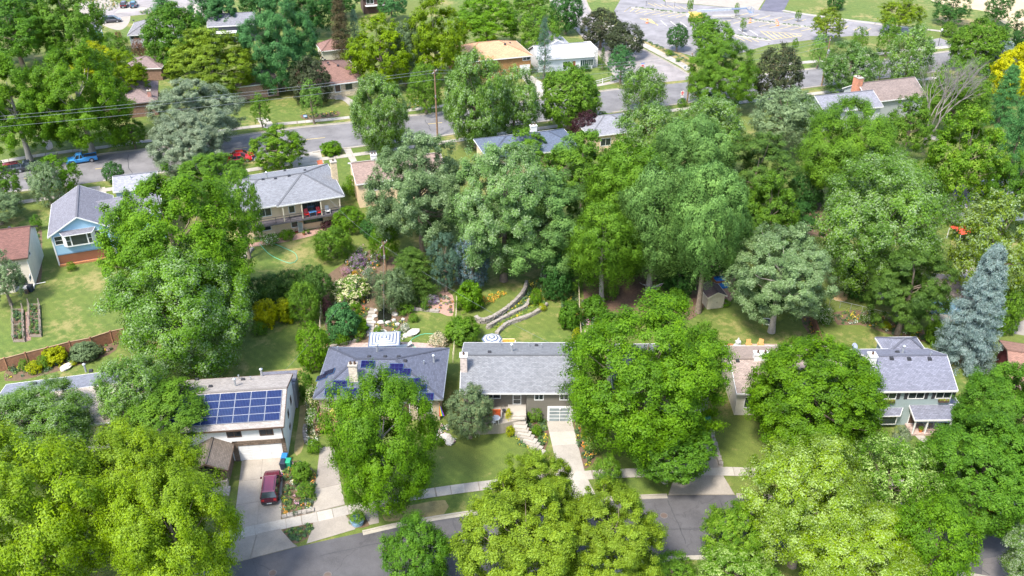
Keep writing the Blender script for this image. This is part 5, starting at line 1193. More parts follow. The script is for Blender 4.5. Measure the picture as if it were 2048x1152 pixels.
T((104, 64, 146, 122), 'spruce', 'bspruce', 'small grey blue spruce at upper left', .2, name='conifer_tree', lm='needle')
T((200, 66, 262, 130), 'airy', 'mid', 'loose green tree below the bright blue shed', 1)
T((262, 76, 294, 116), 'airy', (.16, .09, .06), 'reddish brown small tree beside the grey hip roof', .4)
T((376, -30, 478, 58), 'oak', 'teal', 'green tree over the charcoal house', 2)
T((470, -40, 560, 30), 'oak', 'dark', 'dark tree at the top edge behind the linden', 2)
T((560, -40, 668, 60), 'oak', 'dark', 'dark green tree at the top edge right of the linden', 2)
T((296, -30, 350, 22), 'spruce', 'teal', 'dark conifer beside the two parked cars at the top', .2, name='conifer_tree', lm='needle')
T((234, 232, 292, 290), 'oak', 'mid', 'small tree on the far verge beyond the blue pickup', base=297)
T((750, -25, 815, 30), 'oak', 'teal', 'blue green tree beside the balcony house at the top', 2)
T((640, -30, 720, 25), 'oak', 'dark', 'shaded tree left of the balcony house at the top', 2)
T((1020, -25, 1100, 30), 'oak', 'mid', 'green tree at the top edge beside the side street', 2)
T((1195, 95, 1216, 140), 'spruce', 'yew', 'little dark cone tree at the white house corner', .1, name='conifer_tree', lm='needle', q=3600)
for i, (bb, nm) in enumerate((((1374, -6, 1388, 22), 'sapling nearest the boom lift basket'), ((1468, 6, 1480, 28), 'sapling at the plaza edge'), ((1480, 36, 1494, 58), 'sapling on the middle median'), ((1590, 20, 1604, 38), 'sapling near the rust topped tree'), ((1376, 24, 1388, 48), 'sapling beside the boom lift cab'), ((1584, 76, 1598, 98), 'yellowish sapling on the car park lawn'))):
    T(bb, 'airy', 'bright', 'thin '+nm, .8, q=3600, name='sapling', cat='sapling')
# ------------------------------------------------------------------ garden beds: countless small plants, one object per bed
m_attr = mat('bed_plants', kind='attr', rough=.7)
GREENS = [(.08, .16, .03), (.05, .12, .03), (.12, .20, .03), (.07, .13, .06), (.04, .09, .03)]
def bed(px, n, label, hmax=.7, flowers=(), ff=.12, greens=GREENS, r=.32, world=False, seed=None):
    poly = [(p[0], p[1]) for p in (pxs(px) if not world else px)]
    rng = np.random.default_rng(len(px)*100+n if seed is None else seed); xs = [p[0] for p in poly]; ys = [p[1] for p in poly]
    def inside(x, y):
        c = False; j = len(poly)-1
        for i in range(len(poly)):
            if (poly[i][1] > y) != (poly[j][1] > y) and x < (poly[j][0]-poly[i][0])*(y-poly[i][1])/(poly[j][1]-poly[i][1])+poly[i][0]: c = not c
            j = i
        return c
    cs = []; g = 0
    while len(cs) < n and g < n*40:
        g += 1; x = rng.uniform(min(xs), max(xs)); y = rng.uniform(min(ys), max(ys))
        if inside(x, y): cs.append((x, y))
    cs = np.array(cs); n = len(cs); k = 60; hh = rng.uniform(.3, 1, n)*hmax
    ci = np.repeat(np.arange(n), k); m = len(ci); d = unit(rng.normal(size=(m, 3))); d[:, 2] = abs(d[:, 2])
    rr = r*rng.uniform(.6, 1.3, n)
    pos = np.c_[cs[ci, 0], cs[ci, 1], np.zeros(m)]+d*np.c_[rr[ci], rr[ci], hh[ci]]*rng.uniform(.5, 1, m)[:, None]
    gi = rng.integers(0, len(greens), n); col = np.array(greens)[gi][ci]*rng.uniform(.6, 1.45, (m, 1))
    if flowers:
        fp = rng.uniform(0, 1, n) < min(1, ff*3.5); fi = rng.integers(0, len(flowers), n)
        mk = fp[ci] & (rng.uniform(0, 1, m) < .42) & (d[:, 2] > .35); col[mk] = np.array(flowers)[fi[ci[mk]]]*rng.uniform(.8, 1.15, (mk.sum(), 1))
    me = leaf_mesh('garden_plants', pos, unit(d+rng.normal(0, .5, (m, 3))), unit(rng.normal(size=(m, 3))), np.full(m, .15)*rng.uniform(.6, 1.4, m), np.full(m, .09)*rng.uniform(.7, 1.3, m), None, None, m_attr, np.clip(col, 0, 1))
    return put(me, 'garden_plants', None, label=label, cat='plants', kind='stuff')
WH = (.75, .74, .66); YE = (.72, .55, .04); OR = (.75, .28, .03); PU = (.42, .20, .50); PI = (.68, .35, .48); RE = (.55, .05, .06); CRM = (.70, .62, .42)
bed([(562, 925), (600, 925), (632, 952), (628, 1018), (566, 1036), (562, 990)], 130, 'mixed flowering bed between the two left driveways', .9, [WH, OR, YE, PI], .12)
bed([(566, 1060), (625, 1048), (626, 1064), (594, 1083), (578, 1076)], 60, 'low green groundcover island at the left kerb', .35, [], r=.25)
bed([(1148, 842), (1180, 852), (1198, 892), (1194, 912), (1172, 934), (1160, 905), (1152, 870)], 80, 'perennial bed beside the garage driveway', .7, [OR, YE], .10)
bed([(1040, 845), (1090, 842), (1094, 880), (1082, 900), (1066, 880)], 60, 'planting between stepped path and garage driveway', .7, [YE], .05)
bed([(1018, 852), (1032, 850), (1045, 880), (1062, 898), (1040, 892), (1022, 874)], 30, 'planting left of the stepped path', .5, [YE], .1)
bed([(22, 722), (95, 704), (180, 687), (232, 672), (230, 698), (188, 716), (80, 748), (14, 758)], 150, 'shady bed along the front of the wooden fence', .8, [YE, PI], .05)
bed([(66, 458), (80, 455), (82, 520), (80, 558), (70, 560), (68, 500)], 50, 'narrow planted strip between brown and light blue houses', .5)
bed([(655, 690), (650, 650), (660, 600), (700, 560), (745, 545), (740, 610), (728, 660), (725, 684)], 260, 'crowded perennial garden left of the stone path', 1.0, [PI, OR, RE, YE], .12)
bed([(700, 555), (690, 520), (730, 495), (765, 520), (750, 550)], 130, 'flower border below the backyard pole', 1.1, [PU, PI, OR, WH], .2)
bed([(745, 680), (748, 640), (760, 645), (785, 645), (810, 640), (815, 665), (800, 690), (770, 694)], 80, 'rock garden planting in front of the pond', .5, [WH, YE, CRM], .15)
bed([(830, 592), (868, 578), (905, 588), (905, 628), (880, 622), (840, 616)], 40, 'scattered plants on the pink gravel bed', .5, [PU, OR, WH], .2)
bed([(965, 595), (1005, 580), (1012, 588), (990, 602), (968, 612)], 40, 'curved flower bed on the shaded lawn', .5, [YE, OR], .25, greens=[(.2, .26, .03), (.12, .2, .03)], r=.4)
bed([(976, 648), (1000, 637), (1024, 618), (1044, 598), (1054, 586), (1054, 604), (1030, 622), (1004, 635), (976, 652)], 60, 'greenery on the upper stone terrace', .35, [YE], .06)
bed([(985, 660), (1008, 640), (1032, 627), (1056, 612), (1084, 612), (1052, 629), (1018, 642), (998, 660)], 110, 'yellow green hostas on the lower stone terrace', .45, [YE], .05, greens=[(.17, .24, .03), (.1, .18, .03)])
bed([(1056, 570), (1075, 565), (1086, 590), (1090, 618), (1058, 608)], 120, 'tall leafy border beside the terrace end', 1.3, [YE], .06)
bed([(1120, 600), (1158, 580), (1160, 690), (1146, 690), (1140, 640), (1122, 620)], 90, 'shrubby border along the pale fence, left side', 1.2, [YE], .04)
bed([(1164, 600), (1205, 600), (1215, 650), (1195, 690), (1164, 690)], 90, 'flower border along the pale fence, right side', 1.1, [PI, WH, RE], .14)
bed([(1668, 628), (1720, 622), (1790, 642), (1848, 664), (1848, 682), (1790, 670), (1720, 648), (1678, 648)], 120, 'flower border behind the chain link fence', .7, [OR, WH, YE], .12)
bed([(1604, 640), (1622, 640), (1644, 680), (1630, 676)], 25, 'small plants along the right wooden fence', .5, [OR], .15)
bed([(604, 230), (650, 226), (674, 222), (674, 231), (612, 239)], 40, 'front yard bed behind the young larch', .6, [YE], .1)
bed([(800, 210), (870, 185), (882, 205), (876, 212), (800, 226)], 120, 'wild flower front yard behind the roadside pole', .9, [YE, OR, WH], .1)
bed([(155, 0), (240, -8), (236, 20), (190, 32)], 150, 'overgrown garden beside the cars at the top edge', 1.0, [OR, YE], .1)
bed([(278, 22), (305, 18), (310, 26), (284, 30)], 30, 'yellowish shrubs beside the parked blue car', .8, [YE], .1)
bed([(1262, 15), (1284, 16), (1372, 27), (1370, 29), (1284, 18)], 70, 'grass tufts on the far car park median', .5, r=.5)
bed([(1466, 34), (1532, 43), (1626, 55), (1624, 57), (1530, 45), (1466, 36)], 80, 'grass tufts on the middle car park median', .5, r=.5)
bed([(1470, 69), (1536, 79), (1534, 81), (1470, 71)], 40, 'grass tufts on the near car park median', .5, r=.5)
bed([(1292, 80), (1334, 99), (1376, 122), (1371, 125), (1328, 103), (1290, 84)], 70, 'row of low hedge plants along the side street', .7, r=.5)
bed([(1640, 120), (1700, 108), (1745, 100), (1800, 94), (1800, 99), (1700, 113), (1642, 126)], 60, 'low shrubs along the car park verge', .5, r=.4)
bed([(1806, 830), (1822, 828), (1820, 846), (1800, 846)], 22, 'front door planting of the blue grey house', .6, [YE], .15)
bed([(1852, 842), (1885, 838), (1890, 870), (1872, 878), (1850, 858)], 35, 'orange and yellow flower bed beside the curved front walk', .5, [OR, YE], .25)
bed([(500, 475), (560, 462), (620, 450), (618, 458), (560, 474), (505, 486)], 50, 'foundation planting below the cream balcony', .7, [WH], .05)
bed([(610, 815), (636, 800), (640, 850), (632, 900), (615, 890)], 60, 'hydrangea border left of the red deck', .9, [CRM, WH], .22)
bed([(875, 850), (905, 850), (912, 885), (890, 892), (868, 880)], 35, 'pink and white rockery planting by the front lawn', .5, [PI, WH], .25)
# ------------------------------------------------------------------ shrubs one can tell apart
def FL(name, col, thr): LM[name] = dict(pale=col, pthr=thr, hard=1); return name
S = shrub
S((83, 692, 134, 730), 'ygold', 'golden yellow shrub in front of the wooden fence, larger of two'); S((50, 720, 86, 748), 'ygold', 'golden yellow shrub in front of the wooden fence, smaller of two')
S((140, 682, 200, 722), 'grey', 'grey green round shrub in front of the wooden fence'); S((70, 708, 102, 738), 'mid', 'dark tufted shrub between the two golden shrubs'); S((35, 716, 60, 742), 'mid', 'dark tufted shrub left of the golden shrubs'); S((138, 720, 154, 732), 'ygold', 'little yellow shrub by the low house roof')
S((60, 428, 84, 462), 'rich', 'round dark bush beside the brown roof'); S((132, 522, 152, 542), 'bright', 'leafy hosta clump below the brown lattice')
for i, (bb, l) in enumerate((((472, 552, 535, 612), 'leftmost'), ((512, 545, 572, 606), 'second'), ((548, 536, 608, 600), 'third'), ((585, 530, 642, 592), 'fourth'), ((608, 532, 670, 615), 'rightmost'))): S(bb, 'yew', l+' dark yew of the hedge behind the lawn', style='spiky', lm='needle', q=9000, group='dark yew hedge')
S((505, 598, 556, 655), 'yellow', 'golden yellow shrub below the yew hedge, left one'); S((545, 595, 592, 645), 'ygold', 'golden yellow shrub below the yew hedge, right one'); S((500, 640, 535, 672), 'mid', 'dark shrub beneath the golden yellow shrub')
S((642, 590, 668, 640), 'purple', 'purple smoke bush beside the thin pole'); S((660, 552, 742, 605), 'mid', 'wide cream flowering hydrangea above the path', lm=FL('cream_fl', (.66, .60, .36), .55))
S((694, 505, 735, 535), 'mid', 'purple phlox cluster at the lawn edge', lm=FL('purple_fl', (.36, .17, .42), .5)); S((680, 532, 702, 552), 'mid', 'pink phlox clump at the lawn edge', lm=FL('pink_fl', (.62, .28, .42), .42)); S((702, 540, 718, 558), 'mid', 'orange lily clump at the lawn edge', lm=FL('orange_fl', (.65, .33, .03), .35))
S((724, 535, 758, 575), 'sage', 'pale grey green shrub above the hydrangea'); S((650, 605, 720, 680), 'teal', 'blue green feathery shrub left of the path'); S((690, 628, 736, 668), 'bright', 'lime coloured shrub beside the stone path'); S((695, 602, 725, 632), 'bright', 'bright green shrub above the lime shrub')
S((790, 600, 830, 630), 'mid', 'loose shrub right of the grey weeping tree'); S((855, 662, 898, 696), 'sage', 'cream flowering hydrangea ball on the lawn', lm=FL('cream2_fl', (.72, .60, .42), .38)); S((848, 590, 878, 606), 'mid', 'lilac flowering clump on the gravel', lm=FL('lilac_fl', (.40, .28, .48), .4)); S((800, 645, 820, 665), 'sage', 'white flowering shrub beside the pond', lm=FL('white_fl', (.72, .70, .60), .45)); S((840, 600, 858, 622), 'rich', 'round dark green clump on the gravel')
S((910, 560, 968, 622), 'bright', 'bright green rounded shrub left of the curved bed'); S((885, 630, 960, 690), 'mid', 'dark green spreading shrub by the striped round parasol')
S((1058, 575, 1086, 612), 'bright', 'leafy shrub at the right end of the stone terraces'); S((1076, 606, 1094, 622), 'ygold', 'yellow green clump at the end of the lowest wall'); S((1115, 600, 1165, 660), 'rich', 'dense dark shrub on the left of the pale fence'); S((1162, 590, 1215, 640), 'rich', 'dense dark shrub on the right of the pale fence'); S((1142, 655, 1165, 690), 'ygold', 'light yellow green conifer shrub beside the pale fence'); S((1166, 655, 1186, 672), 'sage', 'cream hydrangea right of the pale fence', lm='cream2_fl')
S((1362, 640, 1442, 770), 'mid', 'tall green hedge tree behind the locust', style='dense', q=9000)
S((1440, 596, 1462, 614), 'bright', 'small bright shrub beside the beige shed'); S((1632, 608, 1670, 650), 'rich', 'white flowering dark shrub beside the right fence', lm=FL('white2_fl', (.75, .74, .6), .66)); S((1722, 610, 1755, 648), 'mid', 'white flowering shrub at the chain link fence', lm='white2_fl'); S((1818, 668, 1836, 682), 'ygold', 'yellow mound at the lawn edge'); S((1760, 642, 1785, 660), 'ygold', 'yellow green hosta row in the right flower border'); S((1850, 640, 1895, 690), 'mid', 'green shrub below the blue garage'); S((1995, 560, 2050, 670), 'mid', 'green bush right of the silvery blue spruce', style='dense')
S((1168, 860, 1206, 908), 'mid', 'rounded shrub with yellow top beside the driveway bed', lm='lime'); S((1050, 808, 1090, 845), 'mid', 'round shrub between stoop and garage'); S((1003, 815, 1032, 858), 'yellow', 'golden cone shrub beside the stepped path', style='spruce', lm='leaf', q=3600); S((1010, 850, 1032, 872), 'ygold', 'yellow green low shrub at the stepped path'); S((1062, 848, 1086, 872), 'bright', 'light green shrub on the path slope'); S((1150, 812, 1185, 850), 'bright', 'green shrub at the grey house corner'); S((1160, 845, 1192, 880), 'mid', 'orange flowering clump in the driveway bed', lm=FL('orange2_fl', (.6, .25, .03), .78)); S((1040, 796, 1052, 814), 'ygold', 'potted yellow shrub beside the front door')
S((608, 770, 645, 830), 'bright', 'tall hydrangea hedge against the beige wall', lm='cream_fl'); S((610, 815, 642, 860), 'mid', 'white flowering hydrangea below the deck', lm='white2_fl'); S((612, 876, 645, 908), 'bright', 'lime green shrub at the head of the second driveway'); S((580, 922, 625, 965), 'mid', 'large green shrub in the bed beside the bins'); S((590, 960, 632, 1000), 'mid', 'medium green shrub in the driveway flower bed'); S((594, 735, 630, 800), 'rich', 'dark shrub at the corner of the solar house')
S((870, 876, 892, 890), 'bright', 'small lime mound in the front rockery'); S((1195, 222, 1217, 234), 'mid', 'round bush on the driveway island by the junction'); S((1160, 130, 1184, 140), 'dark', 'clipped dark hedge under the white house window'); S((1330, 100, 1346, 112), 'mid', 'ornamental bush on the street corner, nearest the lollipop tree'); S((1350, 114, 1362, 124), 'mid', 'ornamental bush on the street corner, lowest of the row'); S((1353, 196, 1376, 214), 'mid', 'low bush at the junction pole')
S((950, 260, 985, 280), 'bright', 'yellow green bush under the egg shaped maple'); S((640, 290, 685, 302), 'bright', 'low green mound near the driveway of the cream house', q=2200); S((555, 460, 590, 478), 'bright', 'round green bush at the back door of the cream house'); S((520, 468, 560, 488), 'bright', 'white dotted hosta bush under the cream balcony', lm='white2_fl'); S((640, 440, 672, 460), 'purple', 'dark red shrub beside the cream house wall'); S((684, 350, 722, 392), 'bright', 'green hedge between cream and tan houses')
S((1205, 560, 1240, 600), 'mid', 'shade shrub between the pale elm trunks, left one'); S((1330, 575, 1375, 615), 'rich', 'shade shrub left of the beige shed'); S((1180, 640, 1215, 670), 'bright', 'leafy shrub at the foot of the locust border'); S((745, 650, 768, 672), 'bright', 'low green mound beside the stone path end'); S((668, 660, 700, 692), 'bright', 'green mound behind the left end of the slate roof'); S((705, 655, 732, 680), 'mid', 'red tinted perennial mound beside the path', lm=FL('red_fl', (.4, .06, .06), .8)); S((815, 625, 838, 645), 'mid', 'round shrub at the lawn edge by the pond'); S((1640, 395, 1668, 412), 'bright', 'yellow speckled bush on the mulch', lm='lime'); S((1590, 410, 1620, 440), 'dark', 'dark bush under the shaded pine')
for i, (bb, l) in enumerate((((1232, 492, 1292, 548), 'behind the twin pale trunks'), ((1310, 500, 1380, 575), 'between elm trunks and shed'), ((1080, 505, 1150, 600), 'right of the thick oak trunk'), ((1340, 440, 1420, 530), 'beneath the elm crowns'), ((1500, 560, 1590, 610), 'behind the leaning oak trunk'), ((1690, 500, 1760, 600), 'right of the mulched trunk'), ((720, 420, 800, 480), 'under the grey green oak'), ((820, 400, 905, 470), 'in the shade of the grey oak'), ((1830, 340, 1900, 420), 'under the yellow topped tree'), ((1580, 330, 1650, 420), 'between pine and silver maple'))): S(bb, 'dark', 'shady dark thicket '+l, style='dense', q=9000, name='thicket')
# ------------------------------------------------------------------ fences, garden walls, poles
def zfor(bx, by, ytop):
    b = P(bx, by); lo_, hi_ = 0., 40.
    for _ in range(30):
        m = (lo_+hi_)/2
        if Q((b[0], b[1], m))[1] > ytop: lo_ = m
        else: hi_ = m
    return m
m_cedar = mat('cedar_boards', (.25, .12, .065), 'plain', .8, .28, 3)
fp = [P(x, y, 1.8) for x, y in ((-62, 733), (8, 717), (50, 706), (95, 695), (138, 684), (180, 676), (220, 663), (248, 657), (290, 650))]
fn = thing('wooden_fence', 'reddish cedar board fence between the left lawn and the low house', 'fence', (fp[0][0], fp[0][1], 0)); o0 = np.array([fp[0][0], fp[0][1], 0])
for i, p in enumerate(fp):
    q = p-o0; MB().box(q[0]-.07, q[0]+.07, q[1]-.07, q[1]+.07, 0, 1.9).box(q[0]-.1, q[0]+.1, q[1]-.1, q[1]+.1, 1.902, 1.95).build('post', m_cedar, fn)
    if i < len(fp)-1:
        r = fp[i+1]-o0; d = (r-q)/np.linalg.norm(r-q)
        for k in range(9): MB().bar((q+d*.08)*[1, 1, 0]+[0, 0, .15+k*.19], (r-d*.08)*[1, 1, 0]+[0, 0, .15+k*.19+random.uniform(-.006, .006)], .03, .175).build('board', m_cedar, fn)
        MB().bar((q+d*.08)*[1, 1, 0]+[0, 0, 1.83], (r-d*.08)*[1, 1, 0]+[0, 0, 1.83], .12, .04).build('cap_rail', mat('pale_cedar', (.36, .22, .14), 'plain', .8), fn)
def vfence(pts, label, m, ht=1.7, bw=.14, name='wooden_fence'):
    w = [P(x, y, ht) for x, y in pts]; o0 = np.array([w[0][0], w[0][1], 0]); e = thing(name, label, 'fence', o0)
    for a, b in zip(w, w[1:]):
        d = b-a; L = np.linalg.norm(d); d = d/L; n = int(L/bw); h_ = math.atan2(d[1], d[0])
        for i in range(n):
            c = a+d*(i+.5)*bw-o0; put(vb_me, 'board', e, (c[0], c[1], 0), h_, (bw-.012, 1, ht+random.uniform(-.02, .02)))
        for z in (.35, ht-.25): MB().bar((a-o0)*[1, 1, 0]+[0, 0, z], (b-o0)*[1, 1, 0]+[0, 0, z], .1, .08).build('rail', m, e)
m_fbrown = mat('brown_fence', (.20, .10, .06), 'plain', .85, .25, 3)
vb_me = MB().box(-.5, .5, .052, .074, 0, 1).mesh('board', m_fbrown)
vfence([(1622, 614), (1634, 645), (1646, 680)], 'dark brown board fence running back beside the leaning oak', m_fbrown, 1.7)
vfence([(405, 14), (420, 8), (440, 3)], 'brown board fence at the top edge beyond the charcoal house', m_fbrown, 1.8, .3)
vfence([(229, 64), (242, 63)], 'short wooden fence piece beside the grey hip roof', m_fbrown, 1.7, .3)
def wire_fence(px, label, ht=1.2, m=None, step=2.4, name='wire_fence'):
    m = m or m_galv; w = pxs(px); w = spline(w, step) if len(w) > 2 else [w[0]+(w[1]-w[0])*t for t in np.linspace(0, 1, max(2, int(np.linalg.norm(w[1]-w[0])/step)))]
    e = thing(name, label, 'fence', w[0])
    for p in w: q = p-w[0]; MB().tube([(q[0], q[1], 0), (q[0], q[1], ht+.05)], .03, 6).build('post', m, e)
    r = MB()
    for a, b in zip(w, w[1:]):
        for z in (ht,): MB().tube([a-w[0]+[0, 0, z], b-w[0]+[0, 0, z]], .028, 5).build('rail', m, e)
        for z in (.15, .4, .65, .9): r.tube([a-w[0]+[0, 0, z], b-w[0]+[0, 0, z]], .008, 3, cap=False)
    r.build('wires', m, e)
m_palewood = mat('pale_wood', (.60, .50, .36), 'plain', .8, .2)
wire_fence([(1164, 702), (1160, 660), (1158, 612), (1157, 575)], 'thin pale fence between the grey house garden and the locust', 1.3, m_palewood)
wire_fence([(906, 725), (910, 690), (912, 650), (914, 600)], 'thin pale fence between the two striped parasol gardens', 1.3, m_palewood)
wire_fence([(640, 690), (642, 645), (644, 600)], 'thin pale fence beside the upright bright bush', 1.3, m_palewood)
wire_fence([(1658, 612), (1700, 622), (1745, 633), (1790, 646), (1822, 658)], 'chain link fence behind the right flower border', 1.2)
# white rail fence on the corner lot
w = pxs([(1187, 172), (1205, 167), (1222, 162), (1240, 158), (1256, 154)]); e = thing('rail_fence', 'white two rail fence round the corner lawn', 'fence', w[0])
for i, p in enumerate(w):
    q = p-w[0]; MB().box(q[0]-.08, q[0]+.08, q[1]-.08, q[1]+.08, 0, 1.2).build('post', m_white, e)
    if i: a = w[i-1]-w[0]; [MB().bar(a+[0, 0, z], q+[0, 0, z], .06, .16).build('rail', m_white, e) for z in (.55, 1.0)]
# dry stone terraces
stone_me = []
boul_me = []
for i in range(5):
    r = random.Random(i); mb = MB(); mb.blob((0, 0, 0), (.5, .5, .5), r, 8, 5, .14); boul_me.append(mb.mesh('boulder', m_rock)); j = lambda: r.uniform(-.09, .09)
    stone_me.append(MB().hexa([(x+j(), y+j(), z+j()*.5) for x, y, z in ((-.5, -.5, -.5), (.5, -.5, -.5), (.5, .5, -.5), (-.5, .5, -.5), (-.46, -.46, .5), (.46, -.46, .5), (.46, .46, .5), (-.46, .46, .5))]).mesh('stone', m_stone))
def stone_wall(px, label, ht, m=None, step=.42):
    pts = spline(pxs(px), .1); e = thing('stone_wall', label, 'wall', pts[0]); r = random.Random(len(label))
    cum = np.cumsum([0]+[np.linalg.norm(b-a) for a, b in zip(pts, pts[1:])]); rows = max(1, int(ht/.2))
    for j in range(rows):
        s = r.uniform(0, .3)
        while s < cum[-1]:
            ln = step*r.uniform(.75, 1.5); k = int(np.searchsorted(cum, min(s+ln/2, cum[-1]-.01))); p = pts[k]; t = pts[min(k+1, len(pts)-1)]-pts[max(0, k-1)]
            q = p-pts[0]; hz = ht/rows
            o = put(stone_me[r.randrange(5)], 'stone', e, (q[0]+r.uniform(-.03, .03), q[1]+r.uniform(-.03, .03), (j+.5)*hz), math.atan2(t[1], t[0])+r.uniform(-.08, .08), (ln*.97, .5*r.uniform(.85, 1.15), hz*.98)); s += ln
stone_wall([(950, 640), (960, 646), (975, 645), (997, 634), (1022, 616), (1042, 596), (1050, 584), (1053, 572)], 'upper curved dry stone wall at the edge of the shaded lawn', .8)
stone_wall([(970, 658), (980, 655), (1005, 641), (1030, 628), (1050, 618), (1058, 606)], 'middle curved dry stone wall of the terraces', .6)
stone_wall([(992, 672), (1002, 660), (1020, 648), (1051, 637), (1074, 626), (1092, 612)], 'lowest curved dry stone wall beside the sunny lawn', .5)
stone_wall([(1422, 857), (1427, 880), (1434, 905), (1441, 930)], 'low stone edging right of the right driveway', .35)
stone_wall([(482, 520), (494, 512), (504, 500)], 'short pale stone edging on the cream house lawn', .35)
stone_wall([(562, 1036), (595, 1028), (624, 1022)], 'low stone edging at the foot of the driveway flower bed', .25, step=.35)
stone_wall([(612, 850), (610, 868), (613, 884)], 'small stacked stone edging left of the red deck', .4)
stone_wall([(880, 624), (850, 621), (826, 619)], 'low stone edging of the pink gravel bed', .25)
stone_wall([(660, 696), (680, 690), (700, 686), (716, 680)], 'stone edging of the perennial garden behind the slate roof', .3)
# pond and boulders
area('pond', [(756, 640), (757, 622), (770, 616), (782, 624), (783, 638), (772, 643)], .03, mat('pond_water', (.012, .014, .01), 'plain', .05, .3), kind='structure')
r = random.Random(3)
for x, y, s, l in ((750, 634, .7, 'left shore'), (752, 622, .55, 'upper left shore'), (760, 612, .5, 'far shore below the weeping tree'), (786, 618, .7, 'upper right shore'), (790, 630, .8, 'right shore, biggest there'), (788, 642, .6, 'lower right shore'), (776, 647, .7, 'near shore, right one'), (762, 647, .8, 'near shore, left one'), (748, 646, .6, 'lower left shore beside the path'), (795, 650, .6, 'outside the lower right shore'), (806, 640, .5, 'farthest right of the pond'), (754, 655, .5, 'nearest the square parasol')):
    p = P(x, y); put(boul_me[r.randrange(5)], 'boulder', None, (p[0], p[1], s*.22), r.uniform(0, 6), (s*1.3, s, s*.7), 'pale pond boulder, '+l, 'boulder', 'boulders around the pond')
for x, y, s, l in ((827, 667, 1.4, 'flat grey boulder on the lawn below the pond'), (812, 672, .8, 'grey boulder between the big boulder and parasol'), (890, 875, 1.0, 'pale flat rock in the front rockery, upper one'), (898, 884, 1.1, 'pale flat rock in the front rockery, lower one'), (716, 1049, .45, 'white stone on the kerb beside the planter'), (134, 736, 1.3, 'grey flat stone in the bed below the wooden fence'), (768, 665, .9, 'pale rock beside the square parasol'), (874, 603, .7, 'cream rock on the pink gravel')):
    p = P(x, y); put(boul_me[r.randrange(5)], 'boulder', None, (p[0], p[1], s*.15), r.uniform(0, 6), (s*1.4, s, s*.5), l, 'boulder')
path = MB().sheet([(p[0], p[1]) for p in pxs([(735, 672), (748, 672), (748, 640), (752, 618), (740, 615), (732, 640)])], .018).build('garden_path', m_conc2, kind='structure')
for i in range(8):
    p = P(741+random.uniform(-1, 1)+(i > 5)*3, 671-i*6.5); put(slab_me, 'slab', path, (p[0], p[1], .09), random.uniform(-.1, .1), (1.0, .62, 1))
st = MB().sheet([(p[0], p[1]) for p in pxs([(1028, 845), (1046, 845), (1062, 880), (1080, 896), (1070, 900), (1045, 880)])], .016).build('stepped_path', m_soil, kind='structure')
for i, (x, y, z) in enumerate(((1038, 832, 1.35), (1039, 843, 1.2), (1041, 851, 1.05), (1044, 858, .9), (1049, 865, .75), (1055, 872, .6), (1061, 879, .48), (1066, 886, .36), (1072, 893, .24), (1077, 900, .12))):
    p = P(x, y, z); c = MB().box(-.75, .75, -.42, .42, -z+.02, 0).mesh('step', m_conc); put(c, 'step', st, (p[0], p[1], z), -.05-i*.06)
# raised vegetable beds
def veg(x0, y0, x1, y1, label):
    a, b, c, d = pxs([(x0, y1), (x1, y1), (x1-3, y0), (x0-1, y0)]); ce = (a+b+c+d)/4; e = thing('raised_bed', label, 'raised bed', ce)
    cs = [p-ce for p in (a, b, c, d)]; mw = mat('grey_timber', (.26, .21, .17), 'plain', .9, .25)
    for i in range(4): MB().bar(cs[i]+[0, 0, .18], cs[(i+1) % 4]+[0, 0, .18], .08, .36).build('side_board', mw, e)
    for p, q in ((cs[0], cs[3]), (cs[1], cs[2])):
        for t in (0, .5, 1): s = p+(q-p)*t; MB().box(s[0]-.05, s[0]+.05, s[1]-.05, s[1]+.05, 0, 1.25).build('post', mw, e)
        for z in (.7, 1.15): MB().bar(p+[0, 0, z], q+[0, 0, z], .04, .07).build('rail', mw, e)
    m1, m2 = (cs[0]+cs[3])/2, (cs[1]+cs[2])/2; MB().bar(m1+[0, 0, .2], m2+[0, 0, .2], .08, .3).build('divider', mw, e)
    MB().sheet([(p[0], p[1]) for p in cs], .25).build('soil', m_soil, e)
    rr = np.random.default_rng(x0); mb = MB(); R2 = random.Random(x0)
    o = bed([(p[0], p[1], 0) for p in (cs[0]*.9, cs[1]*.9, cs[2]*.9, cs[3]*.9)], 46, None, .8, [], world=True, r=.24, seed=x0); o.parent = e; o.name = 'vegetables'
    if 'category' in o: del o['category']
    if 'label' in o: del o['label']
    o.location = (0, 0, .25)
veg(28, 622, 50, 684, 'raised vegetable bed with timber rails, left of two'); veg(60, 612, 83, 674, 'raised vegetable bed with timber rails, right of two')
area('bed_path', [(51, 684), (62, 680), (60, 622), (51, 624)], .008, m_pink, smooth=False)
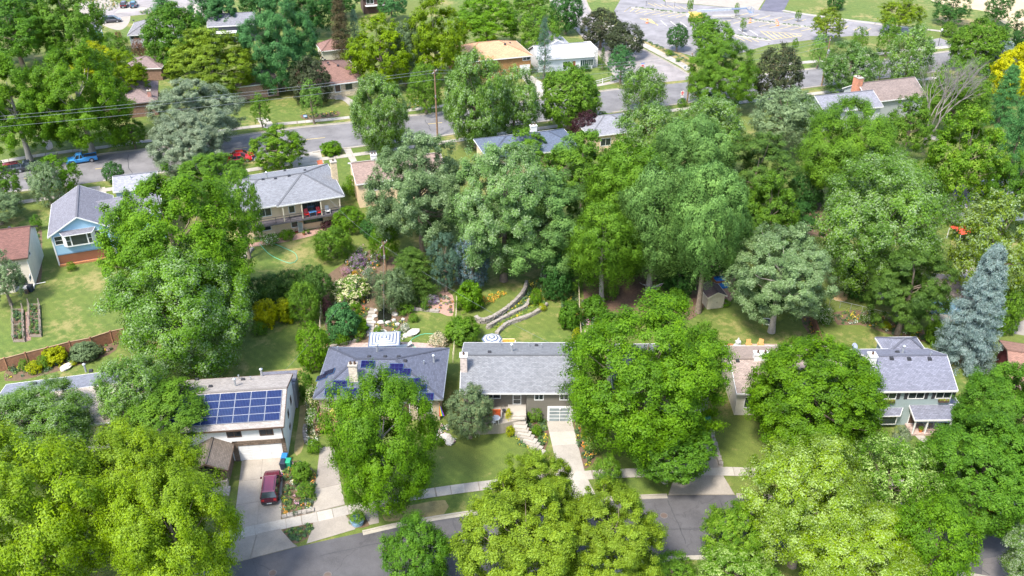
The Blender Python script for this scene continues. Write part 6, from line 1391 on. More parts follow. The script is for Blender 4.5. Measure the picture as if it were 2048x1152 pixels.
# poles and cables
def pole(base, ytop, label, arms=1, r=.16, m=None, lamp=False):
    h_ = zfor(base[0], base[1], ytop); b = P(*base); e = thing('utility_pole', label, 'pole', b)
    MB().tube([(0, 0, 0), (0, 0, h_*.5), (0, 0, h_)], [r*1.15, r, r*.75], 8).build('shaft', m or m_pole, e)
    for k in range(arms):
        z = h_-.5-k*1.1; a = MB().bar((-.35, -1.1, z), (.35, 1.1, z), .1, .12).build('crossarm', m_pole, e)
        for t in (-1, -.5, .5, 1): MB().lathe([(.05, z+.062), (.07, z+.12), (.05, z+.2), (.07, z+.24), (.02, z+.3)], 6, (.33*t, 1.04*t)).build('insulator', m_galv, a)
    MB().box(-.12, .12, -.35, -.13, h_*.6, h_*.6+.5).build('junction_box', m_galv, e)
    if lamp: MB().tube([(0, 0, h_*.72), (-.8, -.5, h_*.75), (-1.4, -.9, h_*.74)], .05, 6).build('lamp_arm', m_galv, e); MB().lathe([(.05, h_*.72), (.28, h_*.73), (.22, h_*.77), (.05, h_*.78)], 10, (-1.45, -.92)).build('lamp_head', m_galv, e)
    return b+[0, 0, h_]
p1 = pole((875, 273), 140, 'tall brown utility pole on the verge right of the oval maple'); p2 = pole((1374, 206), 106, 'weathered utility pole with street lamp at the junction', lamp=True); p3 = pole((1643, 172), 75, 'orange brown utility pole with transformer near the car park lawn')
p4 = pole((773, 560), 484, 'backyard utility pole above the weeping tree', 1, .14)
tr = thing('transformer', 'grey transformer hung on the pole near the car park lawn', 'transformer', p3-[0, .45, 3.6]); MB().lathe([(.28, 0), (.32, .1), (.32, .9), (.2, 1.0)], 10).build('tank', m_galv, tr); MB().tube([(0, 0, 1), (0, 0, 1.25)], .05, 6).build('bushing', m_dark, tr)
p0 = p1+np.array([-125, -37, 0.]); p5 = p3+(p3-p2)
m_wire = mat('cable', (.17, .19, .2), 'plain', .5)
def wire(a, b, label, sag=.8, r=.025):
    a = np.array(a, float); b = np.array(b, float); n = 14; pts = [a+(b-a)*t-np.array([0, 0, sag*4*t*(1-t)]) for t in np.linspace(0, 1, n)]
    e = MB(); e.tube([p-a for p in pts], r, 5, cap=False); o = e.build('overhead_cable', m_wire, label=label, cat='cable', group='overhead cables'); o.location = a
for dz, dy, nm in ((-.3, .9, 'top'), (-.3, -.9, 'front'), (-1.9, 0, 'lower')):
    wire(p0+[0, dy, dz], p1+[0, dy, dz], nm+' cable left of the tall brown pole', 1.2); wire(p1+[0, dy, dz], p2+[0, dy, dz], nm+' cable between the tall brown pole and junction pole', 1.2); wire(p2+[0, dy, dz], p3+[0, dy, dz], nm+' cable between the junction pole and car park pole', 1.2)
wire(p4-[0, 0, .4], P(767, 700, 4.0), 'service cable from the backyard pole to the slate roof', .5, .011); wire(p4-[0, 0, .4], P(560, 752, 5.2), 'service cable from the backyard pole to the solar house', .8, .011); wire(p4-[0, 0, .4], P(660, 400, 5.5), 'service cable from the backyard pole to the cream house', .6, .011)
wire(p4-[0, 0, .6], P(1130, 700, 5.), 'service cable from the backyard pole to the grey house', .8, .011)
# signs
def text_mesh(txt, size, m):
    cu = bpy.data.curves.new('t', 'FONT'); cu.body = txt; cu.size = size; cu.align_x = 'CENTER'; cu.align_y = 'CENTER'; cu.extrude = .004
    o = bpy.data.objects.new('t', cu); COL.link(o); dg = bpy.context.evaluated_depsgraph_get(); me = bpy.data.meshes.new_from_object(o.evaluated_get(dg)); bpy.data.objects.remove(o); bpy.data.curves.remove(cu)
    me.materials.clear(); me.materials.append(m); me.name = 'lettering'; return me
def octa(r, th, m, name, parent, y=0., z=0.):
    pts = [(r*math.cos(math.pi/8+i*math.pi/4), r*math.sin(math.pi/8+i*math.pi/4)) for i in range(8)]
    v = [(a, y, z+b) for a, b in pts]+[(a, y+th, z+b) for a, b in pts]
    return MB().add(v, [tuple(range(8)), tuple(range(15, 7, -1))]+[(i, i+8, (i+1) % 8+8, (i+1) % 8) for i in range(8)]).build(name, m, parent)
m_sign = mat('sign_red', (.62, .03, .05), 'plain', .4, .05)
def stop_sign(base, label, rz, blade=True, hz=2.3):
    e = thing('stop_sign', label, 'sign', P(*base), rz); MB().tube([(0, .06, 0), (0, .06, 3.2 if blade else 2.7)], .035, 6).build('post', m_galv, e)
    octa(.46, .012, m_white, 'sign_border', e, .0, hz); octa(.42, .01, m_sign, 'sign_face', e, -.014, hz)
    o = put(text_mesh('STOP', .34, m_white), 'lettering', e, (0, -.022, hz)); o.rotation_euler = (math.pi/2, 0, 0)
    if blade: MB().box(-.45, .45, .03, .05, 2.95, 3.12).build('street_name_blade', mat('sign_blue', (.12, .22, .6), 'plain', .4), e)
stop_sign((1284, 152), 'red stop sign with blue street blade above the willow', .2); stop_sign((1531, 196), 'red stop sign under the dark bronze green tree', .3, False)
e = thing('street_sign', 'red and white sign beside the junction pole', 'sign', P(1363, 206), .1); MB().tube([(0, .06, 0), (0, .06, 2.9)], .035, 6).build('post', m_galv, e)
MB().box(-.38, .38, 0, .02, 1.75, 2.75).build('sign_plate', m_white, e); MB().add([(0, -.006, 2.72), (-.34, -.006, 2.3), (0, -.006, 2.28), (.34, -.006, 2.3)], [(0, 1, 2, 3)]).build('red_arrow', m_sign, e); MB().add([(0, -.006, 1.8), (-.34, -.006, 2.15), (0, -.006, 2.2), (.34, -.006, 2.15)], [(0, 3, 2, 1)]).build('red_arrow', m_sign, e); MB().box(-.28, .28, 0, .02, 1.25, 1.6).build('sign_plate', m_white, e)
e = thing('yard_sign', 'small blue and white yard sign behind the young larch', 'sign', P(611, 238)); MB().box(-.4, .4, 0, .02, .4, .9).build('sign_face', mat('yard_blue', (.10, .25, .55), 'plain', .5), e); [MB().tube([(x, .03, 0), (x, .03, .88)], .012, 5).build('stake', m_galv, e) for x in (-.3, .3)]; MB().box(-.3, .3, -.006, -.001, .55, .75).build('white_panel', m_white, e)
e = thing('fire_hydrant', 'red fire hydrant on the verge by the roadside pole', 'hydrant', P(850, 281)); MB().lathe([(.2, 0), (.2, .06), (.15, .08), (.15, .55), (.19, .57), (.19, .62), (.14, .66), (.1, .78), (.04, .84)], 10).build('barrel', m_red, e); [MB().tube([(0, 0, .42), (.24*s, 0, .42)], .07, 8).build('nozzle', m_red, e) for s in (-1, 1)]
e = thing('utility_cabinet', 'grey green utility cabinet at the foot of the junction pole', 'cabinet', P(1366, 208)); MB().box(-.5, .5, 0, .6, 0, 1.1).build('body', mat('cabinet_green', (.10, .15, .13), 'plain', .6), e); MB().box(-.55, .55, -.05, .65, 1.102, 1.16).build('lid', m_dark, e)
# ------------------------------------------------------------------ vehicles
m_tyre = mat('tyre', (.025, .025, .027), 'plain', .9); m_rim = mat('rim', (.45, .46, .48), 'plain', .3, .1, metal=.7)
m_cglass = mat('car_glass', (.02, .028, .032), 'glass', .06); m_plast = mat('black_plastic', (.03, .03, .032), 'plain', .6)
m_tail = mat('tail_light', (.45, .02, .02), 'plain', .2); m_head = mat('head_light', (.7, .72, .74), 'plain', .1)
KINDS = dict(   # L, W, H, body stations (x/L, halfwidth, top z/H), greenhouse bottom x0,x1, top x0,x1 (fractions of L)
    suv=(4.6, 1.86, 1.68, [(-.5, .80, .42), (-.485, .92, .60), (-.40, .98, .63), (.10, 1, .62), (.22, .99, .61), (.40, .95, .57), (.48, .86, .50), (.5, .74, .42)], (-.47, .26), (-.40, .12)),
    sedan=(4.6, 1.8, 1.45, [(-.5, .78, .42), (-.48, .90, .60), (-.36, .97, .65), (.12, 1, .62), (.25, .98, .61), (.42, .93, .55), (.49, .84, .46), (.5, .74, .42)], (-.37, .24), (-.22, .06)),
    van=(5.1, 1.98, 1.75, [(-.5, .82, .42), (-.49, .94, .58), (-.40, .99, .60), (.20, 1, .58), (.30, .98, .58), (.43, .93, .52), (.49, .84, .44), (.5, .74, .4)], (-.485, .33), (-.43, .16)),
    pickup=(5.4, 1.95, 1.75, [(-.5, .94, .5), (-.495, .97, .60), (-.05, 1, .60), (.22, 1, .60), (.30, .99, .60), (.46, .96, .56), (.495, .9, .5), (.5, .84, .42)], (-.06, .24), (-.03, .14)))
def car(name, label, cat, rear, front, kind, pc, pname, roofc=None):
    a, b = P(*rear), P(*front); d = b-a; c = (a+b)/2; e = thing(name, label, cat, (c[0], c[1], .03), math.atan2(d[1], d[0]))
    L, W, H, stn, gb, gt = KINDS[kind]; pm = paint('paint_'+pname, pc); w = W/2; zb = .27
    mb = MB(); v = []
    for fx, hw, ft in stn:
        zt = ft*H; q = [(-hw*.90, zb), (-hw, zb+.2), (-hw, zt-.16), (-hw*.88, zt), (hw*.88, zt), (hw, zt-.16), (hw, zb+.2), (hw*.90, zb)]
        v += [(fx*L, y*w, z) for y, z in q]
    n = len(stn); f = [(i*8+j, i*8+(j+1) % 8, (i+1)*8+(j+1) % 8, (i+1)*8+j) for i in range(n-1) for j in range(8)]
    f = [q[::-1] for q in f]+[tuple(range(8)), tuple(range(n*8-1, n*8-9, -1))]
    mb.add(v, f); body = mb.build('body', pm, e)
    zg = .59*H if kind != 'sedan' else .60*H; zt = H-.06; g = MB()
    g.frus(gb[0]*L, gb[1]*L, -w*.92, w*.92, zg, gt[0]*L, gt[1]*L, -w*.70, w*.70, zt); g.build('windows', m_cglass, e)
    MB().frus(gt[0]*L-.06, gt[1]*L+.05, -w*.73, w*.73, zt+.002, gt[0]*L+.08, gt[1]*L-.1, -w*.62, w*.62, H).build('roof', paint('paint_'+pname+'_roof', roofc) if roofc else pm, e)
    pl = MB()
    for s in (-1, 1):
        for (x0, x1) in ((gb[0], gt[0]), (gb[1], gt[1]), ((gb[0]+gb[1])/2-.02, (gt[0]+gt[1])/2-.02)):
            pl.bar((x0*L, s*w*.925, zg), (x1*L, s*w*.71, zt), .09, .05)
    pl.build('pillars', pm, e)
    wr = .34 if kind != 'pickup' else .38
    for sx in (-.31, .30):
        for s in (-1, 1):
            o = MB().tube([(0, -.11, 0), (0, .11, 0)], wr, 16).build('wheel', m_tyre, e); o.location = (sx*L, s*(w-.10), wr)
            MB().tube([(0, -.118, 0), (0, .118, 0)], wr*.62, 12).build('rim', m_rim, o)
            k = MB().tube([(sx*L, s*(w-.2), wr+.02), (sx*L, s*(w+.006), wr+.02)], wr*1.16, 16).build('wheel_arch', m_plast, e)
    MB().box(-L*.5-.05, -L*.5+.1, -w*.82, w*.82, .3, .55).build('rear_bumper', m_plast if kind in ('suv',) else pm, e); MB().box(L*.5-.12, L*.5+.05, -w*.76, w*.76, .28, .52).build('front_bumper', m_plast, e)
    for s in (-1, 1):
        MB().box(-L*.5-.012, -L*.5+.12, s*w*.66-.14, s*w*.66+.14, H*.43, H*.55).build('tail_light', m_tail, e); MB().box(L*.47, L*.5+.01, s*w*.6-.16, s*w*.6+.16, H*.36, H*.45).build('headlight', m_head, e)
        MB().box(gb[1]*L-.35, gb[1]*L-.2, s*(w+.02)-.02 if s > 0 else -w-.2, w+.2 if s > 0 else -w+.0, zg+.02, zg+.17).build('mirror', pm, e)
    MB().box(-L*.5-.058, -L*.5-.051, -.25, .25, .38, .5).build('number_plate', m_white, e)
    if kind == 'pickup':
        MB().box(-.485*L, -.09*L, -w*.82, w*.82, .6*H-.002, .6*H+.012).build('bed_floor', m_plast, e)
        r = MB()
        for s in (-1, 1): r.box(-.49*L, -.08*L, s*w*.93-.06, s*w*.93+.06, .6*H, .6*H+.14)
        r.box(-.497*L, -.475*L, -w*.9, w*.9, .6*H, .6*H+.13); r.box(-.09*L, -.07*L, -w*.9, w*.9, .6*H, .6*H+.16); r.build('bed_sides', pm, e)
    if kind in ('suv', 'van'):
        rr = MB()
        for s in (-1, 1): rr.box(gt[0]*L+.15, gt[1]*L-.2, s*w*.58-.02, s*w*.58+.02, H+.002, H+.05)
        rr.build('roof_rails', m_dark, e)
    return e
car('parked_car', 'maroon crossover parked on the solar house driveway', 'car', (540, 1012), (547, 952), 'suv', (.085, .008, .02), 'maroon', (.15, .03, .055))  # roof colour paler and pinker than the body: reflection put into the paint
car('pickup_truck', 'bright blue pickup truck parked on the upper road', 'truck', (191, 320), (139, 328), 'pickup', (.03, .22, .50), 'blue')
car('pickup_truck', 'black pickup parked behind the yellow green tree on the upper road', 'truck', (72, 337), (48, 341), 'pickup', (.035, .04, .05), 'black'); car('parked_car', 'dark car with red trim at the left edge of the upper road', 'car', (32, 342), (2, 347), 'suv', (.03, .03, .035), 'charcoal', (.25, .02, .02))
car('parked_car', 'red hatchback parked nearer the kerb of the upper road', 'car', (462, 325), (498, 321), 'sedan', (.48, .01, .02), 'red'); car('parked_car', 'red car on the upper road beyond the other red car', 'car', (468, 318), (500, 314), 'sedan', (.5, .025, .015), 'scarlet')
car('parked_car', 'dark grey minivan beside the light grey hip roof', 'car', (204, 46), (244, 43), 'van', (.05, .05, .065), 'graphite'); car('parked_car', 'dark red sport utility at the top edge', 'car', (246, 19), (252, 8), 'suv', (.06, .012, .02), 'wine'); car('parked_car', 'steel blue car beside the dark red one at the top edge', 'car', (266, 19), (270, 8), 'suv', (.03, .10, .17), 'steel_blue')
car('parked_car', 'dark red car half hidden beneath the lower right maple', 'car', (1990, 1053), (1920, 1044), 'suv', (.17, .008, .012), 'dark_red'); car('parked_car', 'dark blue car hidden under the lime trees on the lower road', 'car', (1520, 1105), (1590, 1106), 'sedan', (.015, .03, .07), 'navy'); car('parked_car', 'dark car in the shade below the large junction tree', 'car', (1398, 196), (1422, 193), 'sedan', (.02, .025, .04), 'ink'); car('parked_car', 'dark car on the right driveway under the locust', 'car', (1372, 872), (1366, 842), 'sedan', (.03, .035, .04), 'slate_grey')
# boom lift
b0 = P(1392, 42); e = thing('boom_lift', 'yellow boom lift with long grey arm in the car park', 'lift', b0, .12); m_bl = mat('lift_yellow', (.62, .42, .09), 'plain', .5, .1); m_bm = mat('boom_grey', (.20, .25, .34), 'plain', .5)
MB().box(-2.2, 2.2, -1.0, 1.0, .6, 1.1).build('chassis', m_dark, e)
for x in (-1.5, 1.5):
    for s in (-1, 1): MB().tube([(x, s*.8, .55), (x, s*1.25, .55)], .55, 14).build('wheel', m_tyre, e)
MB().frus(-2.4, 1.6, -1.1, 1.1, 1.15, -2.2, 1.2, -1.0, 1.0, 2.4).build('turret', m_bl, e); MB().box(-2.6, -1.9, -1.0, 1.0, 1.2, 2.0).build('counterweight', m_white, e)
MB().bar((0, 0, 2.75), (10, 0, 3.0), .5, .55).build('boom', mat('boom_pale', (.34, .37, .42), 'plain', .5), e); MB().bar((6, 0, 2.95), (14.5, 0, 3.15), .36, .4).build('boom_extension', m_bm, e); MB().bar((14.3, 0, 3.1), (15.2, 0, 2.4), .2, .2).build('jib', m_bm, e)
k = MB(); 
for x in (15.2, 16.2):
    for s in (-1, 1): k.box(x-.04, x+.04, s*1.1-.04, s*1.1+.04, 2.0, 3.2)
for z in (2.5, 3.2): k.box(15.2, 16.2, -1.12, -1.06, z, z+.06).box(15.2, 16.2, 1.06, 1.12, z, z+.06).box(15.16, 15.22, -1.1, 1.1, z, z+.06).box(16.18, 16.24, -1.1, 1.1, z, z+.06)
k.box(15.2, 16.2, -1.1, 1.1, 1.95, 2.0).build('basket', m_bm, e)
# barrels in the car park
m_or = mat('safety_orange', (.75, .16, .03), 'plain', .5, .1)
for x, y, l in ((1500, 45, 'orange barrel on the median end nearest the boom'), (1552, 47, 'orange barrel on the median, left of two'), (1555, 51, 'orange barrel on the median, right of two'), (1294, 46, 'small orange cone on the marked island')):
    e = thing('traffic_barrel', l, 'barrel', P(x, y)); MB().lathe([(.42, 0), (.42, .1), (.3, .12), (.26, 1.0), (.2, 1.05)], 12).build('drum', m_or, e)
    for z in (.35, .7): MB().lathe([(.305-z*.03, z), (.30-z*.03, z+.14)], 12).build('white_band', m_white, e)
# bins
def bin_(px, label, colr, nm, rz=0.):
    e = thing('wheeled_bin', label, 'bin', P(*px), rz); m = mat('bin_'+nm, colr, 'plain', .5, .1)
    MB().frus(-.26, .26, -.3, .3, .06, -.32, .32, -.38, .38, 1.0).build('body', m, e); MB().frus(-.34, .34, -.42, .4, 1.002, -.3, .3, -.36, .36, 1.1).build('lid', m, e)
    for s in (-1, 1): MB().tube([(s*.24-.04, .32, .12), (s*.24+.04, .32, .12)], .12, 10).build('wheel', m_tyre, e)
    MB().tube([(-.25, .44, .98), (.25, .44, .98)], .025, 6).build('handle', m, e)
bin_((571, 925), 'blue wheeled bin nearest the white garage door', (.02, .16, .42), 'blue'); bin_((578, 935), 'small green bin in front of the blue bin', (.02, .30, .16), 'green'); bin_((568, 937), 'black bin beside the small green bin', (.02, .03, .05), 'black'); bin_((1414, 850), 'teal wheeled bin on the right driveway', (.01, .24, .18), 'teal'); bin_((63, 583), 'black bin at the corner of the brown roof house', (.02, .02, .03), 'black')
e = thing('hose_reel', 'round dark hose reel beside the black bin', 'hose reel', P(54, 587)); MB().tube([(0, -.12, .35), (0, .12, .35)], .33, 14).build('drum', m_brown, e); MB().box(-.2, .2, -.16, .16, 0, .06).build('foot', m_dark, e); MB().tube([(0, -.15, .35), (0, .15, .35)], .2, 10).build('hose_coil', m_plast, e)
# planter tub
e = thing('planter_tub', 'round blue tub with leafy shrub on the kerb side dirt', 'planter', P(715, 1046)); MB().lathe([(.62, 0), (.72, .5), (.74, .55), (.66, .55), (.64, .45)], 18).build('tub', mat('tub_blue', (.20, .32, .45), 'plain', .5, .15), e)
rr = random.Random(9); o = put(crown('ball', 0, 2200)[0], 'shrub', e, (0, 0, 1.0), 0, (.95, .95, .7)); o.color = col4(C['mid']); setleaf(o, 'leaf')
e = thing('drain_cover', 'dark square cover on the pavement beside the maple trunk', 'cover', P(797, 997)+[0, 0, .065]); MB().box(-.45, .45, -.45, .45, 0, .02).build('plate', m_dark, e); MB().box(-.5, .5, -.5, .5, -.01, .008).build('frame', m_galv, e)
# ------------------------------------------------------------------ garden furniture
m_canv = mat('white_canvas', (.56, .555, .53), 'plain', .8, .06); m_navy = mat('navy_stripe', (.10, .13, .19), 'plain', .8, .1)
def parasol_round(px, r, label, h_=2.3):
    e = thing('parasol', label, 'parasol', P(px[0], px[1], h_)*[1, 1, 0]); MB().tube([(0, 0, 0), (0, 0, h_+.35)], .03, 8).build('pole', m_dark, e); MB().lathe([(.3, 0), (.3, .08), (.06, .12)], 12).build('base', m_dark, e)
    n = 8
    for k in range(6):
        r0, r1 = r*k/6, r*(k+1)/6; z0, z1 = h_+.45*(1-k/6), h_+.45*(1-(k+1)/6); v = []
        for i in range(n): t = 2*math.pi*i/n; v += [(r0*math.cos(t), r0*math.sin(t), z0), (r1*math.cos(t), r1*math.sin(t), z1), (r0*math.cos(t), r0*math.sin(t), z0-.02), (r1*math.cos(t), r1*math.sin(t), z1-.02)]
        f = [(i*4, i*4+1, ((i+1) % n)*4+1, ((i+1) % n)*4) for i in range(n)]+[(i*4+2, ((i+1) % n)*4+2, ((i+1) % n)*4+3, i*4+3) for i in range(n)]
        MB().add(v, f).build('canopy_ring', m_navy if k % 2 == 1 else m_canv, e)
    for i in range(n): t = 2*math.pi*(i+.0)/n; MB().tube([(0, 0, h_+.38), (r*math.cos(t)*.98, r*math.sin(t)*.98, h_-.04)], .012, 4).build('rib', m_galv, e)
parasol_round((984, 678), 1.35, 'round striped parasol behind the grey roof')
def parasol_square(px, r, label, h_=2.5):
    e = thing('parasol', label, 'parasol', P(px[0], px[1], h_)*[1, 1, 0], R_(4)); MB().tube([(0, 0, 0), (0, 0, h_+.3)], .035, 8).build('pole', m_dark, e); MB().box(-.35, .35, -.35, .35, 0, .1).build('base', m_dark, e)
    N = 10
    for k in range(N):
        a0, a1 = k/N, (k+1)/N; z0, z1 = h_+.4*(1-a0), h_+.4*(1-a1); rx, ry = r*1.15, r*.95
        c = lambda a, z: [(-rx*a, -ry*a, z), (rx*a, -ry*a, z), (rx*a, ry*a, z), (-rx*a, ry*a, z)]
        v = c(a0, z0)+c(a1, z1); v2 = [(x, y, z-.02) for x, y, z in v]
        MB().add(v+v2, [(i, i+4, (i+1) % 4+4, (i+1) % 4) for i in range(4)]+[(i+8, (i+1) % 4+8, (i+1) % 4+12, i+12) for i in range(4)]).build('canopy_band', m_navy if k % 2 else m_canv, e)
    for sx in (-1, 1):
        for sy in (-1, 1): MB().tube([(0, 0, h_+.3), (sx*r*1.1, sy*r*.9, h_-.05)], .014, 4).build('rib', m_galv, e)
parasol_square((769, 678), 1.75, 'square navy striped parasol behind the slate roof')
def parasol_closed(px, label, m, h_=2.4):
    e = thing('parasol', label, 'parasol', P(*px)); MB().tube([(0, 0, 0), (0, 0, h_)], .03, 8).build('pole', m_dark, e)
    v = []; n = 12
    for z, r in ((.7, .62), (1.2, .5), (1.25, .3), (1.8, .4), (1.85, .22), (2.35, .04)):
        for i in range(n): t = 2*math.pi*i/n; q = r*(1 if i % 2 else .72); v.append((q*math.cos(t), q*math.sin(t), z))
    MB().add(v, [(j*n+i, j*n+(i+1) % n, (j+1)*n+(i+1) % n, (j+1)*n+i) for j in range(5) for i in range(n)]).build('canopy', m, e); MB().lathe([(.3, 0), (.3, .08), (.06, .1)], 12).build('base', m_dark, e)
parasol_closed((1473, 705), 'white half folded parasol behind the tan roof', m_canv); o = parasol_closed((669, 846), 'yellow half folded parasol on the red deck', mat('yellow_canvas', (.62, .50, .14), 'plain', .8, .3, 5), 2.9)
def sofa(px, label, m, wd=1.6, rz=0., z=0.):
    e = thing('garden_sofa', label, 'sofa', P(px[0], px[1], z), rz); mf = mat('wicker', (.5, .45, .38), 'plain', .8, .2)
    MB().box(-wd/2, wd/2, -.4, .35, .02, .3).build('base', mf, e); MB().box(-wd/2, wd/2, .36, .5, .02, .85).build('back_frame', mf, e)
    for s in (-1, 1): MB().box(s*wd/2-(.0 if s > 0 else .16), s*wd/2+(.16 if s > 0 else .0), -.4, .5, .02, .6).build('arm', mf, e)
    for k in (0, 1):
        x0 = -wd/2+.02+k*wd/2; MB().box(x0, x0+wd/2-.04, -.38, .33, .302, .46).build('seat_cushion', m, e); MB().box(x0, x0+wd/2-.04, .2, .358, .465, .88).build('back_cushion', m, e)
sofa((1017, 692), 'yellow cushioned garden sofa behind the grey roof', mat('yellow_cushion', (.68, .42, .09), 'plain', .85, .12))
sofa((990, 834), 'orange seat with white pillow on the raised patio', mat('orange_cushion', (.62, .13, .03), 'plain', .85, .1), 1.3, 0., PZ)
def adirondack(px, label, m, rz):
    e = thing('garden_chair', label, 'chair', P(*px), rz)
    for i in range(5): MB().hexa([(-.3+i*.122, .15, .32), (-.19+i*.122, .15, .32), (-.19+i*.122, .19, .32), (-.3+i*.122, .19, .32), (-.3+i*.122, .5, 1.05), (-.19+i*.122, .5, 1.05), (-.19+i*.122, .54, 1.05), (-.3+i*.122, .54, 1.05)]).build('back_slat', m, e)
    for i in range(4): MB().box(-.3, .3, -.45+i*.15, -.33+i*.15, .38-i*.02, .41-i*.02).build('seat_slat', m, e)
    for s in (-1, 1): MB().box(s*.36-.05, s*.36+.05, -.5, .3, .56, .6).build('arm', m, e); MB().box(s*.36-.04, s*.36+.04, -.48, -.4, 0, .558).build('leg', m, e); MB().box(s*.33-.03, s*.33+.03, .2, .28, 0, .55).build('leg', m, e)
m_teak = mat('teak', (.52, .27, .09), 'plain', .7, .2, 4)
adirondack((1497, 696), 'slatted wooden garden chair behind the tan roof, left of two', m_teak, 0.); adirondack((1520, 695), 'slatted wooden garden chair behind the tan roof, right of two', m_teak, -.35)
def table(px, label, r, m, z=0., h_=.72):
    e = thing('garden_table', label, 'table', P(px[0], px[1], z)); MB().lathe([(r, h_-.04), (r, h_)], 16).build('table_top', m, e); [MB().box(x*r*.6-.03, x*r*.6+.03, y*r*.6-.03, y*r*.6+.03, 0, h_-.042).build('leg', m, e) for x in (-1, 1) for y in (-1, 1)]
table((1509, 700), 'small round wooden table between the two slatted chairs', .45, m_teak, h_=.5); table((1461, 697), 'brown fire pit table beside the white parasol', .5, mat('copper', (.36, .16, .07), 'plain', .6), h_=.5); table((992, 845), 'white metal table on the raised patio', .5, m_white, PZ); table((768, 700), 'patio table under the square striped parasol', .7, m_conc)
def metal_chair(px, label, m, z=0., rz=0.):
    e = thing('garden_chair', label, 'chair', P(px[0], px[1], z), rz); MB().lathe([(.24, .42), (.24, .45)], 12).build('seat', m, e); [MB().tube([(x*.17, y*.17, .42), (x*.22, y*.22, 0)], .016, 5).build('leg', m, e) for x in (-1, 1) for y in (-1, 1)]
    MB().tube([(.26*math.cos(t), .2, .46+.55*math.sin(t)) for t in np.linspace(0, math.pi, 9)], .018, 5).build('back_hoop', m, e); [MB().tube([(x, .2, .46), (x, .2, .9)], .012, 4).build('back_rod', m, e) for x in (-.12, 0, .12)]
metal_chair((988, 849), 'white metal chair on the patio, left of the table', m_white, PZ, .4); metal_chair((1008, 826), 'black metal chair beside the stoop', m_dark, PZ, .3)
for x, l in ((1857, 'left'), (1877, 'right')):
    q = hit(H6, x, 832, 1, -.8); metal_chair((0, 0), 'x', m_white); e = [o for o in sc.objects if o.get('label') == 'x'][0]; e['label'] = 'white round backed chair on the covered porch, '+l+' one'; e.location = to_world(H6, (q[0], -.9, .255)); e.rotation_euler.z = H6.a
def pot(pos, label, colr, plant='mid', r=.22, fl=None):
    e = thing('flower_pot', label, 'pot', pos); MB().lathe([(r*.7, 0), (r, r*1.5), (r*1.1, r*1.5), (r*1.1, r*1.7), (r*.9, r*1.7)], 12).build('pot', mat('pot_%.2f_%.2f' % colr[:2], colr, 'plain', .8, .1), e)
    o = put(crown('ball', 0, 2200)[0], 'plant', e, (0, 0, r*2.4), 0, (r*1.5, r*1.5, r*1.2)); o.color = col4(C[plant]); setleaf(o, fl or 'leaf')
pot(to_world(H6, (hit(H6, 1848, 836, 1, -1.4)[0], -1.5, .255)), 'orange pot on the covered porch', (.6, .18, .05), 'mid'); pot(P(608, 470), 'terracotta pot at the back door path, left of two', (.4, .16, .08)); pot(P(617, 468), 'dark pot at the back door path, right of two', (.08, .06, .06)); pot(to_world(H2, (1.2, -2.4, z_d+.003)), 'flower pot with pink blooms on the red deck', (.3, .18, .12), 'mid', .28, 'pink_fl'); pot(P(666, 195), 'brick red urn beside the bungalow steps', (.35, .10, .06)); pot(P(1214, 668), 'terracotta pot right of the pale fence border', (.45, .2, .1))
# balcony furniture of the cream house
def adir_bal(px, l, m): q = hit(H10, px, 421, 1, -.75); adirondack((0, 0), 'x', m, 0); e = [o for o in sc.objects if o.get('label') == 'x'][0]; e['label'] = l; e.location = to_world(H10, (q[0], -.7, ZD+.004)); e.rotation_euler.z = H10.a
adir_bal(612, 'red chair on the cream house balcony, left of two', m_red); adir_bal(637, 'red chair on the cream house balcony, right of two', m_red); adir_bal(655, 'white frame chair at the balcony end', m_white)
q = hit(H10, 625, 423, 1, -.8); e = thing('garden_table', 'blue table between the red balcony chairs', 'table', to_world(H10, (q[0], -.85, ZD+.004)), H10.a); mbl = mat('table_blue', (.05, .18, .40), 'plain', .6); MB().box(-.6, .6, -.35, .35, .68, .72).build('table_top', mbl, e); [MB().box(x-.03, x+.03, y-.03, y+.03, 0, .678).build('leg', mbl, e) for x in (-.5, .5) for y in (-.28, .28)]
q = hit(H10, 603, 458, 1, -1.6); e = thing('screen_door', 'white screen leaning beside the back door', 'screen', to_world(H10, (q[0], -.5, 0)), H10.a); MB().box(-.4, -.33, -.03, .03, 0, 1.7).box(.33, .4, -.03, .03, 0, 1.7).box(-.33, .33, -.03, .03, 1.63, 1.7).box(-.33, .33, -.03, .03, 0, .07).build('frame', m_white, e); MB().box(-.329, .329, -.008, .008, .071, 1.629).build('mesh_panel', mat('screen_grey', (.25, .32, .30), 'plain', .7), e)
e = thing('door_mat', 'red mat outside the cream house back door', 'mat', P(599, 462)+[0, 0, .02], H10.a); MB().box(-.7, .7, -.4, .4, 0, .025).build('mat_body', m_red, e); MB().box(-.62, .62, -.32, .32, .0252, .03).build('mat_field', mat('mat_brown', (.30, .10, .07), 'plain', .9), e)
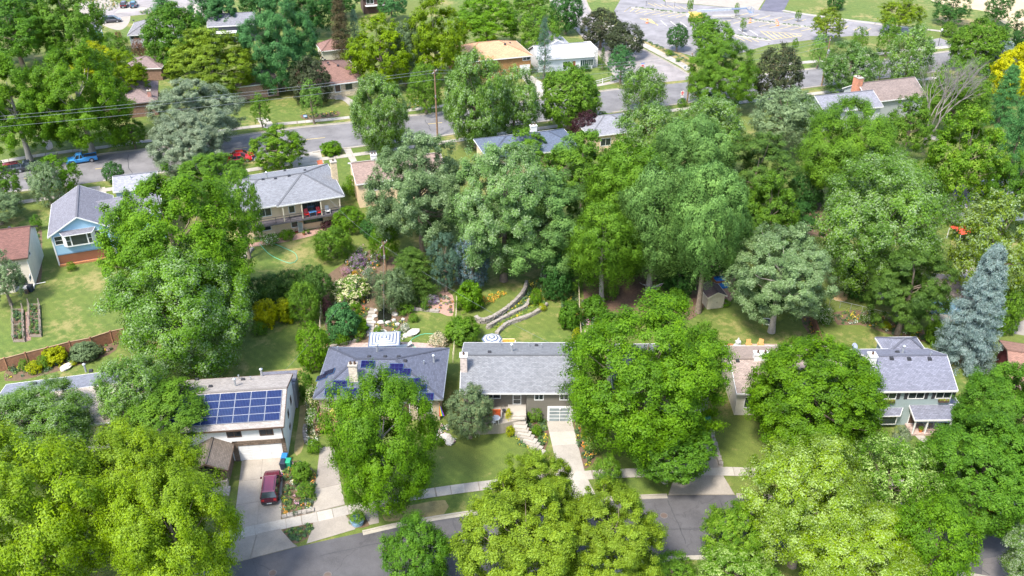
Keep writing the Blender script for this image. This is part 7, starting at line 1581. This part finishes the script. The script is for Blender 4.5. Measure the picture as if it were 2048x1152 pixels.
# loungers, hammock, trampoline, tarp, flag, hoses
e = thing('sun_lounger', 'white sun lounger behind the slate roof', 'lounger', P(806, 696), R_(15)); MB().box(-.9, .5, -.3, .3, .3, .36).build('seat', m_canv, e); MB().hexa([(.5, -.3, .3), (.56, -.3, .3), (.56, .3, .3), (.5, .3, .3), (1.1, -.3, .75), (1.16, -.3, .75), (1.16, .3, .75), (1.1, .3, .75)]).build('backrest', m_canv, e); [MB().box(x-.03, x+.03, y-.03, y+.03, 0, .299).build('leg', m_white, e) for x in (-.8, .4) for y in (-.25, .25)]
e = thing('garden_hammock', 'striped hammock slung at the twin elm trunks', 'hammock', P(1305, 584), .1); v = []; n = 9
for i in range(n):
    t = i/(n-1); x = -1.4+2.8*t; z = 1.25-.75*math.sin(math.pi*t); ww = .15+.55*math.sin(math.pi*t)
    for s in (-1, -.33, .33, 1): v.append((x, s*ww, z+.12*abs(s)))
for k in range(3): MB().add([v[i*4+k+j] for i in range(n) for j in (0, 1)], [(i*2, i*2+2, i*2+3, i*2+1) for i in range(n-1)]).build('cloth_stripe', m_canv if k != 1 else mat('plum_cloth', (.28, .12, .2), 'plain', .9), e)
[MB().tube([(s*1.4, 0, 1.25), (s*2.0, 0, 1.7)], .015, 4).build('rope', m_canv, e) for s in (-1, 1)]
e = thing('trampoline', 'small round trampoline with white rim on the back lawn', 'trampoline', P(1534, 648)); MB().tube([(.78*math.cos(t), .78*math.sin(t), .4) for t in np.linspace(0, 2*math.pi, 25)], .09, 6, cap=False).build('rim', m_canv, e); MB().lathe([(.70, .395), (.70, .41)], 20).build('jump_mat', m_dark, e); [MB().tube([(.78*math.cos(t), .78*math.sin(t), .38), (.82*math.cos(t), .82*math.sin(t), 0)], .03, 5).build('leg', m_red, e) for t in (.5, 2, 3.6, 5.2)]
e = thing('blue_tarp', 'bright blue tarp draped over a stack behind the shed', 'tarp', P(1438, 572), .2); mb = MB(); N = 9; rr = random.Random(2)
v = [(-1.3+2.6*i/(N-1), -.9+1.8*j/(N-1), max(.05, 1.5-1.5*max(abs(i/(N-1)*2-1), abs(j/(N-1)*2-1))**4+rr.uniform(-.07, .07))) for i in range(N) for j in range(N)]
mb.add(v, [(i*N+j, (i+1)*N+j, (i+1)*N+j+1, i*N+j+1) for i in range(N-1) for j in range(N-1)]).build('sheet', mat('tarp_blue', (.02, .16, .50), 'plain', .45, .15), e, smooth=True); MB().box(-1.1, 1.1, -.7, .7, 0, 1.2).build('stack', m_wood, e)
e = thing('red_canopy', 'bright red shade canopy under the right edge locust', 'canopy', P(1932, 482), .2); mb = MB(); v = [(-2.6, -1.5, 2.2), (2.6, -1.5, 2.2), (2.6, 1.5, 2.2), (-2.6, 1.5, 2.2), (-1.2, 0, 2.9), (1.2, 0, 2.9)]; mb.add(v, [(0, 1, 5, 4), (1, 2, 5), (2, 3, 4, 5), (3, 0, 4), (3, 2, 1, 0)]).build('cover', mat('canopy_red', (.62, .06, .03), 'plain', .7, .15), e); [MB().box(x-.04, x+.04, y-.04, y+.04, 0, 2.198).build('post', m_white, e) for x in (-2.5, 2.5) for y in (-1.4, 1.4)]
e = thing('rainbow_flag', 'rainbow flag hanging at the corner of the slate roof house', 'flag', to_world(H2, (13.95, -.6, 0))); MB().tube([(0, .3, 2.9), (.1, -.5, 3.1)], .02, 5).build('staff', m_wood, e)
for i, c in enumerate(((.6, .02, .03), (.7, .28, .02), (.7, .6, .03), (.03, .35, .08), (.03, .10, .5), (.25, .03, .35))): MB().hexa([(.02+i*.1, -.5, 1.6), (.115+i*.1, -.5, 1.6), (.115+i*.1, -.48, 1.6), (.02+i*.1, -.48, 1.6), (.05+i*.03, -.5, 3.0), (.078+i*.03, -.5, 3.0), (.078+i*.03, -.48, 3.0), (.05+i*.03, -.48, 3.0)]).build('stripe', mat('flag_%d' % i, c, 'plain', .8), e)
m_hose = mat('hose_green', (.10, .42, .26), 'plain', .4, .05)
def hose(px, label, r=.045):
    pts = spline(pxs(px), .5); o = MB().tube([p-pts[0]+[0, 0, .05] for p in pts], r, 6).build('garden_hose', m_hose, smooth=True, label=label, cat='hose'); o.location = pts[0]
hose([(519, 488), (538, 508), (560, 520), (582, 527), (594, 520), (590, 507), (570, 497), (548, 488), (532, 486)], 'green hose looped on the cream house lawn'); hose([(872, 669), (850, 668), (832, 674), (821, 683), (826, 693), (840, 699)], 'pale green hose curved on the lawn by the hydrangea ball')
car_b = thing('kettle_grill', 'dark blue grill at the corner of the tan roof', 'grill', P(1444, 722)); MB().lathe([(.05, .35), (.32, .5), (.42, .75), (.43, .8)], 14).build('bowl', m_dark, car_b); MB().lathe([(.43, .802), (.38, .98), (.2, 1.1), (.03, 1.13)], 14).build('lid', mat('grill_blue', (.02, .03, .07), 'plain', .2), car_b); [MB().tube([(.2*math.cos(t), .2*math.sin(t), .45), (.4*math.cos(t), .4*math.sin(t), 0)], .02, 5).build('leg', m_galv, car_b) for t in (1, 3, 5)]
for x, y, l in ((278, 231, 'small cyan pot lying in the front yard, left of two'), (300, 230, 'small cyan pot lying in the front yard, right of two')):
    e = thing('garden_ornament', l, 'ornament', P(x, y)); mcy = mat('cyan_glaze', (.03, .35, .50), 'plain', .3); MB().lathe([(.25, 0), (.38, .25), (.3, .5), (.2, .55)], 12).build('body', mcy, e); MB().lathe([(.22, .552), (.2, .65)], 12).build('collar', mcy, e)
e = thing('street_lamp', 'grey street lamp at the far right access road', 'lamp', P(1876, 92)); MB().tube([(0, 0, 0), (0, 0, 4)], [.08, .05], 8).build('pole', m_dark, e); MB().lathe([(.06, 4.002), (.25, 4.1), (.25, 4.35), (.05, 4.5)], 10).build('lantern', m_white, e)
for x, y, l in ((1292, 12, 'left'), (1330, 12, 'middle'), (1349, 14, 'right')): e = thing('sign_post', 'thin dark post in the far car park bay, '+l+' of three', 'post', P(x, y)); MB().tube([(0, 0, 0), (0, 0, 2.2)], .05, 6).build('shaft', m_dark, e); MB().box(-.15, .15, -.07, -.055, 1.7, 2.15).build('plate', m_white, e)
